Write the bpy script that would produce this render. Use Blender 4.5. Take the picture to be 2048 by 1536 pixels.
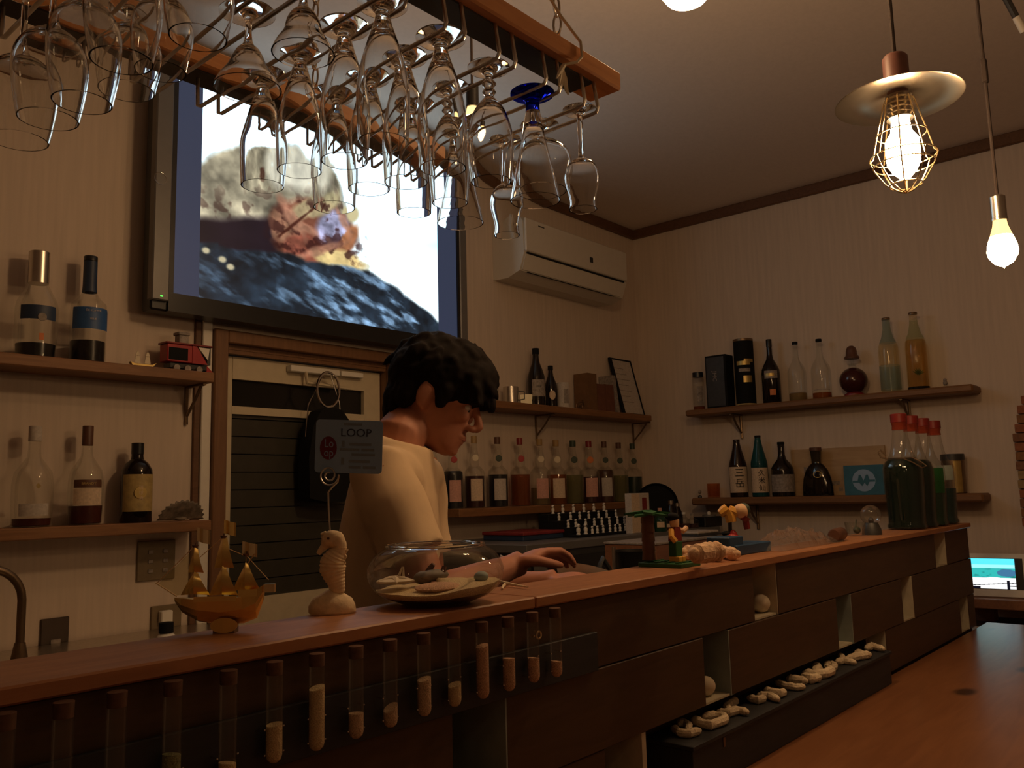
import bpy, bmesh, math, random
import numpy as np
from mathutils import Vector, Matrix, noise

random.seed(7)
SC = bpy.context.scene
COL = SC.collection
for o in list(bpy.data.objects):
    bpy.data.objects.remove(o, do_unlink=True)

# ------------------------------------------------------------------ camera, world, exposure
H = 1.35                                     # eye height above the floor
F = 1694.92                                  # focal length for a 2048 px wide frame
YAW, PIT, ROL = math.radians(49.1207), math.radians(7.3420), math.radians(-1.4512)
_f = Vector((math.sin(YAW)*math.cos(PIT), math.cos(YAW)*math.cos(PIT), math.sin(PIT)))
_r0 = Vector((math.cos(YAW), -math.sin(YAW), 0))
_u0 = _r0.cross(_f)
CR = _r0*math.cos(ROL) + _u0*math.sin(ROL)
CU = -_r0*math.sin(ROL) + _u0*math.cos(ROL)
CF = _f
cam_d = bpy.data.cameras.new('camera')
cam = bpy.data.objects.new('camera', cam_d)
COL.objects.link(cam)
cam_d.sensor_width = 36.0
cam_d.lens = F/2048*36.0
cam_d.clip_start = 0.02
cam.matrix_world = Matrix(((CR.x, CU.x, -CF.x, 0), (CR.y, CU.y, -CF.y, 0), (CR.z, CU.z, -CF.z, H), (0, 0, 0, 1)))
SC.camera = cam

W = bpy.data.worlds.new('world')
SC.world = W
W.use_nodes = True
W.node_tree.nodes['Background'].inputs[0].default_value = (0.9, 0.6, 0.4, 1)
W.node_tree.nodes['Background'].inputs[1].default_value = 0.004
SC.view_settings.view_transform = 'Standard'
SC.view_settings.look = 'None'
SC.view_settings.exposure = 0.0
SC.view_settings.gamma = 1.0
SC.view_settings.use_curve_mapping = False
cy = SC.cycles
cy.max_bounces = 26
cy.diffuse_bounces = 5
cy.glossy_bounces = 8
cy.transmission_bounces = 24
cy.transparent_max_bounces = 32
cy.sample_clamp_indirect = 2.5
cy.blur_glossy = 0.6
cy.caustics_refractive = True
cy.caustics_reflective = True
BULB = 80.0           # emission of the filament bulbs
TVL = 1.35            # brightness of the television picture

# ------------------------------------------------------------------ finding places: sight lines met with real planes
def ray(x, y):
    return CF + CR*((x-1024)/F) - CU*((y-768)/F)
def PY(x, y, Y):
    d = ray(x, y); p = d*(Y/d.y); p.z += H; return p
def PX(x, y, X):
    d = ray(x, y); p = d*(X/d.x); p.z += H; return p
def PZ(x, y, z):
    d = ray(x, y); p = d*((z-H)/d.z); p.z += H; return p
def PD(x, y, t):
    p = ray(x, y)*t; p.z += H; return p
def depth(p):
    return (Vector(p)-Vector((0, 0, H))).dot(CF)
def width(p, px):
    return px*depth(p)/F
def zat(p, x, y):
    """height of the sight line through (x, y) above the spot p"""
    d = ray(x, y)
    t = math.hypot(p[0], p[1])/math.hypot(d.x, d.y)
    return H + d.z*t

# ------------------------------------------------------------------ materials
MATS = {}
def _new(name):
    m = bpy.data.materials.new(name); m.use_nodes = True
    nt = m.node_tree
    return m, nt, nt.nodes['Principled BSDF']
def mat(name, col, rough=0.6, metal=0.0, var=0.12, scale=30, bump=0.0, spec=0.5, stretch=(1, 1, 1), coat=0.0):
    m, nt, b = _new(name)
    tc = nt.nodes.new('ShaderNodeTexCoord')
    mp = nt.nodes.new('ShaderNodeMapping'); mp.inputs['Scale'].default_value = stretch
    nz = nt.nodes.new('ShaderNodeTexNoise'); nz.inputs['Scale'].default_value = scale; nz.inputs['Detail'].default_value = 4
    rp = nt.nodes.new('ShaderNodeValToRGB')
    c = Vector(col)
    rp.color_ramp.elements[0].color = (*(c*(1-var)), 1); rp.color_ramp.elements[0].position = 0.3
    rp.color_ramp.elements[1].color = (*[min(1, v*(1+var)) for v in c], 1); rp.color_ramp.elements[1].position = 0.7
    nt.links.new(tc.outputs['Object'], mp.inputs[0]); nt.links.new(mp.outputs[0], nz.inputs[0])
    nt.links.new(nz.outputs[0], rp.inputs[0]); nt.links.new(rp.outputs[0], b.inputs['Base Color'])
    b.inputs['Roughness'].default_value = rough; b.inputs['Metallic'].default_value = metal
    b.inputs['Specular IOR Level'].default_value = spec
    b.inputs['Coat Weight'].default_value = coat
    if bump:
        bp = nt.nodes.new('ShaderNodeBump'); bp.inputs['Strength'].default_value = bump; bp.inputs['Distance'].default_value = 0.004
        nt.links.new(nz.outputs[0], bp.inputs['Height']); nt.links.new(bp.outputs[0], b.inputs['Normal'])
    MATS[name] = m
    return m
def wood(name, c1, c2, axis='X', scale=14, rough=0.5, knots=False, coat=0.0):
    m, nt, b = _new(name)
    tc = nt.nodes.new('ShaderNodeTexCoord'); mp = nt.nodes.new('ShaderNodeMapping')
    s = {'X': (0.12, 1, 1), 'Y': (1, 0.12, 1), 'Z': (1, 1, 0.12)}[axis]
    mp.inputs['Scale'].default_value = s
    wv = nt.nodes.new('ShaderNodeTexNoise'); wv.inputs['Scale'].default_value = scale*4; wv.inputs['Detail'].default_value = 6
    wv.inputs['Distortion'].default_value = 1.2
    n2 = nt.nodes.new('ShaderNodeTexNoise'); n2.inputs['Scale'].default_value = 2.4; n2.inputs['Detail'].default_value = 3
    mx = nt.nodes.new('ShaderNodeMath'); mx.operation = 'MULTIPLY_ADD'; mx.inputs[1].default_value = 0.5
    rp = nt.nodes.new('ShaderNodeValToRGB')
    rp.color_ramp.elements[0].color = (*c1, 1); rp.color_ramp.elements[0].position = 0.42
    rp.color_ramp.elements[1].color = (*c2, 1); rp.color_ramp.elements[1].position = 0.85
    L = nt.links.new
    L(tc.outputs['Object'], mp.inputs[0]); L(mp.outputs[0], wv.inputs[0]); L(tc.outputs['Object'], n2.inputs[0])
    L(n2.outputs[0], mx.inputs[0]); L(wv.outputs[0], mx.inputs[2]); mx2 = nt.nodes.new('ShaderNodeMath'); mx2.operation = 'MULTIPLY'; mx2.inputs[1].default_value = 0.8
    L(mx.outputs[0], mx2.inputs[0]); L(mx2.outputs[0], rp.inputs[0])
    out = rp.outputs[0]
    if knots:
        vo = nt.nodes.new('ShaderNodeTexVoronoi'); vo.inputs['Scale'].default_value = 5.0
        mp2 = nt.nodes.new('ShaderNodeMapping'); mp2.inputs['Scale'].default_value = (0.55, 1, 0)
        r2 = nt.nodes.new('ShaderNodeValToRGB')
        r2.color_ramp.elements[0].color = (0.22, 0.22, 0.22, 1); r2.color_ramp.elements[0].position = 0.075
        r2.color_ramp.elements[1].color = (1, 1, 1, 1); r2.color_ramp.elements[1].position = 0.15
        mm = nt.nodes.new('ShaderNodeMixRGB'); mm.blend_type = 'MULTIPLY'; mm.inputs[0].default_value = 1
        L(tc.outputs['Object'], mp2.inputs[0]); L(mp2.outputs[0], vo.inputs['Vector']); L(vo.outputs['Distance'], r2.inputs[0])
        L(out, mm.inputs[1]); L(r2.outputs[0], mm.inputs[2]); out = mm.outputs[0]
    L(out, b.inputs['Base Color'])
    b.inputs['Roughness'].default_value = rough; b.inputs['Coat Weight'].default_value = coat; b.inputs['Coat Roughness'].default_value = 0.25
    bp = nt.nodes.new('ShaderNodeBump'); bp.inputs['Strength'].default_value = 0.15; bp.inputs['Distance'].default_value = 0.002
    L(wv.outputs[0], bp.inputs['Height']); L(bp.outputs[0], b.inputs['Normal'])
    MATS[name] = m
    return m
def emit(name, col, s):
    m, nt, b = _new(name)
    b.inputs['Base Color'].default_value = (0, 0, 0, 1)
    b.inputs['Emission Color'].default_value = (*col, 1); b.inputs['Emission Strength'].default_value = s
    MATS[name] = m
    return m
def thin(name, col, rough=0.02, ior=1.35, dens=0.0, dcol=(.5, .5, .5), cap_=0.12):
    """thin-walled glass: light goes straight through the wall, the surface mirrors by Fresnel"""
    m, nt, b = _new(name)
    nt.nodes.remove(b)
    tr = nt.nodes.new('ShaderNodeBsdfTransparent'); tr.inputs[0].default_value = (*col, 1)
    gl = nt.nodes.new('ShaderNodeBsdfGlossy'); gl.inputs['Roughness'].default_value = rough
    fr = nt.nodes.new('ShaderNodeFresnel'); fr.inputs[0].default_value = ior
    mx = nt.nodes.new('ShaderNodeMixShader')
    L = nt.links.new
    a = tr.outputs[0]
    if dens:
        df = nt.nodes.new('ShaderNodeBsdfDiffuse'); df.inputs[0].default_value = (*dcol, 1)
        m2 = nt.nodes.new('ShaderNodeMixShader'); m2.inputs[0].default_value = dens
        L(a, m2.inputs[1]); L(df.outputs[0], m2.inputs[2]); a = m2.outputs[0]
    mn = nt.nodes.new('ShaderNodeMath'); mn.operation = 'MINIMUM'; mn.inputs[1].default_value = cap_
    L(fr.outputs[0], mn.inputs[0]); L(mn.outputs[0], mx.inputs[0]); L(a, mx.inputs[1]); L(gl.outputs[0], mx.inputs[2])
    L(mx.outputs[0], nt.nodes['Material Output'].inputs[0])
    MATS[name] = m
    return m
def solidglass(name, col=(1, 1, 1), rough=0.0, ior=1.46):
    m, nt, b = _new(name)
    nt.nodes.remove(b)
    g = nt.nodes.new('ShaderNodeBsdfGlass'); g.inputs['Color'].default_value = (*col, 1); g.inputs['Roughness'].default_value = rough; g.inputs['IOR'].default_value = ior
    nt.links.new(g.outputs[0], nt.nodes['Material Output'].inputs[0])
    MATS[name] = m
    return m

M_WALL = mat('cream_wallpaper', (0.64, 0.535, 0.44), 0.8, var=0.055, scale=7, stretch=(9, 9, 0.5), bump=0.05)
M_CEIL = mat('ceiling_paper', (0.70, 0.61, 0.54), 0.85, var=0.03, scale=60)
M_FLOOR = wood('floor_boards', (0.12, 0.06, 0.03), (0.22, 0.12, 0.06), 'X')
M_TRIM = wood('brown_trim', (0.10, 0.045, 0.02), (0.16, 0.075, 0.035), 'X')
M_FRAME = wood('door_frame_wood', (0.16, 0.075, 0.035), (0.24, 0.12, 0.055), 'Z')
M_BEAM = wood('orange_varnished_wood', (0.52, 0.20, 0.055), (0.70, 0.31, 0.10), 'X', coat=0.3)
M_SHELF = wood('shelf_wood', (0.19, 0.085, 0.032), (0.30, 0.14, 0.055), 'X', rough=0.55)
M_SHELFY = wood('shelf_wood_side', (0.17, 0.08, 0.032), (0.26, 0.125, 0.05), 'Y', rough=0.55)
M_TOP = wood('counter_top_wood', (0.34, 0.135, 0.055), (0.50, 0.22, 0.09), 'X', rough=0.42, coat=0.15)
M_BOARD = wood('dark_front_board', (0.060, 0.032, 0.016), (0.095, 0.051, 0.026), 'X', rough=0.5)
M_TABLE = wood('table_wood', (0.26, 0.105, 0.045), (0.36, 0.155, 0.066), 'X', scale=9, rough=0.3, knots=True, coat=0.2)
M_NAVY = wood('navy_painted_wood', (0.020, 0.022, 0.026), (0.035, 0.037, 0.044), 'X', rough=0.6)
M_PALE = mat('pale_painted_board', (0.62, 0.56, 0.42), 0.7)
M_PALEBLUE = mat('grey_green_board', (0.30, 0.36, 0.34), 0.7)
M_BLACK = mat('black_plastic', (0.012, 0.012, 0.013), 0.35)
M_MBLACK = mat('matt_black', (0.006, 0.006, 0.006), 0.8, spec=0.25)
M_DGREY = mat('dark_grey_metal', (0.06, 0.06, 0.06), 0.45, 0.4)
M_SILVER = mat('silver_grey_plastic', (0.17, 0.165, 0.16), 0.4, 0.3, var=0.04)
M_CHROME = mat('chrome', (0.75, 0.73, 0.70), 0.12, 1.0, var=0.03)
M_STEEL = mat('brushed_steel', (0.62, 0.58, 0.52), 0.28, 1.0, var=0.08, scale=80, stretch=(1, 1, .1))
M_OLDMETAL = mat('brown_metal', (0.22, 0.15, 0.09), 0.4, 0.8)
M_WIRE = mat('brass_wire', (0.86, 0.70, 0.42), 0.3, 1.0, var=0.05)
M_GOLD = mat('gold_sheet', (1.0, 0.70, 0.25), 0.26, 1.0, var=0.05)
M_GOLDD = mat('dull_gold', (0.55, 0.40, 0.14), 0.4, 0.7)
M_SHADE = mat('spun_steel_shade', (0.66, 0.60, 0.50), 0.25, 1.0, var=0.05, scale=40)
M_REDBROWN = mat('red_brown_lamp_cap', (0.16, 0.06, 0.045), 0.5)
M_CORD = mat('dark_fabric_cord', (0.05, 0.035, 0.03), 0.9)
M_WHITE = mat('white_plastic', (0.78, 0.75, 0.68), 0.5, var=0.03)
M_AC = mat('air_conditioner_white', (0.62, 0.57, 0.49), 0.45, var=0.02)
M_BEIGE = mat('beige_door_paint', (0.60, 0.52, 0.37), 0.6, var=0.05)
M_PAPER = mat('cream_paper', (0.72, 0.64, 0.48), 0.8, var=0.08)
M_PINKP = mat('pinkish_paper_label', (0.62, 0.34, 0.28), 0.8, var=0.13, scale=140)
M_CREAMP = mat('printed_cream_label', (0.66, 0.52, 0.38), 0.8, var=0.13, scale=140)
M_GREYP = mat('printed_grey_label', (0.52, 0.47, 0.42), 0.8, var=0.13, scale=140)
M_DIMP = mat('dim_silver_label', (0.28, 0.24, 0.21), 0.6, var=0.3, scale=90)
M_OLIVE = mat('olive_gold_label', (0.42, 0.31, 0.12), 0.6, var=0.2, scale=60)
M_BLUE = mat('blue_label', (0.03, 0.10, 0.28), 0.5)
M_DBLUE = mat('dark_blue_label', (0.02, 0.04, 0.09), 0.5)
M_ORANGE = mat('orange_spot', (0.65, 0.20, 0.06), 0.6)
M_RED = mat('red_plastic', (0.36, 0.014, 0.018), 0.4)
M_DRED = mat('dark_red_plastic', (0.22, 0.02, 0.02), 0.4)
M_BRIGHTRED = mat('bright_red_cap', (0.20, 0.015, 0.010), 0.4)
M_TAN = mat('tan_cap', (0.36, 0.23, 0.09), 0.5)
M_BROWN = mat('brown_cap', (0.11, 0.045, 0.025), 0.5)
M_GREENC = mat('dark_green_cap', (0.03, 0.05, 0.03), 0.5)
M_GREEN = mat('green_plastic', (0.012, 0.10, 0.022), 0.5)
M_YELLOW = mat('yellow_orange_plastic', (0.80, 0.42, 0.07), 0.45)
M_SKINTOY = mat('peach_plastic', (0.78, 0.50, 0.28), 0.5)
M_TOYBLUE = mat('blue_plastic', (0.01, 0.05, 0.12), 0.45)
M_CORAL = mat('bleached_coral', (0.80, 0.66, 0.46), 0.9, var=0.12, scale=160, bump=0.6)
M_CORALP = mat('peach_coral', (0.80, 0.54, 0.34), 0.9, var=0.12, scale=160, bump=0.6)
M_PEBBLE = mat('white_pebble', (0.72, 0.62, 0.46), 0.8)
M_PLASTER = mat('seahorse_plaster', (0.80, 0.62, 0.40), 0.85, var=0.12, scale=120, bump=0.3)
M_SAND = mat('coral_sand', (0.82, 0.57, 0.37), 0.95, var=0.3, scale=700, bump=0.8)
M_SAND2 = mat('pink_shell_sand', (0.84, 0.48, 0.31), 0.95, var=0.35, scale=700, bump=0.8)
M_SANDW = mat('pale_sand', (0.90, 0.66, 0.38), 0.95, var=0.25, scale=700, bump=0.8)
M_SANDG = mat('greenish_sand', (0.30, 0.32, 0.16), 0.95, var=0.35, scale=500, bump=0.8)
M_CORK = mat('red_brown_cork', (0.13, 0.058, 0.032), 0.8, var=0.2, scale=200)
M_SHELL = mat('grey_brown_shell', (0.17, 0.14, 0.11), 0.6, var=0.5, scale=50)
M_CRATE = wood('pale_crate_wood', (0.42, 0.28, 0.15), (0.56, 0.39, 0.22), 'Y', scale=8)
M_BOX = wood('brown_box_wood', (0.20, 0.08, 0.04), (0.30, 0.13, 0.06), 'X')
M_TEALP = mat('teal_blue_card', (0.03, 0.15, 0.24), 0.6)
M_CARD = mat('pale_blue_card', (0.27, 0.42, 0.66), 0.6, var=0.04)
M_INK = mat('dark_blue_ink', (0.03, 0.04, 0.08), 0.8)
M_BLACKINK = mat('black_ink', (0.015, 0.012, 0.010), 0.8)
M_MAROON = mat('maroon_disc', (0.16, 0.02, 0.03), 0.7)
M_SKIN = mat('skin', (0.47, 0.20, 0.125), 0.55, var=0.06, scale=40)
M_HAIR = mat('dark_brown_hair', (0.008, 0.005, 0.004), 0.8, spec=0.15, var=0.4, scale=90, stretch=(1, 1, .15))
M_SHIRT = mat('cream_tee_shirt', (0.70, 0.52, 0.33), 0.9, var=0.05, scale=25, bump=0.15)
M_JEANS = mat('dark_trousers', (0.03, 0.03, 0.04), 0.9)
M_LIPS = mat('lips', (0.38, 0.12, 0.09), 0.5)
M_EYE = mat('eye_white', (0.7, 0.65, 0.6), 0.3)
M_BRICKS = [mat('brick_%s' % n, c, 0.85, var=0.2, scale=60, bump=0.4) for n, c in
            (('red', (0.30, 0.11, 0.055)), ('rust', (0.26, 0.12, 0.05)), ('dark', (0.22, 0.10, 0.055)), ('sand', (0.34, 0.23, 0.11)))]
M_MORTAR = mat('mortar', (0.34, 0.28, 0.20), 0.9)
M_PANE = mat('night_window_pane', (0.012, 0.012, 0.011), 0.15, var=0.05)
M_LOUVRE = mat('smoky_glass_louvre', (0.050, 0.046, 0.036), 0.3, var=0.1)
M_BULB = emit('glowing_bulb', (1.0, 0.61, 0.30), BULB)
M_BULBN = emit('bulb_neck_glow', (1.0, 0.60, 0.22), 2.2)
M_CANDLE = emit('lit_candle_cup', (1.0, 0.55, 0.2), 0.20)
M_LED = emit('green_led', (0.1, 1.0, 0.1), 1.6)
G_CLEAR = thin('clear_bottle_glass', (0.965, 0.97, 0.95), ior=1.42, cap_=.24, dens=.006, dcol=(.6, .58, .5))
G_TUBE = thin('test_tube_glass', (0.965, 0.965, 0.96), ior=1.4, dens=0.03, cap_=.25, dcol=(.62, .56, .50))
G_GREENT = thin('green_tint_glass', (0.86, 0.93, 0.88), ior=1.22, dens=.03, dcol=(.5, .6, .55))
G_BLUET = thin('blue_tint_glass', (0.75, 0.86, 0.92), ior=1.2, dens=0.12, dcol=(.4, .55, .62))
G_WARM = thin('warm_liquor_glass', (0.98, 0.93, 0.80), ior=1.35, dens=.02, dcol=(.75, .68, .5))
G_AMBER = thin('amber_tumbler_glass', (0.90, 0.68, 0.50), dens=.04, dcol=(.5, .3, .15))
G_TEAL = thin('teal_bottle_glass', (0.10, 0.38, 0.42), dens=0.35, dcol=(0.03, 0.16, 0.18))
G_STEM = solidglass('stemware_glass', (0.985, 0.985, 0.98))
G_COBALT = solidglass('cobalt_glass', (0.10, 0.14, 0.75))
G_BOWL = thin('fishbowl_glass', (0.98, 0.98, 0.975), ior=1.45, cap_=.26, dens=.02, dcol=(.6, .58, .56))
G_PLASTIC = thin('crinkled_clear_plastic', (0.86, 0.85, 0.84), rough=0.06, ior=1.6, dens=0.10, cap_=.6, dcol=(.75, .70, .66))
D_DARK = mat('dark_bottle_glass', (0.010, 0.006, 0.004), 0.12)
D_BROWN = mat('brown_bottle_glass', (0.022, 0.010, 0.006), 0.15)
D_RED = mat('dark_red_bottle', (0.05, 0.010, 0.008), 0.18)
D_GREEN = mat('deep_green_glass', (0.004, 0.014, 0.010), 0.1)
D_GREEN2 = mat('bottle_green_liquor', (0.010, 0.045, 0.025), 0.2)
D_TEAL = mat('blue_green_liquor', (0.010, 0.040, 0.042), 0.2)
def liquor(n, c): return thin(n, c, ior=1.2, rough=0.05, dens=0.35, dcol=tuple(v*0.55 for v in c))
L_AMBER = liquor('amber_syrup', (0.62, 0.22, 0.06))
L_ORANGE = liquor('orange_syrup', (0.72, 0.28, 0.06))
L_YELLOW = liquor('pale_yellow_syrup', (0.68, 0.52, 0.26))
L_PGREEN = liquor('pale_green_syrup', (0.55, 0.52, 0.26))
L_DGREEN = mat('dark_green_syrup', (0.015, 0.03, 0.02), 0.3)
L_NAVY = mat('navy_syrup', (0.010, 0.010, 0.014), 0.3)
L_WINE = mat('wine_red_syrup', (0.045, 0.010, 0.010), 0.3)
L_BROWN = mat('brown_syrup', (0.07, 0.022, 0.010), 0.3)
L_BLACK = mat('near_black_liqueur', (0.006, 0.005, 0.006), 0.25)
L_REDBR = mat('red_brown_whisky', (0.075, 0.014, 0.008), 0.3)
L_WATER = thin('clear_spirit', (0.97, 0.97, 0.94), ior=1.33)

# ------------------------------------------------------------------ mesh building
class MB:
    def __init__(s): s.v = []; s.f = []; s.mi = []
    def add(s, vs, fs, mi=0):
        n = len(s.v)
        s.v += [tuple(v) for v in vs]; s.f += [tuple(i+n for i in f) for f in fs]; s.mi += [mi]*len(fs)
        return s
    def box(s, lo, hi, mi=0, bev=0.0, M=None):
        x0, y0, z0 = lo; x1, y1, z1 = hi
        if bev <= 0:
            vs = [(x, y, z) for z in (z0, z1) for y in (y0, y1) for x in (x0, x1)]
            fs = [(0, 2, 3, 1), (4, 5, 7, 6), (0, 1, 5, 4), (2, 6, 7, 3), (0, 4, 6, 2), (1, 3, 7, 5)]
        else:
            b = bev; vs = []; fs = []
            idx = {}
            for sx in (0, 1):
                for sy in (0, 1):
                    for sz in (0, 1):
                        X = (x0, x1)[sx]; Y = (y0, y1)[sy]; Z = (z0, z1)[sz]
                        dx = b if sx == 0 else -b; dy = b if sy == 0 else -b; dz = b if sz == 0 else -b
                        for k, p in (('x', (X, Y+dy, Z+dz)), ('y', (X+dx, Y, Z+dz)), ('z', (X+dx, Y+dy, Z))):
                            idx[sx, sy, sz, k] = len(vs); vs.append(p)
            g = idx
            fs += [(g[0,0,0,'x'], g[0,0,1,'x'], g[0,1,1,'x'], g[0,1,0,'x']), (g[1,0,0,'x'], g[1,1,0,'x'], g[1,1,1,'x'], g[1,0,1,'x']),
                   (g[0,0,0,'y'], g[1,0,0,'y'], g[1,0,1,'y'], g[0,0,1,'y']), (g[0,1,0,'y'], g[0,1,1,'y'], g[1,1,1,'y'], g[1,1,0,'y']),
                   (g[0,0,0,'z'], g[0,1,0,'z'], g[1,1,0,'z'], g[1,0,0,'z']), (g[0,0,1,'z'], g[1,0,1,'z'], g[1,1,1,'z'], g[0,1,1,'z'])]
            for a in (0, 1):
                for c in (0, 1):
                    q = (g[a,c,0,'x'], g[a,c,1,'x'], g[a,c,1,'y'], g[a,c,0,'y']); fs.append(q if a == c else q[::-1])
                    q = (g[a,0,c,'x'], g[a,1,c,'x'], g[a,1,c,'z'], g[a,0,c,'z']); fs.append(q[::-1] if a == c else q)
                    q = (g[0,a,c,'y'], g[1,a,c,'y'], g[1,a,c,'z'], g[0,a,c,'z']); fs.append(q if a == c else q[::-1])
            for k in ((a, c, d) for a in (0, 1) for c in (0, 1) for d in (0, 1)):
                q = (g[(*k, 'x')], g[(*k, 'y')], g[(*k, 'z')]); fs.append(q if sum(k) % 2 == 1 else q[::-1])
        if M is not None: vs = [M @ Vector(v) for v in vs]
        return s.add(vs, fs, mi)
    def lathe(s, prof, seg=24, c=(0, 0, 0), a0=0.0, a1=None, mi=0, M=None, flip=False, sx=1.0, sy=1.0, mis=None):
        """profile of (r, z); a radius of 0 at an end closes it"""
        full = a1 is None
        n = seg if full else seg+1
        a1_ = a0+2*math.pi if full else a1
        vs = []; rows = []
        for r, z in prof:
            if r <= 1e-7 and full:
                rows.append([len(vs)]); vs.append((c[0], c[1], c[2]+z))
            else:
                row = []
                for k in range(n):
                    a = a0+(a1_-a0)*k/seg
                    row.append(len(vs)); vs.append((c[0]+r*math.cos(a)*sx, c[1]+r*math.sin(a)*sy, c[2]+z))
                rows.append(row)
        base = len(s.v)
        if M is not None: vs = [M @ Vector(v) for v in vs]
        s.v += [tuple(v) for v in vs]
        for j in range(len(rows)-1):
            A, B = rows[j], rows[j+1]
            m = mis[j] if mis else mi
            for k in range(seg):
                k2 = (k+1) % seg if full else k+1
                if len(A) == 1 and len(B) == 1: continue
                if len(A) == 1: f = (A[0], B[k2], B[k])
                elif len(B) == 1: f = (A[k], A[k2], B[0])
                else: f = (A[k], A[k2], B[k2], B[k])
                f = tuple(i+base for i in f)
                s.f.append(f[::-1] if flip else f); s.mi.append(m)
        return s
    def tube(s, pts, r, seg=8, caps=True, mi=0, closed=False):
        pts = [Vector(p) for p in pts]; n = len(pts)
        rs = r if isinstance(r, (list, tuple)) else [r]*n
        T = []
        for i in range(n):
            if closed: t = pts[(i+1) % n]-pts[i-1]
            else: t = pts[min(i+1, n-1)]-pts[max(i-1, 0)]
            T.append(t.normalized() if t.length > 1e-9 else Vector((0, 0, 1)))
        up = Vector((0, 0, 1)) if abs(T[0].z) < .9 else Vector((1, 0, 0))
        N = (up-T[0]*up.dot(T[0])).normalized()
        base = len(s.v); rings = []
        for i in range(n):
            N = (N-T[i]*N.dot(T[i]))
            if N.length < 1e-6: N = T[i].orthogonal()
            N.normalize(); B = T[i].cross(N)
            ring = []
            for k in range(seg):
                a = 2*math.pi*k/seg
                ring.append(len(s.v)); s.v.append(tuple(pts[i]+(N*math.cos(a)+B*math.sin(a))*rs[i]))
            rings.append(ring)
        m = n if closed else n-1
        for i in range(m):
            A = rings[i]; Bq = rings[(i+1) % n]
            for k in range(seg):
                k2 = (k+1) % seg
                s.f.append((A[k], A[k2], Bq[k2], Bq[k])); s.mi.append(mi)
        if caps and not closed:
            s.f.append(tuple(rings[0][::-1])); s.f.append(tuple(rings[-1])); s.mi += [mi, mi]
        return s
    def ell(s, c, r, seg=16, rings=10, M=None, mi=0):
        vs = []; fs = []
        r = r if isinstance(r, (tuple, list)) else (r, r, r)
        b = MB(); prof = [(math.sin(math.pi*i/rings), -math.cos(math.pi*i/rings)) for i in range(rings+1)]
        prof[0] = (0, -1); prof[-1] = (0, 1)
        b.lathe(prof, seg)
        R = M if M is not None else Matrix.Identity(3)
        vs = [Vector(c)+R @ Vector((v[0]*r[0], v[1]*r[1], v[2]*r[2])) for v in b.v]
        return s.add(vs, b.f, mi)
    def prism(s, poly, o, ux, uy, th, mi=0):
        """flat outline in the plane o + a*ux + b*uy, thickness th along ux x uy"""
        o = Vector(o); ux = Vector(ux); uy = Vector(uy); n = ux.cross(uy).normalized()
        k = len(poly)
        vs = [o+ux*a+uy*b for a, b in poly]+[o+ux*a+uy*b+n*th for a, b in poly]
        fs = [tuple(range(k))[::-1], tuple(range(k, 2*k))]+[(i, (i+1) % k, (i+1) % k+k, i+k) for i in range(k)]
        return s.add(vs, fs, mi)
    def quad(s, a, b, c, d, mi=0): return s.add([a, b, c, d], [(0, 1, 2, 3)], mi)
    def text(s, txt, o, ux, uy, size, mi=0, align='CENTER'):
        cu = bpy.data.curves.new('t', 'FONT'); cu.body = txt; cu.size = size; cu.align_x = align; cu.align_y = 'CENTER'; cu.resolution_u = 3
        ob = bpy.data.objects.new('t', cu); COL.objects.link(ob)
        dg = bpy.context.evaluated_depsgraph_get(); me = ob.evaluated_get(dg).to_mesh()
        o = Vector(o); ux = Vector(ux); uy = Vector(uy)
        s.add([o+ux*v.co.x+uy*v.co.y for v in me.vertices], [tuple(p.vertices) for p in me.polygons], mi)
        ob.evaluated_get(dg).to_mesh_clear()
        bpy.data.objects.remove(ob); bpy.data.curves.remove(cu)
        return s
    def mesh(s, name, mats, smooth=True, recalc=False, off=None):
        me = bpy.data.meshes.new(name)
        vs = s.v if off is None else [(v[0]-off[0], v[1]-off[1], v[2]-off[2]) for v in s.v]
        me.from_pydata(vs, [], s.f)
        for m in (mats if isinstance(mats, (list, tuple)) else [mats]): me.materials.append(m)
        me.polygons.foreach_set('material_index', s.mi)
        if recalc:
            bm = bmesh.new(); bm.from_mesh(me); bmesh.ops.recalc_face_normals(bm, faces=bm.faces); bm.to_mesh(me); bm.free()
        if smooth:
            me.polygons.foreach_set('use_smooth', [True]*len(me.polygons))
            try: me.set_sharp_from_angle(angle=math.radians(38))
            except Exception: pass
        me.update()
        return me

def tag(o, label=None, cat=None, group=None, kind=None):
    if label: o['label'] = label
    if cat: o['category'] = cat
    if group: o['group'] = group
    if kind: o['kind'] = kind
    return o
def thing(name, label, cat, loc=(0, 0, 0), rz=0.0, group=None, kind=None):
    o = bpy.data.objects.new(name, None); COL.objects.link(o)
    o.empty_display_size = 0.02
    o.location = loc; o.rotation_euler = (0, 0, rz)
    return tag(o, label, cat, group, kind)
def part(name, mb, mats, parent=None, world=False, smooth=True, recalc=False, label=None, kind=None, base=None):
    off = None
    if parent is not None and world:
        p = Vector(parent.location)
        if parent.parent is not None: p = p+Vector(parent.parent.location)
        off = p
    if base is not None: off = Vector(base)+(off if off is not None else Vector((0, 0, 0)))
    me = mb.mesh(name, mats, smooth, recalc, off)
    o = bpy.data.objects.new(name, me); COL.objects.link(o)
    if parent is not None: o.parent = parent
    if base is not None: o.location = base
    if label: o['label'] = label
    if kind: o['kind'] = kind
    return o
def struct(name, mb, mats, smooth=False, label=None):
    return tag(part(name, mb, mats, smooth=smooth), label or name.replace('_', ' '), None, None, 'structure')

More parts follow.
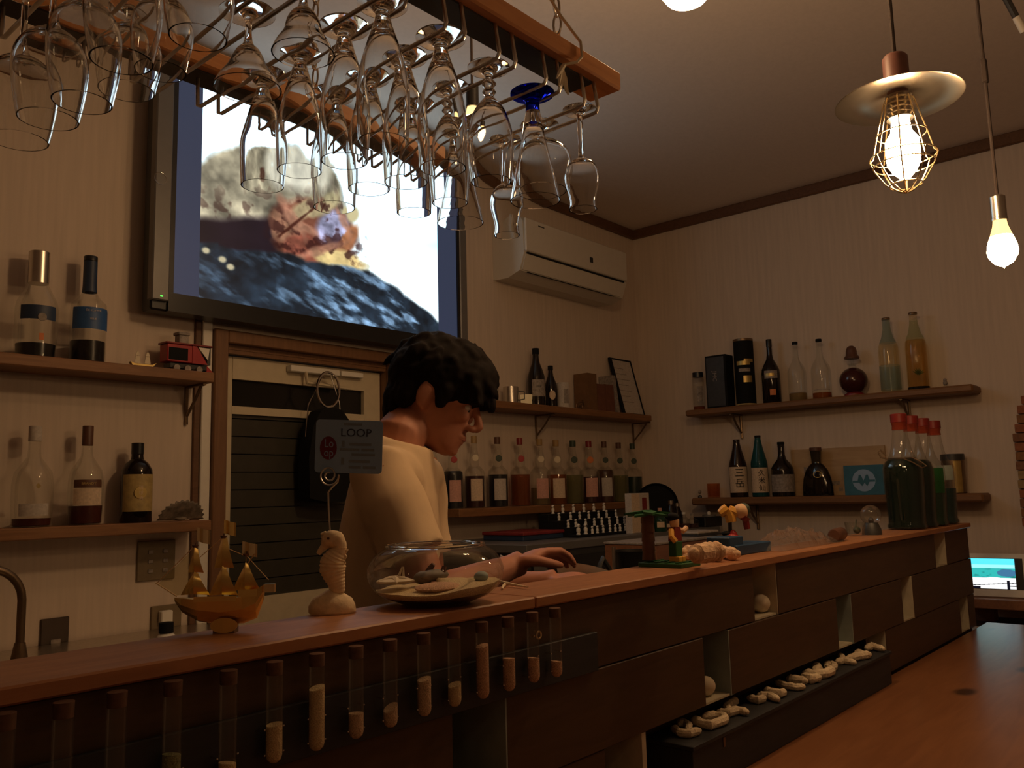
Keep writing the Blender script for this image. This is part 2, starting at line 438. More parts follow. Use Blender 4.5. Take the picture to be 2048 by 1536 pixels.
# ================================================================== ROOM
YB, XR, XL, YF, ZC = 2.70, 4.274, -2.0, -2.4, 2.91
DX0, DX1, DZ1 = 1.545, 2.335, 1.925        # door hole
b = MB()
for x0, x1, z0, z1 in ((XL, DX0, 0, ZC), (DX1, XR+.1, 0, ZC), (DX0, DX1, DZ1, ZC)):
    b.box((x0, YB, z0), (x1, YB+.1, z1))
struct('wall_back', b, M_WALL, label='cream wallpapered back wall behind the bar')
struct('wall_right', MB().box((XR, YF, 0), (XR+.1, YB, ZC)), M_WALL, label='cream wallpapered right wall with two shelves')
struct('wall_left', MB().box((XL-.1, YF, 0), (XL, YB+.1, ZC)), M_WALL, label='cream wall at the left end of the room')
struct('wall_front', MB().box((XL-.1, YF-.1, 0), (XR+.1, YF, ZC)), M_WALL, label='cream wall behind the customers')
struct('floor', MB().box((XL-.1, YF-.1, -.06), (XR+.1, YB+.1, 0)), M_FLOOR, label='dark boarded floor')
struct('ceiling', MB().box((XL-.1, YF-.1, ZC), (XR+.1, YB+.1, ZC+.08)), M_CEIL, label='pale papered ceiling')
struct('trim_back', MB().box((XL, YB-.022, ZC-.056), (XR-.0225, YB, ZC), bev=.004), M_TRIM, label='brown wooden ceiling trim along the back wall')
struct('trim_right', MB().box((XR-.022, YF, ZC-.056), (XR, YB, ZC), bev=.004), M_TRIM, label='brown wooden ceiling trim along the right wall')

# ------------------------------------------------------------------ door in the back wall
door = thing('door_1', 'beige back door with dark glazing and brown frame under the television', None, ((DX0+DX1)/2, YB, 0), kind='structure')
fx0, fx1, fz = 1.516, 2.362, 1.945
b = MB()
b.box((fx0, YB-.035, 0), (DX0+.022, YB-.001, fz), bev=.003).box((DX1-.022, YB-.035, 0), (fx1, YB-.001, fz), bev=.003)
b.box((DX0+.022, YB-.035, fz-.045), (DX1-.022, YB-.001, fz), bev=.003)
b.box((DX0, YB, 0), (DX0+.02, YB+.09, fz-.03)).box((DX1-.02, YB, 0), (DX1, YB+.09, fz-.03)).box((DX0+.02, YB, fz-.062), (DX1-.02, YB+.09, DZ1))
b.box((DX0+.02, YB+.003, fz-.076), (DX1-.02, YB+.030, fz-.062))
part('door_frame', b, M_FRAME, door, True, smooth=False)
lx0, lx1, ly = DX0+.024, DX1-.024, YB+.035
gz = [PY(470, 758, ly).z, PY(470, 812, ly).z, PY(470, 828, ly).z, PY(500, 1196, ly).z]
gx0, gx1 = PY(463, 900, ly).x, lx1-.085
b = MB()
b.box((lx0, ly, 0), (gx0, ly+.035, fz-.08), bev=.002).box((gx1, ly, 0), (lx1, ly+.035, fz-.08), bev=.002)
b.box((gx0, ly, gz[0]), (gx1, ly+.035, fz-.08)).box((gx0, ly, gz[2]), (gx1, ly+.035, gz[1])).box((gx0, ly, gz[3]-.10), (gx1, ly+.035, gz[3])).box((gx0, ly+.006, 0), (gx1, ly+.03, gz[3]-.10))
part('door_leaf', b, M_BEIGE, door, True, smooth=False)
part('window_pane', MB().box((gx0, ly+.02, gz[1]), (gx1, ly+.026, gz[0])), M_PANE, door, True, smooth=False)
z = gz[3]; k = 0
while z < gz[2]-.01:
    part('slat', MB().box((gx0, ly+.014, z), (gx1, ly+.030, min(z+.060, gz[2]))), M_LOUVRE, door, True, smooth=False)
    z += .064
part('window_pane', MB().box((gx0, ly+.032, gz[3]), (gx1, ly+.034, gz[2])), M_PANE, door, True, smooth=False)
# door closer
cl = thing('door_closer', 'slim white door closer screwed to the top of the beige door', 'door closer', (2.05, ly-.02, 1.83))
p0, p1 = PY(578, 712, ly-.02), PY(716, 722, ly-.02)
b = MB().box((p0.x, ly-.034, 1.829), (p1.x-.10, ly-.001, 1.853), bev=.003)
part('body', b, M_WHITE, cl, True)
b = MB().box((p1.x-.09, ly-.030, 1.832), (p1.x+.02, ly-.001, 1.852), bev=.002)
part('arm_track', b, M_WHITE, cl, True)
b = MB().tube([(p0.x+.07, ly-.03, 1.832), (p0.x+.07, ly-.036, 1.79), (p1.x-.07, ly-.036, 1.782)], .007, 6)
part('arm', b, M_BEIGE, cl, True)

# white pipe cover left of the door, then a thin brown strip
struct('trim_1', MB().box((1.478, YB-.020, 0), (1.514, YB, 1.985), bev=.003), M_WHITE, label='white cable cover beside the door frame')
struct('trim_2', MB().box((1.455, YB-.012, 0), (1.477, YB, 1.985), bev=.002), M_TRIM, label='thin brown strip beside the white cable cover')

# black bag on a ring at the door
bp = PY(650, 850, ly-.05)
bag = thing('bag', 'black bag hanging by a wire ring from the door closer', 'bag', (bp.x, ly-.06, 1.48))
b = MB()
prof = [(-.100, -.13), (-.105, .02), (-.085, .14), (-.05, .20), (0, .215), (.05, .205), (.08, .17), (.11, .14), (.115, .0), (.105, -.14), (0, -.15)]
b.prism([(a, c) for a, c in prof[::-1]], (0, .035, 0), (1, 0, 0), (0, 0, 1), .07)
part('bag_body', b, M_MBLACK, bag)
b = MB(); b.tube([(.0+.052*math.cos(t), -.01, .285+.068*math.sin(t)) for t in np.linspace(0, 2*math.pi, 25)[:-1]], .005, 6, closed=True)
part('ring_handle', b, M_CHROME, bag)
b = MB(); b.tube([(-.02, 0, .34), (-.085, 0, .22), (-.10, -.005, .10)], .0025, 5).tube([(.02, 0, .34), (.06, 0, .24), (.07, 0, .16)], .0025, 5)
part('cord', b, M_CHROME, bag)

# ------------------------------------------------------------------ shelves on the back wall
SF = 2.555                      # front of the shelf boards
def shelf_back(name, label, xa, xb, zt, th, brackets):
    t = thing(name, label, 'shelf', ((xa+xb)/2, SF+.07, zt-th))
    part('board', MB().box((xa, SF, zt-th), (xb, YB-.001, zt), bev=.003), M_SHELF, t, True)
    for bx in brackets:
        b = MB()
        b.tube([(bx, SF+.02, zt-th-.004), (bx, YB-.008, zt-th-.004), (bx, YB-.008, zt-th-.13)], .006, 6)
        b.tube([(bx, SF+.045, zt-th-.008), (bx, SF+.085, zt-th-.055), (bx, YB-.012, zt-th-.10)], .005, 6)
        part('bracket', b, M_OLDMETAL, t, True)
    return t
ZS, ZL = H+.420, H-.061          # tops of the upper and lower shelves
shelf_back('wall_shelf', 'upper brown plank shelf left of the door with two blue-labelled bottles', -.9, 1.452, ZS, .034, (PY(383, 800, 2.66).x, .1))
shelf_back('wall_shelf', 'lower brown plank shelf left of the door holding three bottles', -.9, 1.452, ZL, .034, (.4,))
cx0 = 2.74
shelf_back('wall_shelf', 'upper plank shelf right of the door with framed card and beer bottles', cx0, PY(1303, 830, SF).x, ZS, .034, (PY(1083, 860, 2.66).x, PY(1276, 865, 2.66).x))
shelf_back('wall_shelf', 'lower plank shelf right of the door carrying the syrup bottle row', cx0-.15, PY(1285, 1000, SF).x, ZL, .036, (PY(1090, 1050, 2.66).x,))
XF = XR-.150
def shelf_right(label, ya, yb, zt, th, brackets):
    t = thing('wall_shelf', label, 'shelf', (XF+.07, (ya+yb)/2, zt-th))
    part('board', MB().box((XF, ya, zt-th), (XR-.001, yb, zt), bev=.008), M_SHELFY, t, True)
    for by in brackets:
        b = MB()
        b.tube([(XF+.02, by, zt-th-.004), (XR-.008, by, zt-th-.004), (XR-.008, by, zt-th-.13)], .007, 6)
        b.tube([(XF+.045, by, zt-th-.008), (XF+.085, by, zt-th-.055), (XR-.012, by, zt-th-.10)], .006, 6)
        part('bracket', b, M_OLDMETAL, t, True)
ZRS, ZRL = H+.427, H-.051
shelf_right('upper plank shelf on the right wall with dark whisky tins', PX(1946, 775, XF).y, PX(1370, 825, XF).y, ZRS, .035, (PX(1482, 850, XR-.01).y, PX(1818, 815, XR-.01).y))
shelf_right('lower plank shelf on the right wall with rice wine bottles', PX(1966, 990, XF).y, PX(1382, 1000, XF).y, ZRL, .038, (2.0, 1.1))

# ------------------------------------------------------------------ brick pillar at the right edge of the picture
br = thing('trim_3', 'stepped red brick facing on the right wall at the picture edge', 'brickwork', (XR-.03, .5, 0))
br['kind'] = 'structure'; del br['category']
bh = .0405; zz = .95; i = 0
part('mortar_bed', MB().box((XR-.012, .15, .94), (XR-.0005, .62, 1.96)), M_MORTAR, br, True, smooth=False)
while zz < 1.97:
    z = zz-H+bh/2
    ye = .778-.42*max(0, z-.20)**1.25*1.1 - .05*max(0, -z-.05)**1.4
    ye += random.uniform(-.004, .004)
    y = ye
    lens = [random.uniform(.10, .2), .2, .2]
    for ln in lens:
        if y-ln < .14: break
        part('brick', MB().box((XR-.030-random.uniform(0, .004), y-ln+.006, zz), (XR-.002, y, zz+bh-.004), bev=.002), M_BRICKS[random.choice([0, 1, 2, 0, 1, 3])], br, True, smooth=False)
        y -= ln
    zz += bh; i += 1

# ------------------------------------------------------------------ air conditioner
ax0, ax1 = PY(986, 555, YB).x, PY(1252, 560, YB-.2).x
az0 = H+1.030
ac = thing('air_conditioner', 'white wall air conditioner under the ceiling beside the corner', 'air conditioner', ((ax0+ax1)/2, YB-.1, az0))
sec = [(0, 0), (0, .285), (-.175, .285), (-.195, .26), (-.200, .10), (-.170, .02), (-.095, -.004)]   # (dy, dz)
b = MB()
n = len(sec)
vs = [(ax0, YB-.001+y, az0+z) for y, z in sec]+[(ax1, YB-.001+y, az0+z) for y, z in sec]
b.add(vs, [tuple(range(n)), tuple(range(2*n-1, n-1, -1))]+[(i, i+n, (i+1) % n+n, (i+1) % n) for i in range(n)])
part('housing', b, M_AC, ac, True, smooth=False, recalc=True)
part('front_panel', MB().box((ax0+.004, YB-.212, az0+.108), (ax1-.004, YB-.198, az0+.272), bev=.005), M_AC, ac, True)
part('panel_gap', MB().box((ax0+.018, YB-.208, az0+.098), (ax1-.03, YB-.199, az0+.1045)), M_MBLACK, ac, True, smooth=False)
b = MB().quad((ax0+.05, YB-.192, az0+.060), (ax1-.05, YB-.192, az0+.060), (ax1-.05, YB-.1735, az0+.018), (ax0+.05, YB-.1735, az0+.018))
b = MB(); L0 = Vector((0, -.1985, .092)); L1 = Vector((0, -.1745, .024))
b.add([(x, YB+L.y+d, az0+L.z) for x in (ax0+.01, ax1-.03) for L in (L0, L1) for d in (-.004, -.001)], [(0, 1, 3, 2), (4, 6, 7, 5), (0, 4, 5, 1), (2, 3, 7, 6), (0, 2, 6, 4), (1, 5, 7, 3)])
part('air_flap', b, M_AC, ac, True, smooth=False, recalc=True)
part('flap_gap', MB().tube([(ax0+.05, YB-.1755, az0+.0175), (ax1-.09, YB-.1755, az0+.0175)], .0024, 6), M_MBLACK, ac, True)
part('display_window', MB().box((ax0+.52, YB-.2145, az0+.150), (ax0+.545, YB-.211, az0+.178)), M_BLACK, ac, True, smooth=False)
part('logo_plate', MB().box((ax0+.10, YB-.2140, az0+.246), (ax0+.145, YB-.211, az0+.251)), M_DGREY, ac, True, smooth=False)

# ------------------------------------------------------------------ television
YT = 2.585
tx0, tx1 = PY(308, 400, YT).x, PY(935, 640, YT).x
tz0, tz1 = H+.665*YT/2.7-.035, H+1.500*YT/2.7+.012
tz0 = PY(420, 634, YT).z
tz1 = PY(346, 132, YT).z
tv = thing('television', 'wide flat television showing a hermit crab, mounted above the door', 'television', ((tx0+tx1)/2, YT+.04, tz0))
part('housing', MB().box((tx0+.004, YT+.012, tz0), (tx1-.004, YT+.075, tz1), bev=.006), M_BLACK, tv, True)
part('wall_mount', MB().box((tx0+.45, YT+.075, tz0+.15), (tx1-.45, YB-.001, tz1-.15)), M_MBLACK, tv, True, smooth=False)
sx0, sx1 = PY(352, 400, YT).x, PY(916, 600, YT).x
wz0, wz1 = PY(402, 604, YT).z, PY(408, 163, YT).z
bot = (PY(402, 602, YT).z+PY(879, 668, YT).z)/2
wz0 = bot; wz1 = PY(408, 165, YT).z
b = MB()
b.box((sx0-.016, YT, tz0), (sx1+.014, YT+.02, wz0-.002)).box((sx0-.016, YT, wz1+.002), (sx1+.014, YT+.02, tz1))
b.box((sx0-.016, YT, wz0-.002), (sx0, YT+.02, wz1+.002)).box((sx1, YT, wz0-.002), (sx1+.014, YT+.02, wz1+.002))
part('bezel', b, M_BLACK, tv, True, smooth=False)
for nm, x0, x1, lab in (('speaker', tx0, sx0-.016, None), ('speaker', sx1+.014, tx1, None)):
    sp = part(nm, MB().box((x0, YT-.004, tz0+.030), (x1, YT+.03, tz1), bev=.004), M_SILVER, tv, True, label='silver grey speaker strip')
    if x0 == tx0:
        q = PY(321, 357, YT-.004)
        part('logo_ring', MB().tube([(q.x-tv.location.x+.020*math.cos(t), -.0452, q.z-tv.location.z+.020*math.sin(t)) for t in np.linspace(0, 2*math.pi, 25)[:-1]], .0008, 5, closed=True), M_CHROME, sp)
        q = PY(323, 592, YT-.004)
        part('power_light', MB().box((q.x-.004, YT-.0055, q.z-.002), (q.x+.004, YT-.003, q.z+.002)), M_LED, sp, False, smooth=False, base=None)
        o = bpy.data.objects[-1] if False else sp.children[-1]
        o.data.transform(Matrix.Translation(-Vector(tv.location)))
# screen with side bars of glowing dark blue
M_BAR = emit('screen_side_bar', (0.16, 0.20, 0.36), 0.20)
vx0, vx1 = PY(404, 400, YT).x, PY(880, 640, YT).x
part('side_bar', MB().box((sx0, YT+.008, wz0-.002), (vx0, YT+.0125, wz1+.002)), M_BAR, tv, True, smooth=False)
part('side_bar', MB().box((vx1, YT+.008, wz0-.002), (sx1, YT+.0125, wz1+.002)), M_BAR, tv, True, smooth=False)
# the picture, painted per texel in screen space of the television itself (u right, v down)
NW, NH = 400, 300
uu, vv = np.meshgrid((np.arange(NW)+.5)/NW, (np.arange(NH)+.5)/NH)
rng = np.random.default_rng(3)
def fbm(u, v, sx, sy, oct=4, seed=0):
    r = np.random.default_rng(seed); out = np.zeros_like(u); amp = .5
    for o in range(oct):
        gx, gy = int(sx*2**o)+2, int(sy*2**o)+2
        g = r.random((gy+1, gx+1))
        x = u*(gx-1); y = v*(gy-1); xi = np.clip(x.astype(int), 0, gx-1); yi = np.clip(y.astype(int), 0, gy-1); fx = x-xi; fy = y-yi
        fx = fx*fx*(3-2*fx); fy = fy*fy*(3-2*fy)
        out += amp*((g[yi, xi]*(1-fx)+g[yi, xi+1]*fx)*(1-fy)+(g[yi+1, xi]*(1-fx)+g[yi+1, xi+1]*fx)*fy); amp *= .5
    return out/(1-.5**oct)
# photograph-like coordinates of the hermit crab picture (quad corners of the picture as it is seen)
_tl, _tr, _br, _bl = (408, 165), (884, 325), (879, 668), (402, 602)
# true perspective mapping of the picture plane
P00 = Vector((vx0, YT, wz1)); dU = Vector((vx1-vx0, 0, 0)); dV = Vector((0, 0, wz0-wz1))
PXc = np.zeros((NH, NW)); PYc = np.zeros((NH, NW))
for comp in (0,):
    gx = P00.x+dU.x*uu; gz_ = P00.z+dV.z*vv-H; gy = np.full_like(gx, YT)
    dF = gx*CF.x+gy*CF.y+gz_*CF.z
    PXc = 1024+F*(gx*CR.x+gy*CR.y+gz_*CR.z)/dF
    PYc = 768-F*(gx*CU.x+gy*CU.y+gz_*CU.z)/dF
X_, Y_ = PXc, PYc
n1 = fbm(uu, vv, 6, 5, 5, 1); n2 = fbm(uu, vv, 14, 10, 4, 2); n3 = fbm(uu, vv, 30, 24, 3, 5)
img = np.ones((NH, NW, 3))*np.array([0.90, 0.98, 1.0])
cy_ = np.clip((X_-760)/120, 0, 1)*np.clip(1-abs(Y_-490)/60, 0, 1)
img -= cy_[..., None]*np.array([.16, .05, .04])
def sm(d, w=6): return np.clip(.5-d/w, 0, 1)[..., None]
def ellip(cx, cy, rx, ry, ang=0):
    c, s_ = math.cos(ang), math.sin(ang); dx = X_-cx; dy = Y_-cy
    a = (dx*c+dy*s_)/rx; bq = (-dx*s_+dy*c)/ry
    return (np.sqrt(a*a+bq*bq)-1)*min(rx, ry)
def over(mask, col):
    global img
    img = img*(1-mask)+np.array(col)*mask if not isinstance(col, np.ndarray) or col.ndim == 1 else img*(1-mask)+col*mask
# shell
sh = ellip(545, 405, 165, 118, math.radians(14))+(n2-.5)*16
shell_c = np.array([.80, .76, .64])*(.30+1.05*n2[..., None])*(.75+.4*n3[..., None])
rings = (np.sin(np.hypot(X_-600, (Y_-330)*1.25)/9+n1*6)*.5+.5)[..., None]
shell_c = shell_c*(.72+.28*rings)
spots = np.clip((n3-.56)*9, 0, 1)[..., None]*np.clip(1-abs(Y_-415)/70, 0, 1)[..., None]
shell_c = shell_c*(1-.6*spots)+np.array([.16, .08, .07])*.6*spots
over(sm(sh, 10), shell_c)
over(sm(ellip(600, 335, 62, 44, .3), 24)*.7, np.array([.86, .86, .80])*(.8+.3*n2[..., None]))
over(sm(ellip(528, 347, 9, 12, .0)+(n3-.5)*8, 5)*.85, [.24, .13, .10])
# dark body below
low = np.maximum(ellip(520, 470, 155, 74, math.radians(10)), -(Y_-(438-(X_-420)*.035)))
over(sm(low+(n1-.5)*20, 16), np.array([.10, .07, .10])*(.7+.7*n1[..., None]))
# crab face, claws
over(sm(ellip(630, 465, 88, 66, .5)+(n2-.5)*26, 12), np.array([.42, .25, .19])*(.45+1.0*n2[..., None]))
over(sm(ellip(575, 452, 36, 30, .9)+(n3-.5)*14, 8), np.array([.56, .40, .31])*(.6+.7*n3[..., None]))
over(sm(ellip(607, 500, 40, 34, .2)+(n3-.5)*14, 8), np.array([.50, .28, .22])*(.6+.7*n3[..., None]))
over(sm(ellip(668, 455, 32, 36, .3), 12), np.array([.60, .60, .72])*(.35+1.1*n3[..., None]))
over(sm(ellip(700, 478, 14, 36, .5)+(n3-.5)*8, 6), np.array([.58, .38, .26])*(.7+.6*n3[..., None]))
over(sm(ellip(684, 520, 52, 20, .25)+(n3-.5)*8, 8), np.array([.86, .76, .52])*(.75+.4*n3[..., None]))
over(sm(ellip(640, 410, 60, 20, -.3)+(n3-.5)*10, 8)*.8, np.array([.70, .66, .50])*(.7+.5*n3[..., None]))
over(sm(ellip(709, 428, 12, 15, .2), 6), [.72, .68, .52])
crev = np.clip((.47-fbm(uu, vv, 22, 18, 4, 31))*9, 0, 1)[..., None]*sm(ellip(635, 475, 100, 75, .4), 20)
over(crev*.75, [.16, .06, .06])
for ex, ey, er, ew, ea in ((585, 430, 44, 9, 1.0), (612, 452, 40, 7, .5), (640, 500, 46, 8, -.3), (690, 440, 34, 7, 1.2)): over(sm(ellip(ex, ey, er, ew, ea)+(n3-.5)*10, 6)*.8, np.array([.70, .50, .40])*(.6+.7*n3[..., None]))
over(sm(np.abs((X_-600)*.8+(Y_-440))-3+(n3-.5)*4, 4)*sm(ellip(600, 440, 50, 60, 0), 10)*.8, [.20, .07, .05])
# rock
top = 487+np.clip((X_-402)/200, 0, 1)*25+np.clip((X_-590)/150, 0, 1)*30+np.clip((X_-740)/140, 0, 1)**1.15*98+(n2-.5)*14
top = np.where(X_ < 440, top-6, top)
rk = fbm((uu+vv*.25)/1.26, (vv*1.0-uu*.5+.5)/1.51, 13, 34, 5, 11)
ridge = np.clip((rk-.47)*4.6, 0, 1)**1.2*(.55+.9*n3)
rock = np.array([.10, .14, .18])*(.35+1.2*n2[..., None])*(.6+.8*n3[..., None])+ridge[..., None]*np.array([.38, .47, .56])*np.clip((X_-420)/260, .35, 1)[..., None]*.95
over(sm(top-Y_, 7), np.clip(rock, 0, 1))
for sxp, syp in ((415, 499), (448, 517), (464, 532)): over(sm(ellip(sxp, syp, 8, 6, .4), 4), [.68, .64, .52])
img = np.clip(img, 0, 1)
pic = bpy.data.images.new('hermit_crab_picture', NW, NH, float_buffer=True)
pic.colorspace_settings.name = 'Non-Color'
lin = np.where(img <= .04045, img/12.92, ((img+.055)/1.055)**2.4)
rgba = np.ones((NH, NW, 4), dtype=np.float32); lum_ = lin.mean(axis=2, keepdims=True); hl = np.clip((lum_-.62)/.25, 0, 1); lin = lin*(1+.6*hl*hl*(3-2*hl))*np.where(hl > 0, np.array([.90, .97, 1.06]), 1.0)
rgba[..., :3] = lin[::-1]
pic.pixels.foreach_set(rgba.ravel()); pic.pack()
def screen_mat(name, image, s):
    m, nt, bb = _new(name)
    t = nt.nodes.new('ShaderNodeTexImage'); t.image = image; t.extension = 'EXTEND'
    bb.inputs['Base Color'].default_value = (0.01, 0.01, 0.012, 1); bb.inputs['Roughness'].default_value = .35
    nt.links.new(t.outputs[0], bb.inputs['Emission Color']); bb.inputs['Emission Strength'].default_value = s
    return m
def uvquad(name, a, bq, c, d, m, parent):
    mb = MB().quad(a, bq, c, d); o = part(name, mb, m, parent, True, smooth=False)
    uv = o.data.uv_layers.new(name='UVMap')
    for i, t in enumerate(((0, 0), (1, 0), (1, 1), (0, 1))): uv.data[i].uv = t
    return o
uvquad('screen', (vx0, YT+.010, wz0-.002), (vx1, YT+.010, wz0-.002), (vx1, YT+.010, wz1+.002), (vx0, YT+.010, wz1+.002), screen_mat('television_picture', pic, TVL), tv)
# cable under the set
cb = MB(); q0, q1, q2 = PY(330, 618, YB-.02), PY(380, 628, YB-.02), PY(425, 640, YB-.02)
cb.tube([q0+Vector((0, 0, .03)), q0, q1-Vector((0, 0, .006)), (q1+q2)/2, q2], .005, 6)
part('cable', cb, M_MBLACK, tv, True)

# ================================================================== BAR COUNTER
ZT = H-.144
YC0, YC1, XC0, XC1 = .772, .905, -.9, 3.345
TT = .0155
bar = thing('bar_counter', 'raised dark wooden bar counter with open cubbyholes in its plank front', 'counter', (1.4, .84, 0))
xj = PZ(1025, 1190, ZT).x
for x0, x1 in ((XC0, xj-.0008), (xj+.0008, XC1)):
    part('top_board', MB().box((x0, YC0, ZT-TT), (x1, YC1, ZT), bev=.002), M_TOP, bar, True)
rows = [(ZT-.0175, H-.2665, .784), (H-.2680, H-.3865, .781), (H-.388, H-.4985, .784)]
gaps = [[(1.632, 1.745), (2.925, 3.052)], [(.775, .875), (1.413, 1.512), (2.062, 2.160), (2.555, 2.655)], [(.16, .27), (1.100, 1.205), (2.30, 2.40), (3.150, 3.262)]]
CT = .014
for r, ((z1, z0, yf), gp) in enumerate(zip(rows, gaps)):
    x = XC0
    for g0, g1 in gp+[(XC1+.001, None)]:
        yy = yf
        if r == 2 and x > 1.19 and g0 < 2.31: yy = .838
        part('plank', MB().box((x, yy+random.uniform(-.001, .001), z0), (min(g0, XC1), yy+CT, z1), bev=.0012), M_BOARD, bar, True, smooth=False)
        if g1 is not None:
            e = min(g1, XC1)
            mm = M_PALEBLUE if r == 1 and g0 < 2.2 else M_PALE
            part('cubby_side', MB().box((e-.002, yf+.001, z0), (e+.010, YC1-.010, z1)), mm, bar, True, smooth=False)
            part('cubby_side', MB().box((g0-.010, yf+.0145, z0), (g0+.001, YC1-.010, z1)), M_BOARD, bar, True, smooth=False)
            part('cubby_floor', MB().box((g0+.001, yf+.004, z0-.0005), (e-.002, YC1-.010, z0+.0035)), M_PALE, bar, True, smooth=False)
        x = g1 if g1 is not None else x
part('back_panel', MB().box((XC0, YC1-.010, .0), (XC1, YC1-.002, ZT-TT)), M_BOARD, bar, True, smooth=False)
part('side_panel', MB().box((XC1-.012, .798, .80), (XC1, YC1-.010, ZT-TT)), M_BOARD, bar, True, smooth=False)
part('base_panel', MB().box((XC0, .80, 0), (XC1, .82, H-.505)), M_BOARD, bar, True, smooth=False)

# customers' table in front
tb = thing('bar_table', 'reddish pine table top with dark knots in front of the bar', 'table', (1.6, .35, 0))
ZTB = H-.500
part('table_top', MB().box((XC0, -.05, ZTB-.04), (3.46, .7775, ZTB), bev=.004), M_TABLE, tb, True)
for x in (-.5, 3.2):
    for y in (.05, .68):
        part('leg', MB().box((x-.035, y-.035, 0), (x+.035, y+.035, ZTB-.04)), M_BOARD, tb, True, smooth=False)

# long dark ledge box
lb = thing('ledge_box', 'long navy painted box on the table topped with coral pieces', 'box', (1.8, .785, ZTB))
BX0, BX1, BY0, BY1, ZLB = 1.287, 2.292, .742, .834, H-.420
part('box_body', MB().box((BX0, BY0, ZTB+.0005), (BX1, BY1, ZLB-.008), bev=.001), M_NAVY, lb, True, smooth=False)
part('box_lid', MB().box((BX0-.004, BY0-.004, ZLB-.0075), (BX1+.004, BY1, ZLB), bev=.001), M_NAVY, lb, True, smooth=False)
q = PY(1448, 1484, BY0)
part('keyhole_plate', MB().box((q.x-.004, BY0-.0015, q.z-.008), (q.x+.004, BY0, q.z+.008), bev=.0005), M_OLDMETAL, lb, True)

# navy plank carrying the test tubes
zp1, zp0 = H-.211, H-.268
pl = thing('tube_rack', 'navy plank holding a row of test tubes on the bar front', 'rack', (.3, .775, zp0))
part('plank', MB().box((XC0, .7735, zp0), (PY(1195, 1300, .775).x, .7805, zp1), bev=.0012), M_NAVY, pl, True, smooth=False)
eye = PY(1076, 1270, .775)
b = MB().tube([(eye.x+.005*math.cos(t), .7735, eye.z+.005*math.sin(t)) for t in np.linspace(0, 2*math.pi, 17)[:-1]], .0013, 6, closed=True)
b.tube([(eye.x-.010, .7735, eye.z), (eye.x-.010, .7800, eye.z)], .0016, 6).tube([(eye.x, .7735, eye.z+.004), (eye.x, .7820, eye.z+.004)], .0012, 6)
part('screw_eye', b, M_WIRE, pl, True)
YTUBE = .7620
CLIP = MB().lathe([(0, -.0012), (.0009, -.0008), (.0012, 0), (.0009, .0008), (0, .0012)], 8).tube([(0, .0008, 0), (0, .0125, 0)], .0008, 5).mesh('clip', M_CHROME)
tubes = [(10, 1430, None, None, None, 'empty test tube at the far left end of the navy plank'),
         (128, 1398, None, None, None, 'nearly hidden empty test tube, second from the left end'),
         (235, 1373, None, None, None, 'empty test tube below the left mast of the gold ship'),
         (347, 1348, 1505, 1560, M_SANDG, 'test tube with greenish moss sand at the bottom'),
         (458, 1328, 1522, 1560, M_SANDW, 'test tube left of the first full white sand tube, almost empty'),
         (550, 1310, 1446, 1524, M_SANDW, 'test tube a third full of white coral sand'),
         (634, 1292, 1373, 1500, M_SANDW, 'test tube filled high with white coral gravel'),
         (712, 1276, 1424, 1476, M_SAND, 'test tube with a little tan sand, right of the gravel tube'),
         (780, 1264, 1413, 1454, M_SAND, 'test tube with slanting tan sand surface'),
         (847, 1251, 1356, 1432, M_SAND, 'test tube half full of brown speckled sand below the fishbowl'),
         (907, 1240, 1367, 1413, M_SANDW, 'test tube with short pale sand, fifth from the right end'),
         (963, 1229, 1290, 1397, M_SAND2, 'test tube filled highest with pinkish shell sand'),
         (1015, 1219, 1315, 1382, M_SAND2, 'test tube with pink sand, third from the right end'),
         (1064, 1210, 1314, 1365, M_SAND2, 'test tube behind the brass screw eye, second from right'),
         (1109, 1203, 1321, 1354, M_SAND2, 'rightmost test tube with the shortest pink sand')]
for x, yt, s0, s1, ms, lab in tubes:
    top = PY(x, yt+3, YTUBE)
    zt = ZT-.0185
    zb = PY(x+8, s1, YTUBE).z if s1 else zt-.118
    if s1 == 1560: zb = zt-.112
    px = PY(x, yt, YTUBE).x
    R = .0086
    t = thing('test_tube', lab, 'test tube', (px, YTUBE, zb), group='test tubes along the bar front')
    prof = [(0, 0)]+[(R*math.sin(a), R-R*math.cos(a)) for a in (.4, .8, 1.2, 1.57)]+[(R, zt-zb-.002), (R+.0008, zt-zb)]
    part('glass_tube', MB().lathe(prof, 20), G_TUBE, t)
    part('stopper', MB().lathe([(0, zt-zb-.012), (R*.93, zt-zb-.012), (R*.95, zt-zb+.0008), (0, zt-zb+.0012)], 16), M_CORK, t)
    if ms:
        hs = PY(x+8, s0, YTUBE).z-zb
        r2 = R*.93
        bq = MB()
        prof = [(0, .0006)]+[(r2*math.sin(a), R-r2*math.cos(a)) for a in (.5, 1.0, 1.57)]+[(r2, hs*.5), (r2, hs), (0, hs+.0008)]
        bq.lathe(prof, 16)
        tilt = .18 if '780' in str(x) else random.uniform(-.1, .1)
        bq.v = [(v[0], v[1], v[2]+(v[0]*tilt*3 if v[2] > hs*.8 else 0)) for v in bq.v]
        part('sand', bq, ms, t)
    for dz in (.010, .034):
        for sx in (-1, 1):
            o = bpy.data.objects.new('clip', CLIP); COL.objects.link(o); o.parent = t; o.location = (sx*(R+.0022), 0, dz)

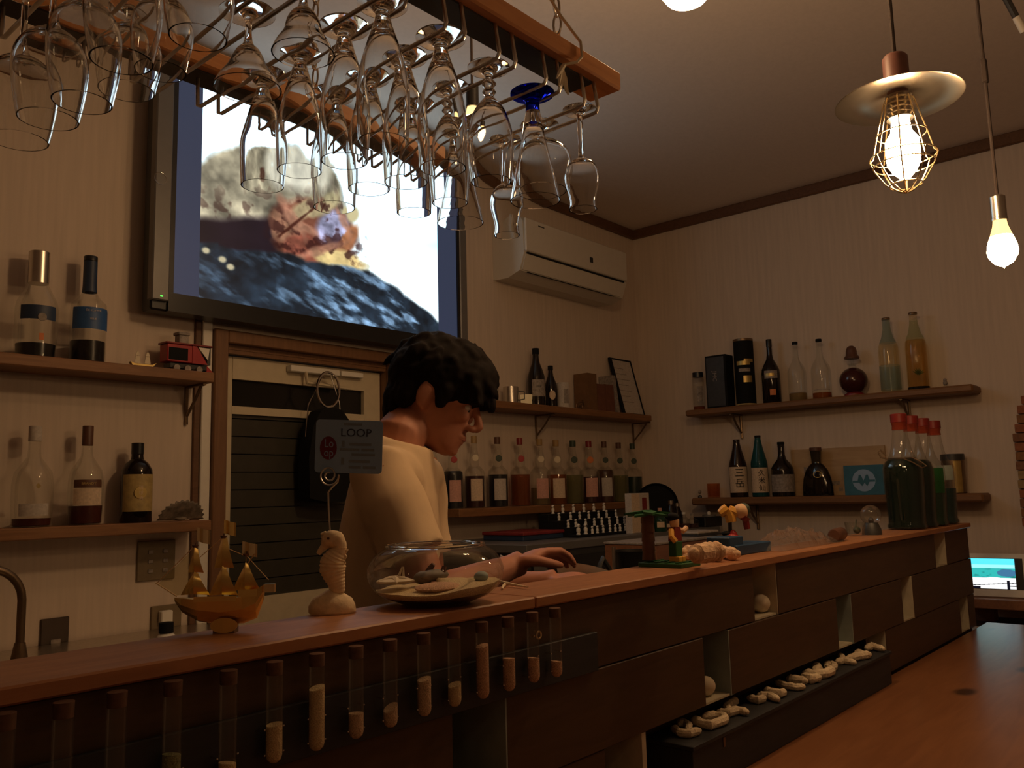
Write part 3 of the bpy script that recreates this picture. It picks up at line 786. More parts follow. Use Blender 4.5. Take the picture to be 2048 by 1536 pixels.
# ================================================================== LAMPS
def edison(mb, c, R, L, neck_r):
    """pear shaped filament bulb hanging from c; two materials (0 glow, 1 neck)"""
    prof = [(0, -L-.006), (.0022, -L-.002), (.010, -L+.0016), (R*.62, -L+R*.24), (R*.92, -L+R*.70), (R, -L+R*1.08), (R*.93, -L+R*1.55), (neck_r+(R-neck_r)*.52, -L*.36), (neck_r*1.10, -L*.13), (neck_r*.96, 0), (0, 0)]
    mb.lathe(prof, 18, c, mis=[0]*7+[1, 1, 1])
def pendant(label, cx, cy_, ztop, R=.031, L=.105, cordtop=ZC, cap_r=.016, cap_h=.052, grommet=True, clip=None, glow=None):
    t = thing('pendant_lamp', label, 'lamp', (cx, cy_, ztop-L))
    z0 = L
    bq = MB(); edison(bq, (0, 0, z0), R, L, cap_r*.86)
    part('bulb', bq, [glow or M_BULB, M_BULBN], t)
    bq = MB().lathe([(0, z0-.002), (cap_r*1.06, z0-.002), (cap_r*1.06, z0+.003), (cap_r, z0+.004), (cap_r, z0+cap_h), (cap_r*.7, z0+cap_h+.004), (0, z0+cap_h+.004)], 20)
    part('socket', bq, M_STEEL if grommet else M_BLACK, t)
    bq = MB().tube([(0, 0, z0+cap_h), (0.001, 0, z0+cap_h+.2), (0, 0, cordtop-(ztop-L))], .0038, 8)
    part('cord', bq, M_CORD, t)
    if clip:
        part('cord_grip', MB().box((-.006, -.006, clip-(ztop-L)-.028), (.010, .006, clip-(ztop-L)+.028), bev=.002), M_CORD, t)
    bq = MB().lathe([(0, cordtop-(ztop-L)), (.04, cordtop-(ztop-L)-.001), (.036, cordtop-(ztop-L)-.02), (0, cordtop-(ztop-L)-.022)], 20, flip=True)
    part('ceiling_rose', bq, M_BLACK, t)
    return t
q = PD(1999, 440, 1.87)
pendant('bare filament bulb in a chrome socket on the right', q.x, q.y, q.z, R=.031, L=.104, clip=PD(1966, 122, 1.87).z)
q = PD(1367, -112, 1.88)
pendant('filament bulb cut by the top edge beside the wooden rack', q.x, q.y, q.z, R=.069, L=.150)
q = PD(945, 214, 2.35)
pendant('far pendant bulb in a black socket seen through the hanging glasses', q.x, q.y, q.z, R=.024, L=.080, cap_r=.018, cap_h=.06, grommet=False)

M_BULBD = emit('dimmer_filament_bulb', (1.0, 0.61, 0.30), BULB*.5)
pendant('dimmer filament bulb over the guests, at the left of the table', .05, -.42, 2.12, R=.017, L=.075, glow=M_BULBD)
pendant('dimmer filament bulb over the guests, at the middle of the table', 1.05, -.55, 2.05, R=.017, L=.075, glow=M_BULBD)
# caged work lamp
q = PD(1800, 236, 1.72)
LD = 1.72
def lx(px): return px*LD/F
t = thing('caged_lamp', 'pendant lamp with flat steel shade and brass wire cage', 'lamp', (q.x, q.y, q.z-.18))
Z0 = .18
mm = Matrix.Rotation(math.radians(-3.5), 4, CF)
bq = MB(); Rb = lx(32)
prof = [(0, Z0-.128), (.010, Z0-.127), (Rb*.72, Z0-.112), (Rb*.97, Z0-.095), (Rb, Z0-.07), (Rb*.97, Z0-.048), (Rb*.62, Z0-.030), (Rb*.55, Z0-.012), (Rb*.52, Z0+.0), (0, Z0+.0)]
bq.lathe(prof, 20, mis=[0]*7+[0, 1])
part('bulb', bq, [M_BULB, M_BULBN], t)
bq = MB()
pr = [(0, Z0+.048)]
for k in range(5): pr += [(.0255, Z0+.046-k*.010), (.0225, Z0+.041-k*.010)]
pr += [(.0255, Z0-.003), (0, Z0-.003)]
bq.lathe(pr, 24, flip=True); part('socket', bq, M_STEEL, t)
ZSH = Z0+.040
bq = MB(); RS = lx(120)
bq.lathe([(.020, ZSH+.022), (RS*.45, ZSH+.010), (RS*.98, ZSH-.001), (RS, ZSH-.003), (RS*.97, ZSH-.004), (RS*.45, ZSH+.005), (.020, ZSH+.016)], 40)
part('shade', bq, M_SHADE, t)
bq = MB().lathe([(0, ZSH+.016), (.026, ZSH+.016), (.026, ZSH+.030), (.0245, ZSH+.034), (.0245, ZSH+.088), (.020, ZSH+.094), (0, ZSH+.094)], 24)
part('lamp_cap', bq, M_REDBROWN, t)
part('cord', MB().tube([(0, 0, ZSH+.09), (0, 0, ZC-(q.z-.18))], .0042, 8), M_CORD, t)
zt_ = ZC-(q.z-.18)
part('ceiling_rose', MB().lathe([(0, zt_), (.045, zt_-.001), (.04, zt_-.022), (0, zt_-.024)], 20, flip=True), M_BLACK, t)
RC = lx(58); zc0, zc1, zc2, zc3 = Z0+.040, Z0-.035, Z0-.083, Z0-.158
for k in range(8):
    a = 2*math.pi*k/8+.2; ca, sa = math.cos(a), math.sin(a)
    bq = MB().tube([(ca*.027, sa*.027, zc0), (ca*RC*.80, sa*RC*.80, zc1), (ca*RC*.96, sa*RC*.96, zc2+.006), (ca*RC*1.08, sa*RC*1.08, zc2)], .0015, 5)
    part('cage_wire', bq, M_WIRE, t)
    bq = MB().tube([(ca*RC*1.08, sa*RC*1.08, zc2), (ca*RC*.93, sa*RC*.93, zc2-.022), (ca*RC*.62, sa*RC*.62, zc2-.052), (ca*RC*.25, sa*RC*.25, zc3+.006), (0, 0, zc3)], .0016, 5)
    part('cage_wire', bq, M_WIRE, t)
for rr, zz in ((RC*.80, zc1), (RC*1.06, zc2+.002), (RC*.97, zc2-.016), (RC*.52, zc2-.058), (.0275, zc0-.004)):
    bq = MB().tube([(rr*math.cos(a), rr*math.sin(a), zz) for a in np.linspace(0, 2*math.pi, 33)[:-1]], .0014, 5, closed=True)
    part('cage_ring', bq, M_WIRE, t)

# lighting rail end at the top right
q = PD(2022, 25, 2.6)
t = thing('spotlight_arm', 'grey spotlight arm at the top right corner', 'spotlight', (q.x, q.y, ZC-.25))
a0, a1 = PD(2003, -20, 2.6), PD(2032, 34, 2.6)
part('arm', MB().tube([(a0.x, a0.y, ZC), (a0.x, a0.y, a0.z), a1], .010, 8), M_DGREY, t, True)
part('tip', MB().tube([a1, a1+(a1-a0)*.55], .011, 10), M_WHITE, t, True)

# ================================================================== HANGING GLASS RACK
ZBm = H+.620                        # underside of the wooden beams
rack = thing('glass_rack', 'hanging rack of two orange wooden beams with chrome glass rails', 'glass rack', (.5, .87, ZBm))
RX1 = 1.070
for y0, y1 in ((.684, .745), (1.075, 1.136)):
    part('beam', MB().box((-.6, y0, ZBm), (RX1, y1, ZBm+.030), bev=.003), M_BEAM, rack, True)
    part('metal_plate', MB().box((-.58, y0+.016, ZBm-.003), (RX1-.055, y1-.002, ZBm+.001)), M_DGREY, rack, True, smooth=False)
part('cross_bar', MB().box((-.5, .745, ZBm+.004), (-.46, 1.075, ZBm+.026)), M_BEAM, rack, True, smooth=False)
ZRAIL = H+.570
PX_ = [1.000, .908, .809, .711, .612, .515, .417, .320, .222, .125, .03]
for xp in PX_:
    for dx in (-.0165, .0165):
        pts = [(xp+dx, .700, ZBm), (xp+dx, .6935, ZRAIL+.008), (xp+dx, .697, ZRAIL+.001), (xp+dx, .705, ZRAIL), (xp+dx, 1.100, ZRAIL), (xp+dx, 1.110, ZRAIL+.004), (xp+dx, 1.112, ZBm)]
        part('rail', MB().tube(pts, .0028, 8), M_STEEL, rack, True)
def chain(x, y, z0, z1):
    c = thing_chain = MB()
    z = z0; k = 0
    while z < z1:
        ax = (1, 0) if k % 2 == 0 else (0, 1)
        c.tube([(x+ax[0]*.007*math.cos(a), y+ax[1]*.007*math.cos(a), z+.016+.017*math.sin(a)) for a in np.linspace(0, 2*math.pi, 13)[:-1]], .0018, 5, closed=True)
        z += .029; k += 1
    return c
cpos = [(PZ(1126, 60, ZBm+.06).x, .716), (.50, .716), (PZ(840, 30, ZBm+.06).x+.02, 1.105), (.47, 1.105)]
for x, y in cpos: part('chain', chain(x, y, ZBm+.028, ZC), M_STEEL, rack, True)
# cloth tie on the front beam
tx = PY(1140, 110, .684)
t = thing('cloth_tie', 'frayed cream cord knotted around the front rack beam', 'cord', (tx.x, .70, ZBm-.02))
bq = MB().tube([(tx.x-.004, .716, ZBm+.11), (tx.x+.002, .70, ZBm+.075), (tx.x+.022, .680, ZBm+.034), (tx.x+.024, .680, ZBm+.012), (tx.x+.010, .679, ZBm-.002), (tx.x-.006, .690, ZBm-.008)], .0022, 6)
part('loop', bq, M_PAPER, t, True)
bq = MB()
for k in range(9):
    a = -.9+k*.22
    bq.tube([(tx.x-.006, .690+k*.001, ZBm-.008), (tx.x-.006+.014*math.sin(a), .690+k*.001, ZBm-.022), (tx.x-.006+.024*math.sin(a)+random.uniform(-.003, .003), .69+k*.001, ZBm-.034-random.uniform(0, .014))], [.003, .0035, .0012], 5)
part('tassel', bq, M_PAPER, t, True)

# --- stemware, hung upside down: z measured down from the foot
def glass_profile(kind, h, rr, rb):
    """outer and inner outline of an upright glass, foot at z=0"""
    w = .0016
    if kind == 'pilsner':
        foot = .016; st = .034
        o = [(rb, 0), (rb, .0022), (rb*.55, .0055), (.010, .010), (.0085, .016), (.0095, .020), (.012, .030), (rr*.62, .048), (rr*.88, .075), (rr*1.04, h*.60), (rr*1.07, h*.72), (rr, h)]
        i = [(rr-w, h), (rr*1.07-w, h*.72), (rr*1.04-w, h*.60), (rr*.88-w, .077), (rr*.62-w, .051), (.008, .036), (0, .033)]
    elif kind == 'knob':
        o = [(rb, 0), (rb, .0022), (rb*.45, .005), (.006, .012), (.005, .018), (.010, .024), (.0055, .030), (.0095, .036), (.0055, .042), (.012, .050), (rr*.8, .064), (rr*1.08, .088), (rr*1.16, h*.68), (rr*1.1, h*.85), (rr, h)]
        i = [(rr-w, h), (rr*1.1-w, h*.85), (rr*1.16-w, h*.68), (rr*1.08-w, .090), (rr*.8-w, .067), (.008, .055), (0, .053)]
    elif kind == 'cone':
        o = [(rb, 0), (rb, .0025), (rb*.5, .007), (.011, .012), (.010, .022), (.011, .032), (.013, .042), (rr*.5, h*.46), (rr*.78, h*.75), (rr, h)]
        i = [(rr-w, h), (rr*.78-w, h*.75), (rr*.5-w, h*.46), (.010, .050), (0, .046)]
    elif kind == 'tasting':
        o = [(rb, 0), (rb, .002), (rb*.4, .0045), (.0045, .010), (.0040, .040), (.0040, .070), (.008, .078), (rr*1.0, .086), (rr*1.30, .100), (rr*1.32, .114), (rr*1.05, .136), (rr*.98, .148), (rr*1.08, h)]
        i = [(rr*1.08-w, h), (rr*.98-w, .148), (rr*1.05-w, .136), (rr*1.32-w, .114), (rr*1.30-w, .101), (rr-w, .088), (0, .082)]
        s = h/.157
        o = [(a, z*s) for a, z in o]; i = [(a, z*s) for a, z in i]
    elif kind == 'coupe':
        o = [(rb, 0), (rb, .002), (rb*.4, .0045), (.0045, .010), (.0038, .025), (.006, h*.42), (.013, h*.50), (.018, h*.60), (rr*.62, h*.74), (rr*.86, h*.88), (rr, h)]
        i = [(rr-w, h), (rr*.86-w, h*.88), (rr*.62-w, h*.755), (.016, h*.625), (.010, h*.54), (0, h*.51)]
    elif kind == 'wine':
        o = [(rb, 0), (rb, .002), (rb*.4, .0045), (.0045, .010), (.0036, .030), (.0040, h*.40), (.010, h*.45), (rr*.85, h*.51), (rr*1.18, h*.60), (rr*1.26, h*.70), (rr*1.17, h*.85), (rr, h)]
        i = [(rr-w, h), (rr*1.17-w, h*.85), (rr*1.26-w, h*.70), (rr*1.18-w, h*.605), (rr*.85-w, h*.525), (0, h*.475)]
    elif kind == 'snifter':
        o = [(rb, 0), (rb, .002), (rb*.4, .0045), (.0045, .010), (.0045, h*.18), (.012, h*.22), (rr*.95, h*.34), (rr*1.22, h*.52), (rr*1.20, h*.70), (rr*1.08, h*.88), (rr, h)]
        i = [(rr-w, h), (rr*1.08-w, h*.88), (rr*1.20-w, h*.70), (rr*1.22-w, h*.53), (rr*.95-w, h*.36), (0, h*.25)]
    return o, i
ZF = ZRAIL+.0030+.0022
def smooth_prof(pts, n=3):
    """Catmull-Rom through the outline"""
    out = []
    for k in range(len(pts)-1):
        p0 = pts[max(k-1, 0)]; p1 = pts[k]; p2 = pts[k+1]; p3 = pts[min(k+2, len(pts)-1)]
        for j in range(n):
            t = j/n
            q = [.5*((2*p1[c])+(-p0[c]+p2[c])*t+(2*p0[c]-5*p1[c]+4*p2[c]-p3[c])*t*t+(-p0[c]+3*p1[c]-3*p2[c]+p3[c])*t**3) for c in (0, 1)]
            out.append((max(q[0], 0.0004), q[1]))
    out.append(pts[-1]); return out
def hang(kind, xp, y, h, rr, rb, label, m=None, name='wine_glass', cat='glass', cobalt=False):
    t = thing(name, label, cat, (xp, y, ZF-h), group='glasses hanging from the rack')
    o, i = glass_profile(kind, h, rr, rb)
    o = o[:2]+smooth_prof(o[1:], 3)[1:]; i = smooth_prof(i, 3); i[-1] = (0, i[-1][1])
    top = h
    def up(pts): return [(r, top-z) for r, z in pts]
    zs = glass_profile(kind, h, rr, rb)[1][-1][1]       # bottom of the bowl
    if cobalt:
        kf = max(k for k, p in enumerate(o) if p[1] < .032)
        part('foot', MB().lathe(up([(0, 0)]+o[:kf+1]+[(0, o[kf][1])]), 32), G_COBALT, t, recalc=True)
        part('bowl', MB().lathe(up([(0, o[kf][1]+.0003)]+[(o[kf][0]*.98, o[kf][1]+.0003)]+o[kf+1:]+i), 40), m or G_STEM, t, recalc=True)
    else:
        ks = max(k for k, p in enumerate(o) if p[1] < zs-.004)
        zc = o[ks][1]
        part('foot_and_stem', MB().lathe(up([(0, 0)]+o[:ks+1]+[(0, zc)]), 32), m or G_STEM, t, recalc=True)
        part('bowl', MB().lathe(up([(0, zc+.0002), (o[ks][0]*.99, zc+.0002)]+o[ks+1:]+i), 40), m or G_STEM, t, recalc=True)
    return t
hang('tasting', 1.000, .716, .157, .0195, .026, 'small waisted tasting glass at the right end of the rack')
hang('snifter', 1.000, .795, .108, .040, .031, 'wide round goblet behind the tasting glass on the last rail')
hang('tasting', 1.000, .868, .160, .0195, .026, 'small tasting glass hanging lowest in front of the air conditioner')
hang('cone', .908, .733, .162, .036, .032, 'flared glass with a cobalt blue foot', cobalt=True)
hang('cone', .908, .883, .160, .036, .031, 'clear flared glass behind the blue-footed glass')
hang('knob', .809, .728, .162, .027, .029, 'round-bellied glass with a beaded stem left of the blue-footed glass')
hang('knob', .809, .806, .172, .025, .029, 'second beaded-stem glass on the same rail, further back')
hang('pilsner', .809, .880, .168, .025, .029, 'tall beer glass third from the front behind the beaded stems')
hang('pilsner', .711, .720, .173, .029, .032, 'tall beer glass with milky lit foot at the front of the fourth rail')
hang('pilsner', .711, .788, .173, .028, .030, 'tall beer glass second from the front on the fourth rail')
hang('pilsner', .711, .862, .163, .028, .031, 'tall beer glass third from the front on the fourth rail')
hang('pilsner', .711, .938, .170, .029, .031, 'tall beer glass at the back of the fourth rail over the crab claws')
hang('pilsner', .612, .716, .171, .029, .030, 'largest-looking tall beer glass at the front of the fifth rail')
hang('pilsner', .612, .788, .173, .028, .031, 'tall beer glass second from the front on the fifth rail')
hang('pilsner', .612, .880, .160, .028, .031, 'tall beer glass third from the front on the fifth rail')
hang('pilsner', .612, .964, .158, .028, .031, 'tall beer glass at the back of the fifth rail over the shell')
hang('coupe', .515, .735, .094, .034, .030, 'flared cocktail glass at the top front of the sixth rail', name='cocktail_glass')
hang('coupe', .515, .845, .096, .039, .031, 'flared cocktail glass in front of the screen corner', name='cocktail_glass')
hang('snifter', .417, .780, .098, .029, .028, 'brandy balloon at the front of the seventh rail')
hang('snifter', .417, .858, .107, .026, .028, 'brandy balloon in the middle of the seventh rail')
hang('snifter', .417, .938, .102, .029, .028, 'brandy balloon at the back of the seventh rail')
hang('wine', .320, .735, .178, .027, .031, 'wine glass at the front of the eighth rail')
hang('wine', .320, .818, .190, .027, .031, 'wine glass second from the front on the eighth rail')
hang('wine', .320, .902, .180, .029, .031, 'wine glass third from the front on the eighth rail')
hang('wine', .320, .984, .178, .030, .031, 'wine glass at the back of the eighth rail by the left picture edge')
hang('wine', .222, .940, .178, .030, .031, 'wine glass on the ninth rail at the left picture edge')

# ================================================================== BOTTLES
PROF = {
 'cognac': [(0, 0), (.86, 0), (.93, .012), (1, .20), (1.0, .46), (.93, .53), (.62, .64), (.42, .72), (.37, .80), (.36, 1)],
 'slim':   [(0, 0), (.94, 0), (1, .015), (1, .47), (.95, .55), (.62, .60), (.40, .655), (.37, .72), (.36, 1)],
 'round':  [(0, 0), (.86, 0), (.95, .02), (1, .20), (1.0, .42), (.90, .54), (.55, .63), (.34, .69), (.30, .78), (.30, 1)],
 'square': [(0, 0), (.95, 0), (1, .012), (1, .58), (.96, .66), (.70, .745), (.42, .79), (.38, .83), (.38, 1)],
 'beer':   [(0, 0), (.92, 0), (1, .015), (1, .43), (.94, .52), (.70, .64), (.44, .75), (.36, .84), (.34, .90), (.38, .91), (.38, 1)],
 'sake':   [(0, 0), (.94, 0), (1, .01), (1, .52), (.96, .57), (.72, .70), (.50, .83), (.36, .94), (.36, 1)],
 'shoch':  [(0, 0), (.94, 0), (1, .012), (1, .46), (.96, .52), (.72, .60), (.40, .68), (.30, .76), (.28, .90), (.30, .905), (.30, 1)],
 'syrup':  [(0, 0), (.90, 0), (1, .012), (1, .47), (.96, .51), (.62, .565), (.48, .585), (.46, .60), (.50, .66), (.46, .73), (.34, .79), (.29, .86), (.29, 1)],
 'tall':   [(0, 0), (.94, 0), (1, .012), (1, .55), (.95, .62), (.72, .695), (.62, .72), (.50, .78), (.38, .86), (.36, .96), (.40, .965), (.40, 1)],
 'swing':  [(0, 0), (.90, 0), (.98, .012), (1.0, .03), (.93, .055), (.93, .09), (1.0, .40), (1.0, .52), (.90, .575), (.74, .60), (.62, .635), (.50, .70), (.40, .80), (.35, .90), (.38, .91), (.38, 1)],
 'demi':   [(0, 0), (.98, 0), (1.0, .02), (.98, .18), (.90, .36), (.72, .53), (.45, .64), (.30, .67), (.30, .72), (.36, .93), (.36, 1)],
 'jar':    [(0, 0), (.95, 0), (1, .015), (1, .80), (.92, .86), (.78, .88), (.78, 1)],
 'can':    [(0, 0), (.94, 0), (1, .015), (1, .985), (.97, 1)],
}
def prof_r(prof, f):
    for (r0, z0), (r1, z1) in zip(prof, prof[1:]):
        if z0 <= f <= z1 and z1 > z0: return r0+(r1-r0)*(f-z0)/(z1-z0)
    return prof[-1][0]
def cut(prof, f0, f1):
    pts = [(prof_r(prof, f0), f0)]+[p for p in prof if f0 < p[1] < f1]+[(prof_r(prof, f1), f1)]
    return pts
def spot(x, y, plane, zs):
    p = PY(x, y, plane[1]) if plane[0] == 'Y' else PX(x, y, plane[1])
    p.z = zs; return p
def bottle(label, x, yb, xt, yt, w, plane, zs, prof, glass, cap=None, fill=None, labels=(), neck=None, cat='bottle', name='bottle', group=None, seg=24, extra=None, capk=1.05, sy=1.0, sx=1.0):
    p = spot(x, yb, plane, zs)
    h = zat(p, xt, yt)-zs
    R = width(p, w)/2
    t = thing(name, label, cat, p, group=group)
    face = math.atan2(-p.y, -p.x)
    pf = PROF[prof]
    top = cap[1] if cap else 1.0
    pts = [(r*R, z*h) for r, z in cut(pf, 0, top)]
    if pts[0][0] != 0: pts = [(0, 0)]+pts
    part('glass' if cap or fill else 'body', MB().lathe(pts+[(0, top*h)] if glass.name.startswith(('dark', 'brown', 'deep', 'matt', 'black')) else pts, seg, sy=sy, sx=sx), glass, t)
    if fill:
        fr, fm = fill
        lp = [(max(0, r*R-.0015)*.97, max(.003, z*h)) for r, z in cut(pf, 0, fr)]
        lp = [(0, .003)]+[q for q in lp if q[0] > 0]+[(0, fr*h)]
        part('liquid', MB().lathe(lp, seg, sy=sy, sx=sx), fm, t)
    if cap:
        cm, cf = cap
        rr = max(prof_r(pf, cf), prof_r(pf, 1))*R*capk
        part('cap', MB().lathe([(0, cf*h), (rr, cf*h), (rr, h*.995), (rr*.94, h), (0, h)], 18), cm, t)
    if neck:
        nm, n0, n1 = neck
        part('neck_foil', MB().lathe([(r*R*1.02+.0004, z*h) for r, z in cut(pf, n0, n1)], 18), nm, t)
    for lb_ in labels:
        z0, z1, lm, half = lb_[:4]; off = lb_[4] if len(lb_) > 4 else 0.0
        nm = lb_[5] if len(lb_) > 5 else 'label'
        pr = [(r*R*sy*1.0+.0006, z*h) for r, z in cut(pf, z0, z1)]
        part(nm, MB().lathe(pr, 12, a0=face+off-half, a1=face+off+half), lm, t)
    if extra: extra(t, p, R, h, face)
    return t
def frame_at(face, R):
    """origin direction, right and up vectors of a tag tangent to the bottle at the side facing the room"""
    n = Vector((math.cos(face), math.sin(face), 0)); r = Vector((-n.y, n.x, 0))
    return n*R, r, Vector((0, 0, 1))
def print_on(txts, m):
    """lines of lettering standing on the label: (text, height fraction, size, sideways shift)"""
    def f(t, p, R, h, face):
        mb = MB()
        for s, fz, sz, dx in txts:
            o, r, u = frame_at(face+dx, R+.0024)
            mb.text(s, o+u*(fz*h), r, u, sz)
        part('lettering', mb, m, t, smooth=False)
    return f
BYU = ('Y', 2.628)
# -- left upper shelf
def seal(t, p, R, h, face):
    o, r, u = frame_at(face+.25, R*1.0+.001)
    n = Vector((math.cos(face+.25), math.sin(face+.25), 0))
    M = Matrix((r, u, n)).transposed().to_4x4()
    part('seal', MB().lathe([(0, .0012), (.011, .0010), (.012, 0)], 18, M=Matrix.Translation(o+u*.115) @ M), M_DIMP, t)
    part('orange_emblem', MB().prism([(-.006, -.010), (.006, -.010), (.006, .010), (-.006, .010)], o+u*.058-n*.0006, r, u, .001), M_ORANGE, t)
bottle('clear liqueur bottle with silver cap and dark blue band at the upper left', 70, 706, 76, 504, 78, BYU, ZS, 'cognac', G_CLEAR, (M_STEEL, .70), (.13, L_BLACK), [(.34, .47, M_DBLUE, .9, .1)], extra=seal)
bottle('liqueur bottle with slanted blue label and navy neck beside the silver-capped one', 174, 717, 178, 513, 68, BYU, ZS, 'slim', G_CLEAR, (M_BLACK, .955), (.20, L_BLACK), [(.30, .50, M_BLUE, 1.2, .25)], neck=(M_DBLUE, .66, .95), extra=print_on([('DE KUYPER', .465, .0085, .25), ('BLUE', .39, .008, .25)], M_GREYP))
# -- left lower shelf
bottle('clear bottle with pale ball stopper and a little red liquor on the lower left shelf', 62, 1052, 57, 852, 76, BYU, ZL, 'round', G_CLEAR, (M_GREYP, .85), (.085, L_REDBR), [(.11, .23, M_GREYP, .75, .1)], extra=lambda t, p, R, h, face: part('leaf_emblem', MB().prism([(-.006, 0), (-.003, -.005), (0, -.008), (.004, -.005), (.007, 0), (.004, .004), (0, .008), (-.004, .005)], frame_at(face+.25, R+.001)[0]+Vector((0, 0, h*.40)), frame_at(face+.25, R)[1], (0, 0, 1), .0008), M_OLIVE, t))
bottle('clear brandy bottle with dark banded label in the middle of the lower left shelf', 169, 1047, 175, 852, 66, BYU, ZL, 'round', G_CLEAR, (M_BROWN, .80), (.19, L_REDBR), [(.20, .36, M_CREAMP, .85, .15), (.37, .45, M_BROWN, .85, .15)], extra=print_on([('BRANDY', .41, .010, .15)], M_GOLDD))
bottle('square black bottle with olive gold label and moon disc', 271, 1043, 273, 886, 60, BYU, ZL, 'square', D_DARK, (M_BLACK, .86), None, [(.14, .60, M_OLIVE, 1.15, .2)],
       extra=lambda t, p, R, h, face: (part('moon_disc', MB().lathe([(0, .0008), (.018, .0006), (.0185, -.002)], 24, M=Matrix.Translation(frame_at(face+.25, R+.001)[0]+Vector((0, 0, h*.37))) @ Matrix((frame_at(face+.25, R)[1], Vector((0, 0, 1)), Vector((math.cos(face+.25), math.sin(face+.25), 0)))).transposed().to_4x4()), M_GOLDD, t),
                                       print_on([('琉', .43, .014, .28), ('球', .365, .014, .28), ('酒', .30, .014, .28)], M_CREAMP)(t, p, R, h, face)))
# shell
p = spot(360, 1040, BYU, ZL)
t = thing('seashell', 'ribbed grey brown seashell at the right end of the lower left shelf', 'shell', p)
bq = MB(); n = 26; m = 10
for j in range(m+1):
    f = j/m
    for k in range(n+1):
        a = math.pi*k/n; rib = 1+.05*math.cos(k*math.pi)*f
        r = .076*f*rib
        bq.v.append((-r*math.cos(a)*1.0, -.030*math.sin(math.pi*f*.5)*math.sin(a)*.9+.004+(-.01)*f, r*math.sin(a)*.80+.003))
for j in range(m):
    for k in range(n): bq.f.append((j*(n+1)+k, j*(n+1)+k+1, (j+1)*(n+1)+k+1, (j+1)*(n+1)+k)); bq.mi.append(0)
o = part('shell_valve', bq, M_SHELL, t)
md = o.modifiers.new('thick', 'SOLIDIFY'); md.thickness = .004
part('shell_hinge', MB().ell((0, -.002, .007), (.022, .012, .007), 14, 8), M_SHELL, t)

# -- centre lower shelf: the row of syrup bottles
rowx = [866, 907, 950, 997, 1042, 1082, 1115, 1149, 1181, 1212, 1241, 1269]
tops = [878, 876, 872, 874, 876, 878, 880, 881, 882, 883, 885, 887]
spec = [('syrup bottle half hidden by the shirt, at the left end of the row', M_ORANGE, M_ORANGE, L_DGREEN, .40, M_GREYP),
        ('full near-black syrup bottle with red neck tag and pink label', M_BROWN, M_RED, L_NAVY, .53, M_PINKP),
        ('wine-dark syrup bottle with tan cap and cream label', M_TAN, M_PAPER, L_WINE, .44, M_CREAMP),
        ('navy syrup bottle with brown cap and grey label', M_BROWN, M_GREENC, L_NAVY, .46, M_GREYP),
        ('amber syrup bottle with red tag and no front label', M_DRED, M_RED, L_AMBER, .46, None),
        ('pale yellow syrup bottle with tan cap and pink label', M_TAN, M_PAPER, L_YELLOW, .26, M_PINKP),
        ('orange syrup bottle with tan cap and cream label', M_TAN, M_PAPER, L_ORANGE, .46, M_CREAMP),
        ('pale green syrup bottle with dark green cap', M_GREENC, M_GREENC, L_PGREEN, .45, None),
        ('dark red syrup bottle with red brown cap, fourth from the right end of the row', M_DRED, M_ORANGE, L_WINE, .42, M_PINKP),
        ('full brown syrup bottle with dark cap, third from the right end of the row', M_BROWN, M_GREENC, L_BROWN, .53, M_GREYP),
        ('yellow green syrup bottle, second from the right end of the row', M_BROWN, M_GREENC, L_PGREEN, .44, None),
        ('dark green syrup bottle at the right end of the row', M_GREENC, M_GREENC, L_DGREEN, .42, None)]
for x, yt, (lab, cm, tm, lm, fr, lbm) in zip(rowx, tops, spec):
    lb_ = [(.10, .40, lbm, .62, .25)] if lbm else []
    def tagger(t, p, R, h, face, tm=tm):
        o, r, u = frame_at(face+.25, R*.52)
        n = Vector((math.cos(face+.25), math.sin(face+.25), 0))
        part('neck_tag', MB().lathe([(0, .002), (R*.30, .0015), (R*.33, 0)], 14, M=Matrix.Translation(o+u*(h*.69)) @ Matrix((r, u, n)).transposed().to_4x4()), tm, t)
    bottle(lab, x, 1005, x-2, yt, 36 if x > 1190 else 41, BYU, ZL, 'syrup', G_CLEAR, (cm, .90), (fr, lm), lb_, extra=tagger, group='syrup bottles on the lower centre shelf', name='syrup_bottle')

# -- centre upper shelf
p = spot(985, 798, BYU, ZS)
t = thing('tumbler', 'clear empty tumbler by the hair on the upper centre shelf', 'glass', p)
part('glass_wall', MB().lathe([(0, 0), (.026, 0), (.031, .072), (.029, .072), (.025, .006), (0, .006)], 24), G_CLEAR, t)
p = spot(1022, 802, BYU, ZS); R = width(p, 31)/2
t = thing('steel_mug', 'steel mug with dark handle on the upper centre shelf', 'mug', p)
part('cup', MB().lathe([(0, 0), (R, 0), (R, .082), (R-.002, .082), (R-.002, .004), (0, .004)], 24), M_STEEL, t)
part('handle', MB().tube([(R*.7, -R*.75, .062), (R*1.3, -R*1.2, .058), (R*1.3, -R*1.2, .024), (R*.7, -R*.75, .018)], .003, 6), M_BLACK, t)
p = spot(1053, 805, BYU, ZS); R = width(p, 24)/2
t = thing('candle_cup', 'small glowing candle cup beside the steel mug', 'candle', p)
part('cup', MB().lathe([(0, 0), (R*.9, 0), (R, .052), (R*.96, .052), (0, .046)], 20), M_CANDLE, t)
part('dark_spot', MB().lathe([(0, .001), (.007, .0008), (.0075, -.002)], 14, M=Matrix.Translation((R*.55, -R*.82, .024)) @ Matrix.Rotation(math.radians(62), 4, 'X') @ Matrix.Rotation(.5, 4, 'Y')), M_MBLACK, t)
bottle('large dark beer bottle on the upper centre shelf', 1074, 807, 1072, 697, 36, BYU, ZS, 'beer', D_DARK, (M_MBLACK, .90), None, [(.16, .45, M_DIMP, .8, .3)], extra=print_on([('ONE', .33, .012, .3), ('1', .26, .016, .3)], M_BLACKINK))
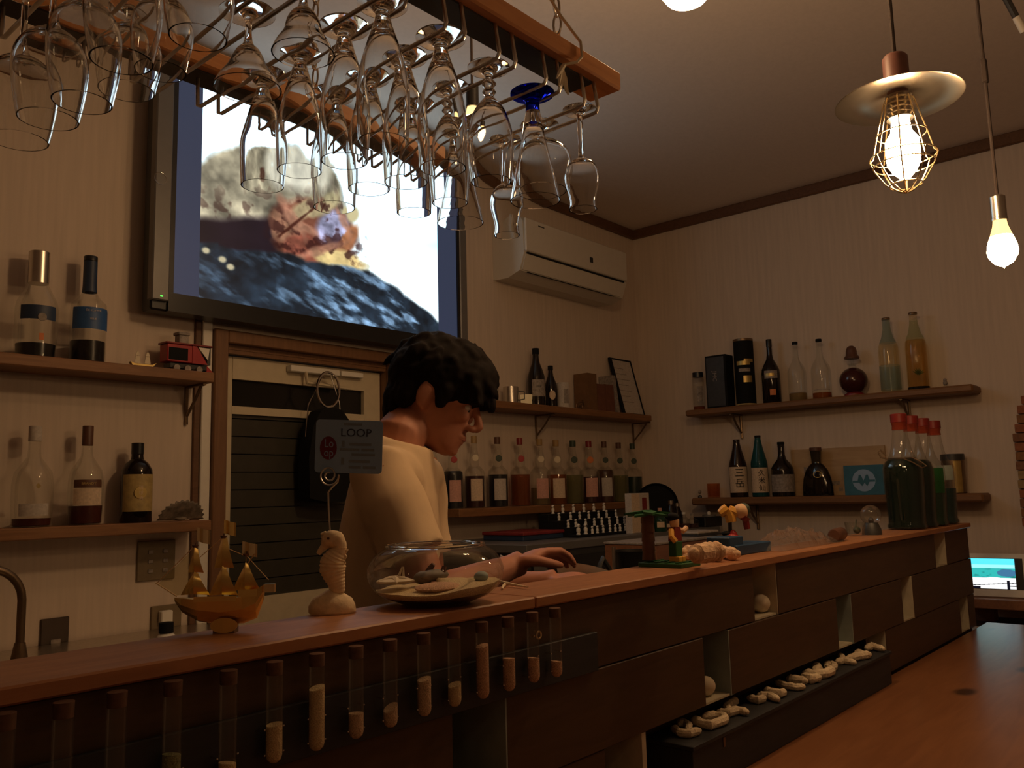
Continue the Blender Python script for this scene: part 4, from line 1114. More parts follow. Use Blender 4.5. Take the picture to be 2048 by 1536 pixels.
def cream_disc(t, p, R, h, face):
    n = Vector((math.cos(face+.2), math.sin(face+.2), 0)); r = Vector((-n.y, n.x, 0)); u = Vector((0, 0, 1))
    part('round_label', MB().lathe([(0, .0012), (.016, .001), (.0165, -.004)], 22, M=Matrix.Translation(n*(R*1.0)+u*(h*.30)) @ Matrix((r, u, n)).transposed().to_4x4(), sy=1.5), M_CREAMP, t)
bottle('smaller dark beer bottle with round cream label behind the large one', 1103, 812, 1095, 732, 27, ('Y', 2.648), ZS, 'beer', D_DARK, (M_MBLACK, .90), None, [], extra=cream_disc)
bottle('pale printed can beside the beer bottles', 1127, 813, 1125, 766, 27, BYU, ZS, 'can', M_GREYP, None, None, [(.2, .75, M_DIMP, .4, .5, 'printed_figure')], name='drink_can', cat='can')
p = spot(1163, 815, BYU, ZS)
t = thing('bicycle_ornament', 'tiny brown wire bicycle ornament between the can and the books', 'ornament', p)
w = width(p, 15)/2
for sx in (-1, 1):
    part('wheel', MB().tube([(sx*w*1.35+w*math.cos(a), 0, w*1.02+.0015+w*math.sin(a)) for a in np.linspace(0, 2*math.pi, 21)[:-1]], .0016, 5, closed=True), M_OLDMETAL, t)
part('frame', MB().tube([(-w*1.35, 0, w), (-w*.6, 0, w*2.1), (w*.9, 0, w*2.2), (w*1.35, 0, w)], .002, 5).tube([(-w*.6, 0, w*2.1), (0, 0, w), (w*.9, 0, w*2.2)], .002, 5).tube([(-w*1.35, 0, w), (0, 0, w)], .0018, 5), M_OLDMETAL, t)
part('handlebar', MB().tube([(w*.9, 0, w*2.2), (w*.7, 0, w*2.9), (w*.3, 0, w*3.0)], .002, 5), M_OLDMETAL, t)
part('saddle', MB().ell((-w*.7, 0, w*2.35), (w*.4, w*.2, w*.14), 10, 6), M_BROWN, t)
# books
def slab(name, label, cat, xa, xb, yt, zs, lean, m, Yf=2.60, Yb=2.69, group=None, page=None):
    a, bq_ = PY(xa, 815, 2.62), PY(xb, 815, 2.62)
    hh = zat(a, xa, yt)-zs
    t = thing(name, label, cat, ((a.x+bq_.x)/2, 2.64, zs), group=group)
    o = MB(); wd = bq_.x-a.x; ln = hh*lean
    v = [(-wd/2+s*wd+zf*ln, y-2.64, zf*hh) for zf in (0, 1) for y in (Yf, Yb) for s in (0, 1)]
    o.add(v, [(0, 2, 3, 1), (4, 5, 7, 6), (0, 1, 5, 4), (2, 6, 7, 3), (0, 4, 6, 2), (1, 3, 7, 5)])
    part('cover', o, m, t, smooth=False)
    if page: 
        v2 = [(q[0], q[1]*.92+.002, q[2]*.985+.001) for q in v]
        v2 = [(-wd*.36+s*wd*.72+zf*ln, (y-2.64)*.94-.0045, zf*hh*.98+.002) for zf in (0, 1) for y in (Yf, Yb) for s in (0, 1)]
        part('pages', MB().add(v2, [(0, 2, 3, 1), (4, 5, 7, 6), (0, 1, 5, 4), (2, 6, 7, 3), (0, 4, 6, 2), (1, 3, 7, 5)]), page, t, smooth=False)
    return t
M_BOOK1 = mat('brown_book_cloth', (0.17, 0.085, 0.035), 0.8); M_BOOK2 = mat('red_brown_book_cloth', (0.16, 0.06, 0.035), 0.8)
slab('book', 'tall brown book standing on the upper centre shelf', 'book', 1171, 1189, 746, ZS, 0, M_BOOK1, group='books on the upper centre shelf')
slab('book', 'wide shorter red brown book next to the tall one', 'book', 1190, 1206, 768, ZS, 0, M_BOOK2, group='books on the upper centre shelf')
slab('book', 'red brown book leaning against the pale pamphlet', 'book', 1207, 1224, 769, ZS, -.06, M_BOOK2, group='books on the upper centre shelf')
slab('pamphlet', 'pale slanted pamphlet beside the framed card', 'pamphlet', 1228, 1234, 752, ZS, -.17, M_DIMP)
# framed card leaning in the corner
a = PY(1246, 826, 2.60); bq_ = PY(1289, 828, 2.60)
wd = bq_.x-a.x; c1 = PY(1224, 714, 2.66); hh = c1.z-ZS
t = thing('framed_card', 'black framed card leaning on the wall near the room corner', 'picture frame', (a.x, 2.60, ZS))
ux = Vector((1, 0, 0)); uy = Vector((c1.x-a.x, .085, hh)); L_ = uy.length; uy.normalize(); fw = .011
nn = ux.cross(uy).normalized()
def bar(x0, y0, x1, y1, m, nm, d0=-.005, d1=.006):
    o = nn*d0
    vs = [ux*x+uy*y+nn*d for d in (d0, d1) for y in (y0, y1) for x in (x0, x1)]
    part(nm, MB().add(vs, [(0, 2, 3, 1), (4, 5, 7, 6), (0, 1, 5, 4), (2, 6, 7, 3), (0, 4, 6, 2), (1, 3, 7, 5)]), m, t, smooth=False, recalc=True)
bar(0, 0, fw*2, L_, M_MBLACK, 'frame_side'); bar(wd-fw*.7, 0, wd, L_, M_MBLACK, 'frame_side'); bar(fw*2, L_-fw*.7, wd-fw*.7, L_, M_MBLACK, 'frame_rail'); bar(fw*2, 0, wd-fw*.7, fw*.6, M_MBLACK, 'frame_rail')
bar(fw*1.9, fw*.5, wd-fw*.6, L_-fw*.6, M_GREYP, 'card', -.003, .001)
mb = MB()
for k in range(7): mb.box((0, 0, 0), (wd*.6*(.7+.3*((k*37) % 5)/4), .0035, .0006), M=Matrix.Translation(ux*(fw*2.6)+uy*(L_*(.82-k*.1))+nn*.0012) @ Matrix((ux, uy, nn)).transposed().to_4x4())
tag(part('printed_lines', mb, M_DIMP, t, smooth=False), kind='stuff')

# -- right wall, upper shelf
BXR = ('X', XR-.075)
bottle('small clear jar with dark lid at the left end of the right upper shelf', 1399, 815, 1396, 745, 24, BXR, ZRS, 'jar', G_CLEAR, (M_BLACK, .87), (.10, L_AMBER), [(.22, .62, M_DIMP, .5, .2)], name='jar', cat='jar', extra=print_on([('K2', .42, .016, .2)], M_BLACKINK))
p = spot(1443, 812, BXR, ZRS)
t = thing('whisky_box', 'black carton box with white lettering beside the tall dark tin', 'box', p)
hh = zat(p, 1441, 712)-ZRS; wy = width(p, 36)
part('carton', MB().box((-.045, -wy/2-.012, 0), (.045, wy/2+.012, hh), bev=.001), M_MBLACK, t)
part('printed_border', MB().box((-.0456, -wy/2+.0, .010), (-.0450, wy/2+.006, hh-.010)), M_DGREY, t, smooth=False)
mb = MB().text('JMC', (-.0462, .008, hh*.60), (0, 0, -1), (0, -1, 0), .034)
mb.v = [(v[0], v[1], v[2]) for v in mb.v]
part('lettering', mb, M_DIMP, t, smooth=False)
def gold_bands(t, p, R, h, face):
    for z0, z1, hw, off in ((.60, .66, .7, -.1), (.64, .69, .5, .5), (.34, .44, .45, .3)):
        part('gold_print', MB().lathe([(R+.0008, z0*h), (R+.0008, z1*h)], 10, a0=face+off-hw, a1=face+off+hw), M_GOLDD, t)
    part('silver_print', MB().lathe([(R+.0008, .50*h), (R+.0008, .55*h)], 10, a0=face-.6, a1=face+.6), M_DIMP, t)
    part('rim', MB().lathe([(R*1.01, .965*h), (R*1.02, .975*h), (R*1.01, 1.0*h)], 24), M_OLDMETAL, t)
    part('foot_band', MB().lathe([(R*1.01, .01*h), (R*1.012, .03*h)], 24), M_OLIVE, t)
bottle('tall dark whisky tin with gold print on the right upper shelf', 1493, 806, 1489, 679, 39, BXR, ZRS, 'can', M_MBLACK, None, None, [], extra=gold_bands, name='whisky_tin', cat='tin')
def gold_arch(t, p, R, h, face):
    part('gold_label', MB().lathe([(R+.0007, .12*h), (R+.0007, .21*h)], 8, a0=face-.2, a1=face+.45), M_ORANGE, t)
    part('arched_label', MB().lathe([(R+.0007, .38*h), (R+.0006, .50*h)], 12, a0=face-.75, a1=face+.75), M_DIMP, t)
    part('gold_label', MB().lathe([(R+.0012, .41*h), (R+.0011, .46*h)], 8, a0=face-.55, a1=face+.35), M_GOLDD, t)
bottle('black whisky bottle with gold labels right of the tall tin', 1545, 803, 1536, 679, 36, BXR, ZRS, 'shoch', D_DARK, (M_BLACK, .88), None, [], extra=gold_arch)
bottle('clear spirit bottle with black cap, left one of the clear pair on the right wall', 1597, 799, 1589, 684, 36, BXR, ZRS, 'shoch', G_CLEAR, (M_MBLACK, .955), (.13, L_YELLOW), [(.13, .14, M_DIMP, .9)])
bottle('clear spirit bottle with black cap, right one of the clear pair on the right wall', 1645, 794, 1638, 678, 38, BXR, ZRS, 'shoch', G_CLEAR, (M_MBLACK, .955), (.10, L_ORANGE), [(.14, .15, M_DIMP, .9)])
# round flask with hat stopper
p = spot(1709, 788, BXR, ZRS); R = width(p, 54)/2; hh = zat(p, 1702, 692)-ZRS
t = thing('round_decanter', 'round dark red decanter with a hat-shaped stopper', 'decanter', p)
part('foot', MB().lathe([(0, 0), (R*.72, 0), (R*.70, .010), (R*.45, .020), (0, .020)], 24), M_DRED, t)
zc = .012+R*.98
part('globe', MB().ell((0, 0, zc), (R, R, R*.98), 28, 18), D_RED, t)
part('neck', MB().lathe([(R*.30, zc+R*.9), (R*.26, zc+R*1.12), (R*.36, zc+R*1.25), (0, zc+R*1.27)], 18), G_CLEAR, t)
zs_ = hh-R*.92
part('hat_stopper', MB().lathe([(0, zs_), (R*.52, zs_-.004), (R*.54, zs_+.004), (R*.40, zs_+R*.22), (R*.38, zs_+R*.55), (R*.30, zs_+R*.80), (R*.14, zs_+R*.92), (0, zs_+R*.92)], 20), M_BROWN, t)
part('stopper_pin', MB().lathe([(R*.10, zc+R*1.2), (R*.10, zs_)], 10), G_CLEAR, t)
bottle('tall frosted bottle with blue grey lower half on the right upper shelf', 1783, 780, 1771, 636, 38, BXR, ZRS, 'tall', G_WARM, (M_OLDMETAL, .975), (.63, L_WATER), [(.04, .36, G_BLUET, 3.1)], neck=(G_BLUET, .66, .97))
def leaf(t, p, R, h, face):
    o, r, u = frame_at(face+.1, R*.4)
    mb = MB()
    for k in range(7):
        a = .25+k*.38
        mb.prism([(0, -.006), (.03, 0), (0, .006)], o+u*(h*.20), r*math.cos(a)+u*math.sin(a), r*-math.sin(a)+u*math.cos(a), .0015)
    part('green_leaf', mb, M_GREEN, t, smooth=False, kind='stuff')
bottle('tall yellowish bottle with a green leaf inside, highest on the right wall', 1838, 775, 1825, 625, 40, BXR, ZRS, 'tall', G_WARM, (M_OLDMETAL, .975), (.64, thin('straw_liquor', (.90, .79, .56), ior=1.2, dens=.04, dcol=(.4, .3, .15))), [(.0, .04, M_MBLACK, 3.1, 0, 'dark_base')], neck=(G_GREENT, .66, .90), extra=leaf)
p = spot(1891, 772, BXR, ZRS)
t = thing('glass_ornament', 'tiny glass ornament near the right end of the right upper shelf', 'ornament', p)
part('stem', MB().lathe([(0, 0), (.013, 0), (.010, .006), (.006, .012), (0, .012)], 14), G_CLEAR, t)
part('figure', MB().ell((0, 0, .022), (.012, .010, .011), 12, 8).ell((0, 0, .036), .008, 10, 6), M_DIMP, t)

# -- right wall, lower shelf
p = spot(1400, 992, BXR, ZRL)
t = thing('trinket', 'small dark trinket at the left end of the right lower shelf', 'trinket', p)
part('base', MB().lathe([(0, 0), (.012, 0), (.010, .012), (.004, .016), (0, .016)], 12), M_DGREY, t)
part('head', MB().ell((0, 0, .032), (.012, .008, .012), 12, 8), M_DIMP, t)
p = spot(1428, 992, BXR, ZRL); R = width(p, 26)/2
t = thing('amber_tumbler', 'amber tinted glass tumbler left of the rice wine bottles', 'glass', p)
part('glass_wall', MB().lathe([(0, 0), (R*.92, 0), (R, .076), (R*.94, .076), (R*.86, .006), (0, .006)], 22), G_AMBER, t)
bottle('brown rice wine bottle with large black writing on cream label', 1479, 991, 1471, 879, 36, BXR, ZRL, 'sake', D_BROWN, (D_BROWN, .955), None, [(.08, .52, M_CREAMP, 1.2, .0)], extra=print_on([('三', .41, .050, .12), ('岳', .23, .050, .12)], M_BLACKINK))
bottle('teal rice wine bottle with white label', 1522, 990, 1515, 871, 33, BXR, ZRL, 'sake', G_TEAL, (M_MBLACK, .965), (.5, L_DGREEN), [(.07, .47, M_CREAMP, 1.25, .0)], extra=print_on([('久', .38, .036, .2), ('米', .26, .036, .2), ('仙', .14, .036, .2)], M_BLACKINK))
bottle('dark round-shouldered bottle with wide grey label', 1568, 990, 1562, 884, 45, BXR, ZRL, 'shoch', D_DARK, (M_MBLACK, .95), None, [(.08, .40, M_DIMP, 1.3, .0)])
def ring(t, p, R, h, face):
    n = Vector((math.cos(face+.05), math.sin(face+.05), .25)).normalized(); r = Vector((-n.y, n.x, 0)).normalized(); u = n.cross(r)
    c = n*(R*.50)+Vector((0, 0, h*.40))
    part('gold_ring', MB().tube([c+r*(.019*math.cos(a))+u*(.016*math.sin(a)) for a in np.linspace(0, 2*math.pi, 25)[:-1]], .0022, 6, closed=True), M_GOLDD, t)
bottle('wide bell-shaped dark flask with a gold ring', 1637, 990, 1629, 895, 62, BXR, ZRL, 'demi', D_DARK, (M_BROWN, .93), None, [], neck=(G_WARM, .67, .93), extra=ring, sx=.45)
a, c = PX(1772, 940, XR-.018), PX(1584, 940, XR-.018)
hh = zat(a, 1700, 893)-ZRL
t = thing('crate_board', 'pale printed wine crate board leaning behind the flask', 'board', (XR-.02, (a.y+c.y)/2, ZRL))
part('board', MB().box((.004, (a.y-c.y)/2, 0), (.018, (c.y-a.y)/2, hh), bev=.001), M_CRATE, t)
mb = MB()
for y0, z0, ww, hz in ((.12, .10, .07, .006), (.06, .10, .05, .005), (-.10, .125, .10, .006), (-.10, .113, .08, .004), (.16, .05, .03, .03), (.02, .05, .06, .02), (-.01, .02, .02, .02), (.15, .115, .04, .03)):
    mb.box((.0033, y0-ww/2, z0), (.0041, y0+ww/2, z0+hz))
tag(part('faded_print', mb, M_DIMP, t, smooth=False), kind='stuff')
p = spot(1730, 990, ('X', XR-.095), ZRL); hh = zat(p, 1729, 930)-ZRL; wy = width(p, 62)
t = thing('emblem_box', 'teal blue box with a white wave emblem disc', 'box', p, rz=.05)
part('carton', MB().box((0, -wy*.62, 0), (.05, wy*.62, hh), bev=.001), M_TEALP, t)
part('disc', MB().lathe([(0, .001), (hh*.37, .001), (hh*.37, 0)], 32, M=Matrix.Translation((-.0002, 0, hh*.49)) @ Matrix.Rotation(-math.pi/2, 4, 'Y')), M_CARD, t)
r_ = hh*.37
w_ = [(-1.0, -.02), (-.55, -.02), (-.42, .50), (-.25, .50), (-.02, -.02), (.22, .50), (.40, .50), (.52, .05), (1.0, .05), (1.0, -.14), (.50, -.14), (.30, -.52), (.05, -.22), (-.18, -.52), (-.42, -.20), (-1.0, -.20)]
part('emblem', MB().prism([(a_*r_*.97, b_*r_) for a_, b_ in w_], (-.0018, 0, hh*.49), (0, -1, 0), (0, 0, 1), -.0008), M_TEALP, t, smooth=False, recalc=True)
bottle('gold-tinted lidded tin behind the red-capped bottles', 1911, 987, 1908, 908, 42, ('X', XR-.06), ZRL, 'can', M_OLDMETAL, (M_DGREY, .84), None, [(.02, .82, M_GOLDD, .35, .4, 'bright_band')], name='lidded_tin', cat='tin')

# -- shelf toys
p = spot(285, 725, ('Y', 2.60), ZS)
t = thing('toy_boat', 'tiny white two-masted boat beside the red toy train', 'toy', p)
part('hull', MB().prism([(-.040, .016), (-.034, .004), (.030, .004), (.042, .018), (.028, .011), (-.028, .011)], (0, .008, 0), (1, 0, 0), (0, 0, 1), .016), M_GOLDD, t, smooth=False)
for sx in (-.016, .016):
    part('sail', MB().prism([(-.010, 0), (.010, 0), (.006, .022), (-.006, .022)], (sx, .001, .014), (1, 0, 0), (0, 0, 1), .002), M_PAPER, t, smooth=False)
    part('sail', MB().prism([(-.007, 0), (.007, 0), (.003, .012), (-.003, .012)], (sx, .001, .038), (1, 0, 0), (0, 0, 1), .002), M_PAPER, t, smooth=False)
    part('mast', MB().tube([(sx, 0, .004), (sx, 0, .052)], .001, 5), M_GOLDD, t)
a, c = PY(318, 730, 2.60), PY(428, 738, 2.60)
Lt = c.x-a.x
t = thing('toy_train', 'red toy brick locomotive with black window at the shelf end', 'toy', ((a.x+c.x)/2, 2.62, ZS))
hx = Lt/2
part('chassis', MB().box((-hx*.62, -.022, .010), (hx*.72, .022, .026), bev=.001), M_BLACK, t)
part('body', MB().box((-hx*.75, -.026, .030), (hx*.15, .026, .088), bev=.002).prism([(hx*.15, .030), (hx*.72, .030), (hx*.30, .088), (hx*.15, .088)], (0, .026, 0), (1, 0, 0), (0, 0, 1), .052), M_RED, t, smooth=False)
part('window', MB().box((-hx*.70, -.0275, .036), (-hx*.02, -.0262, .076)), M_MBLACK, t, smooth=False)
part('roof', MB().box((-hx*.80, -.030, .0885), (hx*.88, .030, .094), bev=.001), M_DRED, t)
part('white_panel', MB().prism([(hx*.36, .085), (hx*.78, .085), (hx*.72, .045)], (0, -.0262, 0), (1, 0, 0), (0, 0, 1), .001), M_WHITE, t, smooth=False)
part('roof_post', MB().box((hx*.74, -.02, .030), (hx*.86, .02, .0885)), M_DGREY, t, smooth=False)
part('chimney', MB().box((-hx*.28, -.016, .0945), (hx*.06, .016, .122), bev=.002).box((-hx*.33, -.019, .122), (hx*.10, .019, .132), bev=.002), M_DIMP, t)
for sx in (-.42, -.02, .40):
    for sy in (-.0235, .0235):
        part('wheel', MB().lathe([(0, -.004), (.0105, -.004), (.0105, .004), (0, .004)], 16, M=Matrix.Translation((hx*sx, sy*1.15, .0107)) @ Matrix.Rotation(math.pi/2, 4, 'X')), M_DIMP, t)
part('cowcatcher', MB().prism([(hx*.72, .003), (hx*1.0, .003), (hx*.72, .028)], (0, .020, 0), (1, 0, 0), (0, 0, 1), .040), M_RED, t, smooth=False)

# -- wall plates, tap
def plate(label, x0, x1, y0, y1, keys, m, Yp=2.70, name='switch_plate', cat='switch'):
    a = PY(x0, (y0+y1)/2, Yp-.008); c = PY(x1, (y0+y1)/2, Yp-.008)
    z1, z0 = PY((x0+x1)/2, y0, Yp-.008).z, PY((x0+x1)/2, y1, Yp-.008).z
    t = thing(name, label, cat, ((a.x+c.x)/2, Yp, z0))
    part('plate', MB().box((a.x, Yp-.010, z0), (c.x, Yp-.0005, z1), bev=.002), m, t, True)
    for fx, fy, ww, hz in keys:
        xx = a.x+(c.x-a.x)*fx; zz = z1+(z0-z1)*fy
        part('key', MB().box((xx-ww/2, Yp-.014, zz-hz/2), (xx+ww/2, Yp-.0095, zz+hz/2), bev=.001), M_DIMP, t, True)
    return t
M_PLATE = mat('brown_switch_plate', (0.20, 0.15, 0.085), 0.5)
M_PLATED = mat('dark_socket_plate', (0.055, 0.035, 0.022), 0.5)
plate('brown wall plate with six switch keys above the ship', 275, 350, 1081, 1160, [(fx, fy, .016, .012) for fx in (.33, .72) for fy in (.28, .52, .76)], M_PLATE)
plate('dark wall socket near the tap', 81, 137, 1236, 1310, [(.52, .68, .028, .022)], M_PLATED, name='wall_socket', cat='socket')
t = plate('wall socket with a white plug behind the ship bow', 302, 362, 1210, 1290, [], M_PLATE, name='wall_socket', cat='socket')
a = PY(327, 1232, 2.69)
part('plug', MB().box((a.x-.018, 2.665, a.z-.022), (a.x+.020, 2.690, a.z+.018), bev=.003), M_WHITE, t, True)
a = PY(332, 1275, 2.5)
t = thing('detergent_bottle', 'small white bottle with dark cap half hidden by the ship', 'bottle', (a.x, 2.5, .95))
zt_ = PY(332, 1245, 2.5).z-.95
part('flask', MB().lathe([(0, 0), (.026, 0), (.026, zt_-.04), (.014, zt_-.025), (0, zt_-.025)], 18), M_WHITE, t)
part('cap', MB().lathe([(0, zt_-.03), (.021, zt_-.03), (.021, zt_), (0, zt_)], 18), M_MBLACK, t)
# back worktop under the shelves
wt = thing('back_worktop', 'steel-edged back worktop along the back wall', 'worktop', (1.0, 2.4, .9))
part('top', MB().box((-.9, 2.16, .91), (1.50, YB-.012, .949), bev=.003), M_STEEL, wt, True)
part('cabinet', MB().box((-.9, 2.20, .0), (1.44, YB-.012, .91)), M_DGREY, wt, True, smooth=False)
a = PY(20, 1300, 2.45)
t = thing('tap', 'curved brass coloured swan neck tap at the left picture edge', 'tap', (a.x, 2.45, .949))
z1 = PY(45, 1200, 2.45).z-.949
xr = PY(42, 1240, 2.45).x-a.x
zt_ = PY(8, 1136, 2.45).z-.949
rr = zt_-z1
pts = [(xr, 0, .02), (xr, 0, z1)]+[(xr-rr+rr*math.cos(k), 0, z1+rr*math.sin(k)) for k in np.linspace(0, math.pi, 13)]+[(xr-2*rr, 0, z1-.04)]
part('spout', MB().tube(pts, .011, 10), M_OLDMETAL, t)
part('base', MB().lathe([(0, 0), (.020, 0), (.020, .012), (.013, .05), (0, .05)], 16, (xr, 0, 0)), M_OLDMETAL, t)

# ================================================================== ON THE BAR COUNTER
HR = Vector((CR.x, CR.y, 0)).normalized()            # level direction across the view, used to turn ornaments towards the customers
HN = Vector((-HR.y, HR.x, 0))                        # away from the customers
RZV = math.atan2(HR.y, HR.x)
def onc(x, y): return PZ(x, y, ZT)
# --- gold ship
p = onc(452, 1264); p.z = ZT
S = depth(p)/F
t = thing('model_ship', 'small golden sheet-metal sailing ship on an oval stand', 'model ship', p, rz=RZV)
def q2(x, y): return ((x-450)*S, (1268-y)*S)
bq = MB()
st = [(-104, 70, 62, 2), (-88, 69, 40, 9), (-55, 66, 22, 15), (-10, 63, 15, 17), (35, 70, 16, 16), (62, 82, 26, 13), (74, 90, 60, 10)]   # x, sheer, keel, half beam (px)
n = 9; rows_ = []
for x, zs_, zk, hb in st:
    row = []
    for k in range(n):
        a = math.pi*k/(n-1)
        row.append(len(bq.v)); bq.v.append((x*S, -hb*S*math.cos(a)*(1 if k else 1), (zk+(zs_-zk)*(1-math.sin(a)**.8))*S))
    rows_.append(row)
for A, B in zip(rows_, rows_[1:]):
    for k in range(n-1): bq.f.append((A[k], A[k+1], B[k+1], B[k])); bq.mi.append(0)
    bq.f.append((A[n-1], A[0], B[0], B[n-1])); bq.mi.append(0)
bq.f.append(tuple(rows_[0])); bq.f.append(tuple(rows_[-1][::-1])); bq.mi += [0, 0]
part('hull', bq, M_GOLD, t, smooth=False, recalc=True)
part('rail_strip', MB().box((-60*S, -17.5*S, 62*S), (25*S, -16.2*S, 72*S)).box((28*S, -17*S, 70*S), (66*S, -15.8*S, 84*S)), M_GOLD, t, smooth=False, kind='stuff')
part('stern_lantern', MB().box((76*S, -6*S, 76*S), (97*S, 6*S, 92*S)), M_WIRE, t, smooth=False)
part('stand', MB().box((-20*S, -18.8*S, 0), (22*S, 9*S, 17*S)), M_OLDMETAL, t, smooth=False)
M_PLAQUE = mat('satin_brass_plaque', (0.80, 0.55, 0.17), 0.4, .35)
part('oval_plaque', MB().lathe([(0, .0008), (27*S, .0008), (27*S, 0)], 28, M=Matrix.Translation((2*S, -19*S, 15.5*S)) @ Matrix.Rotation(math.pi/2, 4, 'X'), sy=.54), M_PLAQUE, t)
for mx, z0, z1 in ((-65, 64, 178), (-8, 64, 195), (38, 70, 158)):
    part('mast', MB().tube([(mx*S, 0, z0*S), (mx*S, 0, z1*S)], 1.4*S, 6), M_OLDMETAL, t)
    part('crow_nest', MB().lathe([(0, 0), (5*S, 0), (7*S, 5*S), (0, 5*S)], 10, (mx*S, 0, (z1-10)*S)), M_OLDMETAL, t)
def sail(mx, zt_, zb, wt_, wb, bulge=7):
    """sheet folded over the mast: left half turned away, right half turned to the light"""
    for sgn in (-1, 1):
        mb = MB(); m_ = 6
        for j in range(m_+1):
            f = j/m_; w = wt_+(wb-wt_)*f
            zz = zt_+(zb-zt_)*f
            for a in (0, .5, 1):
                mb.v.append(((mx+sgn*w*a)*S, (-4-bulge*math.sin(math.pi*f)*.6+(5*a if sgn > 0 else 16*a))*S, (zz-3*a)*S))
        for j in range(m_):
            for a in (0, 1): mb.f.append((j*3+a, j*3+a+1, j*3+a+4, j*3+a+3)); mb.mi.append(0)
        part('sail', mb, M_GOLD, t)
sail(-65, 168, 120, 5, 18); sail(-65, 120, 76, 6, 32)
sail(-8, 188, 128, 7, 22); sail(-8, 134, 74, 4, 31)
sail(38, 136, 82, 4, 30)
def flag(mx, z0, z1, ln, m, wav=3):
    mb = MB()
    for j in range(7):
        f = j/6
        for zf in (0, 1): mb.v.append(((mx+ln*f)*S, math.sin(f*9)*wav*S, (z0+(z1-z0)*zf-f*7)*S))
    for j in range(6): mb.f.append((j*2, j*2+2, j*2+3, j*2+1)); mb.mi.append(0)
    part('flag', mb, m, t)
flag(-62, 180, 208, 26, M_WIRE); flag(-8, 195, 222, 24, M_GOLD); flag(30, 152, 178, 30, M_WIRE)
part('rigging', MB().tube([(-65*S, 0, 172*S), (-142*S, 0, 98*S)], .9*S, 5).tube([(-8*S, 0, 188*S), (-65*S, 0, 140*S)], .8*S, 5).tube([(-8*S, 0, 168*S), (38*S, 0, 148*S)], .8*S, 5).tube([(38*S, 0, 150*S), (84*S, 0, 100*S)], .8*S, 5).tube([(38*S, 0, 128*S), (55*S, 0, 152*S)], 1.2*S, 5), M_WIRE, t, kind='stuff')
part('bowsprit', MB().tube([(-100*S, 0, 72*S), (-144*S, 0, 100*S)], 1.2*S, 6), M_WIRE, t)
M_NET = thin('fine_brass_net', (0.90, 0.86, 0.66), rough=.3, dens=.25, dcol=(.55, .45, .22))
part('jib_net', MB().add([(-66*S, 0, 168*S), (-138*S, 0, 98*S), (-100*S, 0, 74*S), (-70*S, 0, 76*S)], [(0, 1, 2, 3)]), M_NET, t, smooth=False)

# --- seahorse card holder
p = onc(664, 1226); S = depth(p)/F
t = thing('seahorse_card_holder', 'cream seahorse figurine on a mound with a wire spiral', 'figurine', p, rz=RZV)
def sp_(x, y): return ((x-664)*S, 0, (1232-y)*S)
spine = [(636, 1115, 4.5), (641, 1108, 6), (648, 1101, 8), (655, 1092, 15), (662, 1086, 18), (672, 1088, 18), (679, 1098, 14.5), (679, 1108, 14), (672, 1119, 20), (666, 1131, 25.5), (665, 1144, 26.5), (668, 1157, 23), (672, 1170, 18.5), (675, 1182, 15.5), (677, 1194, 13)]
pts = []; rs = []
for k in range(len(spine)-1):
    for j in range(9):
        f = j/9
        x, y, r = [spine[k][c]*(1-f)+spine[k+1][c]*f for c in (0, 1, 2)]
        kk = k+f
        pts.append(sp_(x, y)); rs.append(r*S*(1+(.04*math.sin(kk*2*math.pi*2.0) if kk > 6.5 else 0)))
part('body', MB().tube(pts, rs, 14), M_PLASTER, t)
part('tail_curl', MB().tube([sp_(676, 1192), sp_(676, 1201), sp_(668, 1207), sp_(656, 1206), sp_(650, 1199), sp_(656, 1193), sp_(661, 1199)], [12*S, 11.5*S, 11*S, 10*S, 8.5*S, 6.5*S, 5*S], 10), M_PLASTER, t)
bq = MB()
for k in range(5):
    a = -.5+k*.25
    bq.prism([(-2*S, 0), (2*S, 0), (1.2*S, 17*S), (-1.2*S, 17*S)], Vector(sp_(678, 1124))+Vector((0, -2*S, 0)), (math.sin(a+.6)*.0+math.cos(a-1.57+1.57), 0, math.sin(a)), (math.cos(a+.0)*1, 0, math.sin(a)), 4*S)
bq = MB().prism([sp_(684, 1108)[::2], sp_(697, 1108)[::2], sp_(691, 1117)[::2], sp_(694, 1122)[::2], sp_(690, 1128)[::2], sp_(691, 1136)[::2], sp_(680, 1134)[::2]], (0, 3*S, 0), (1, 0, 0), (0, 0, 1), 6*S)
part('dorsal_fin', bq, M_PLASTER, t, smooth=False, recalc=True)
part('crest', MB().tube([sp_(656, 1082), sp_(648, 1074), sp_(641, 1076)], [7*S, 5*S, 2*S], 8).tube([sp_(652, 1086), sp_(642, 1082)], [5*S, 2*S], 8), M_PLASTER, t, kind='stuff')
part('eye', MB().ell(Vector(sp_(660, 1084))+Vector((0, -16.5*S, 0)), 3*S, 10, 6), M_BROWN, t)
bq = MB().lathe([(0, 48*S), (12*S, 47*S), (24*S, 40*S), (40*S, 30*S), (47*S, 16*S), (48*S, 4*S), (45*S, 0), (0, 0)][::-1], 28)
bq.v = [(v[0]*(1+.06*noise.noise(Vector(v)*90)), v[1]*(.80+.06*noise.noise(Vector(v)*90)), v[2]*.93*(1+.10*noise.noise(Vector(v)*120))) for v in bq.v]
part('mound', bq, M_PLASTER, t)
def spiral_pts():
    out = [sp_(660, 1074), sp_(657, 1030), sp_(656, 992), sp_(664, 982), sp_(675, 972)]
    for k in range(1, 40):
        a = -.35+k*.30; r = 23-18*(k/40)
        out.append(sp_(657+r*math.cos(a)*.92, 958+r*math.sin(a)))
    return out
part('wire_spiral', MB().tube(spiral_pts(), 1.7*S, 6), M_STEEL, t)
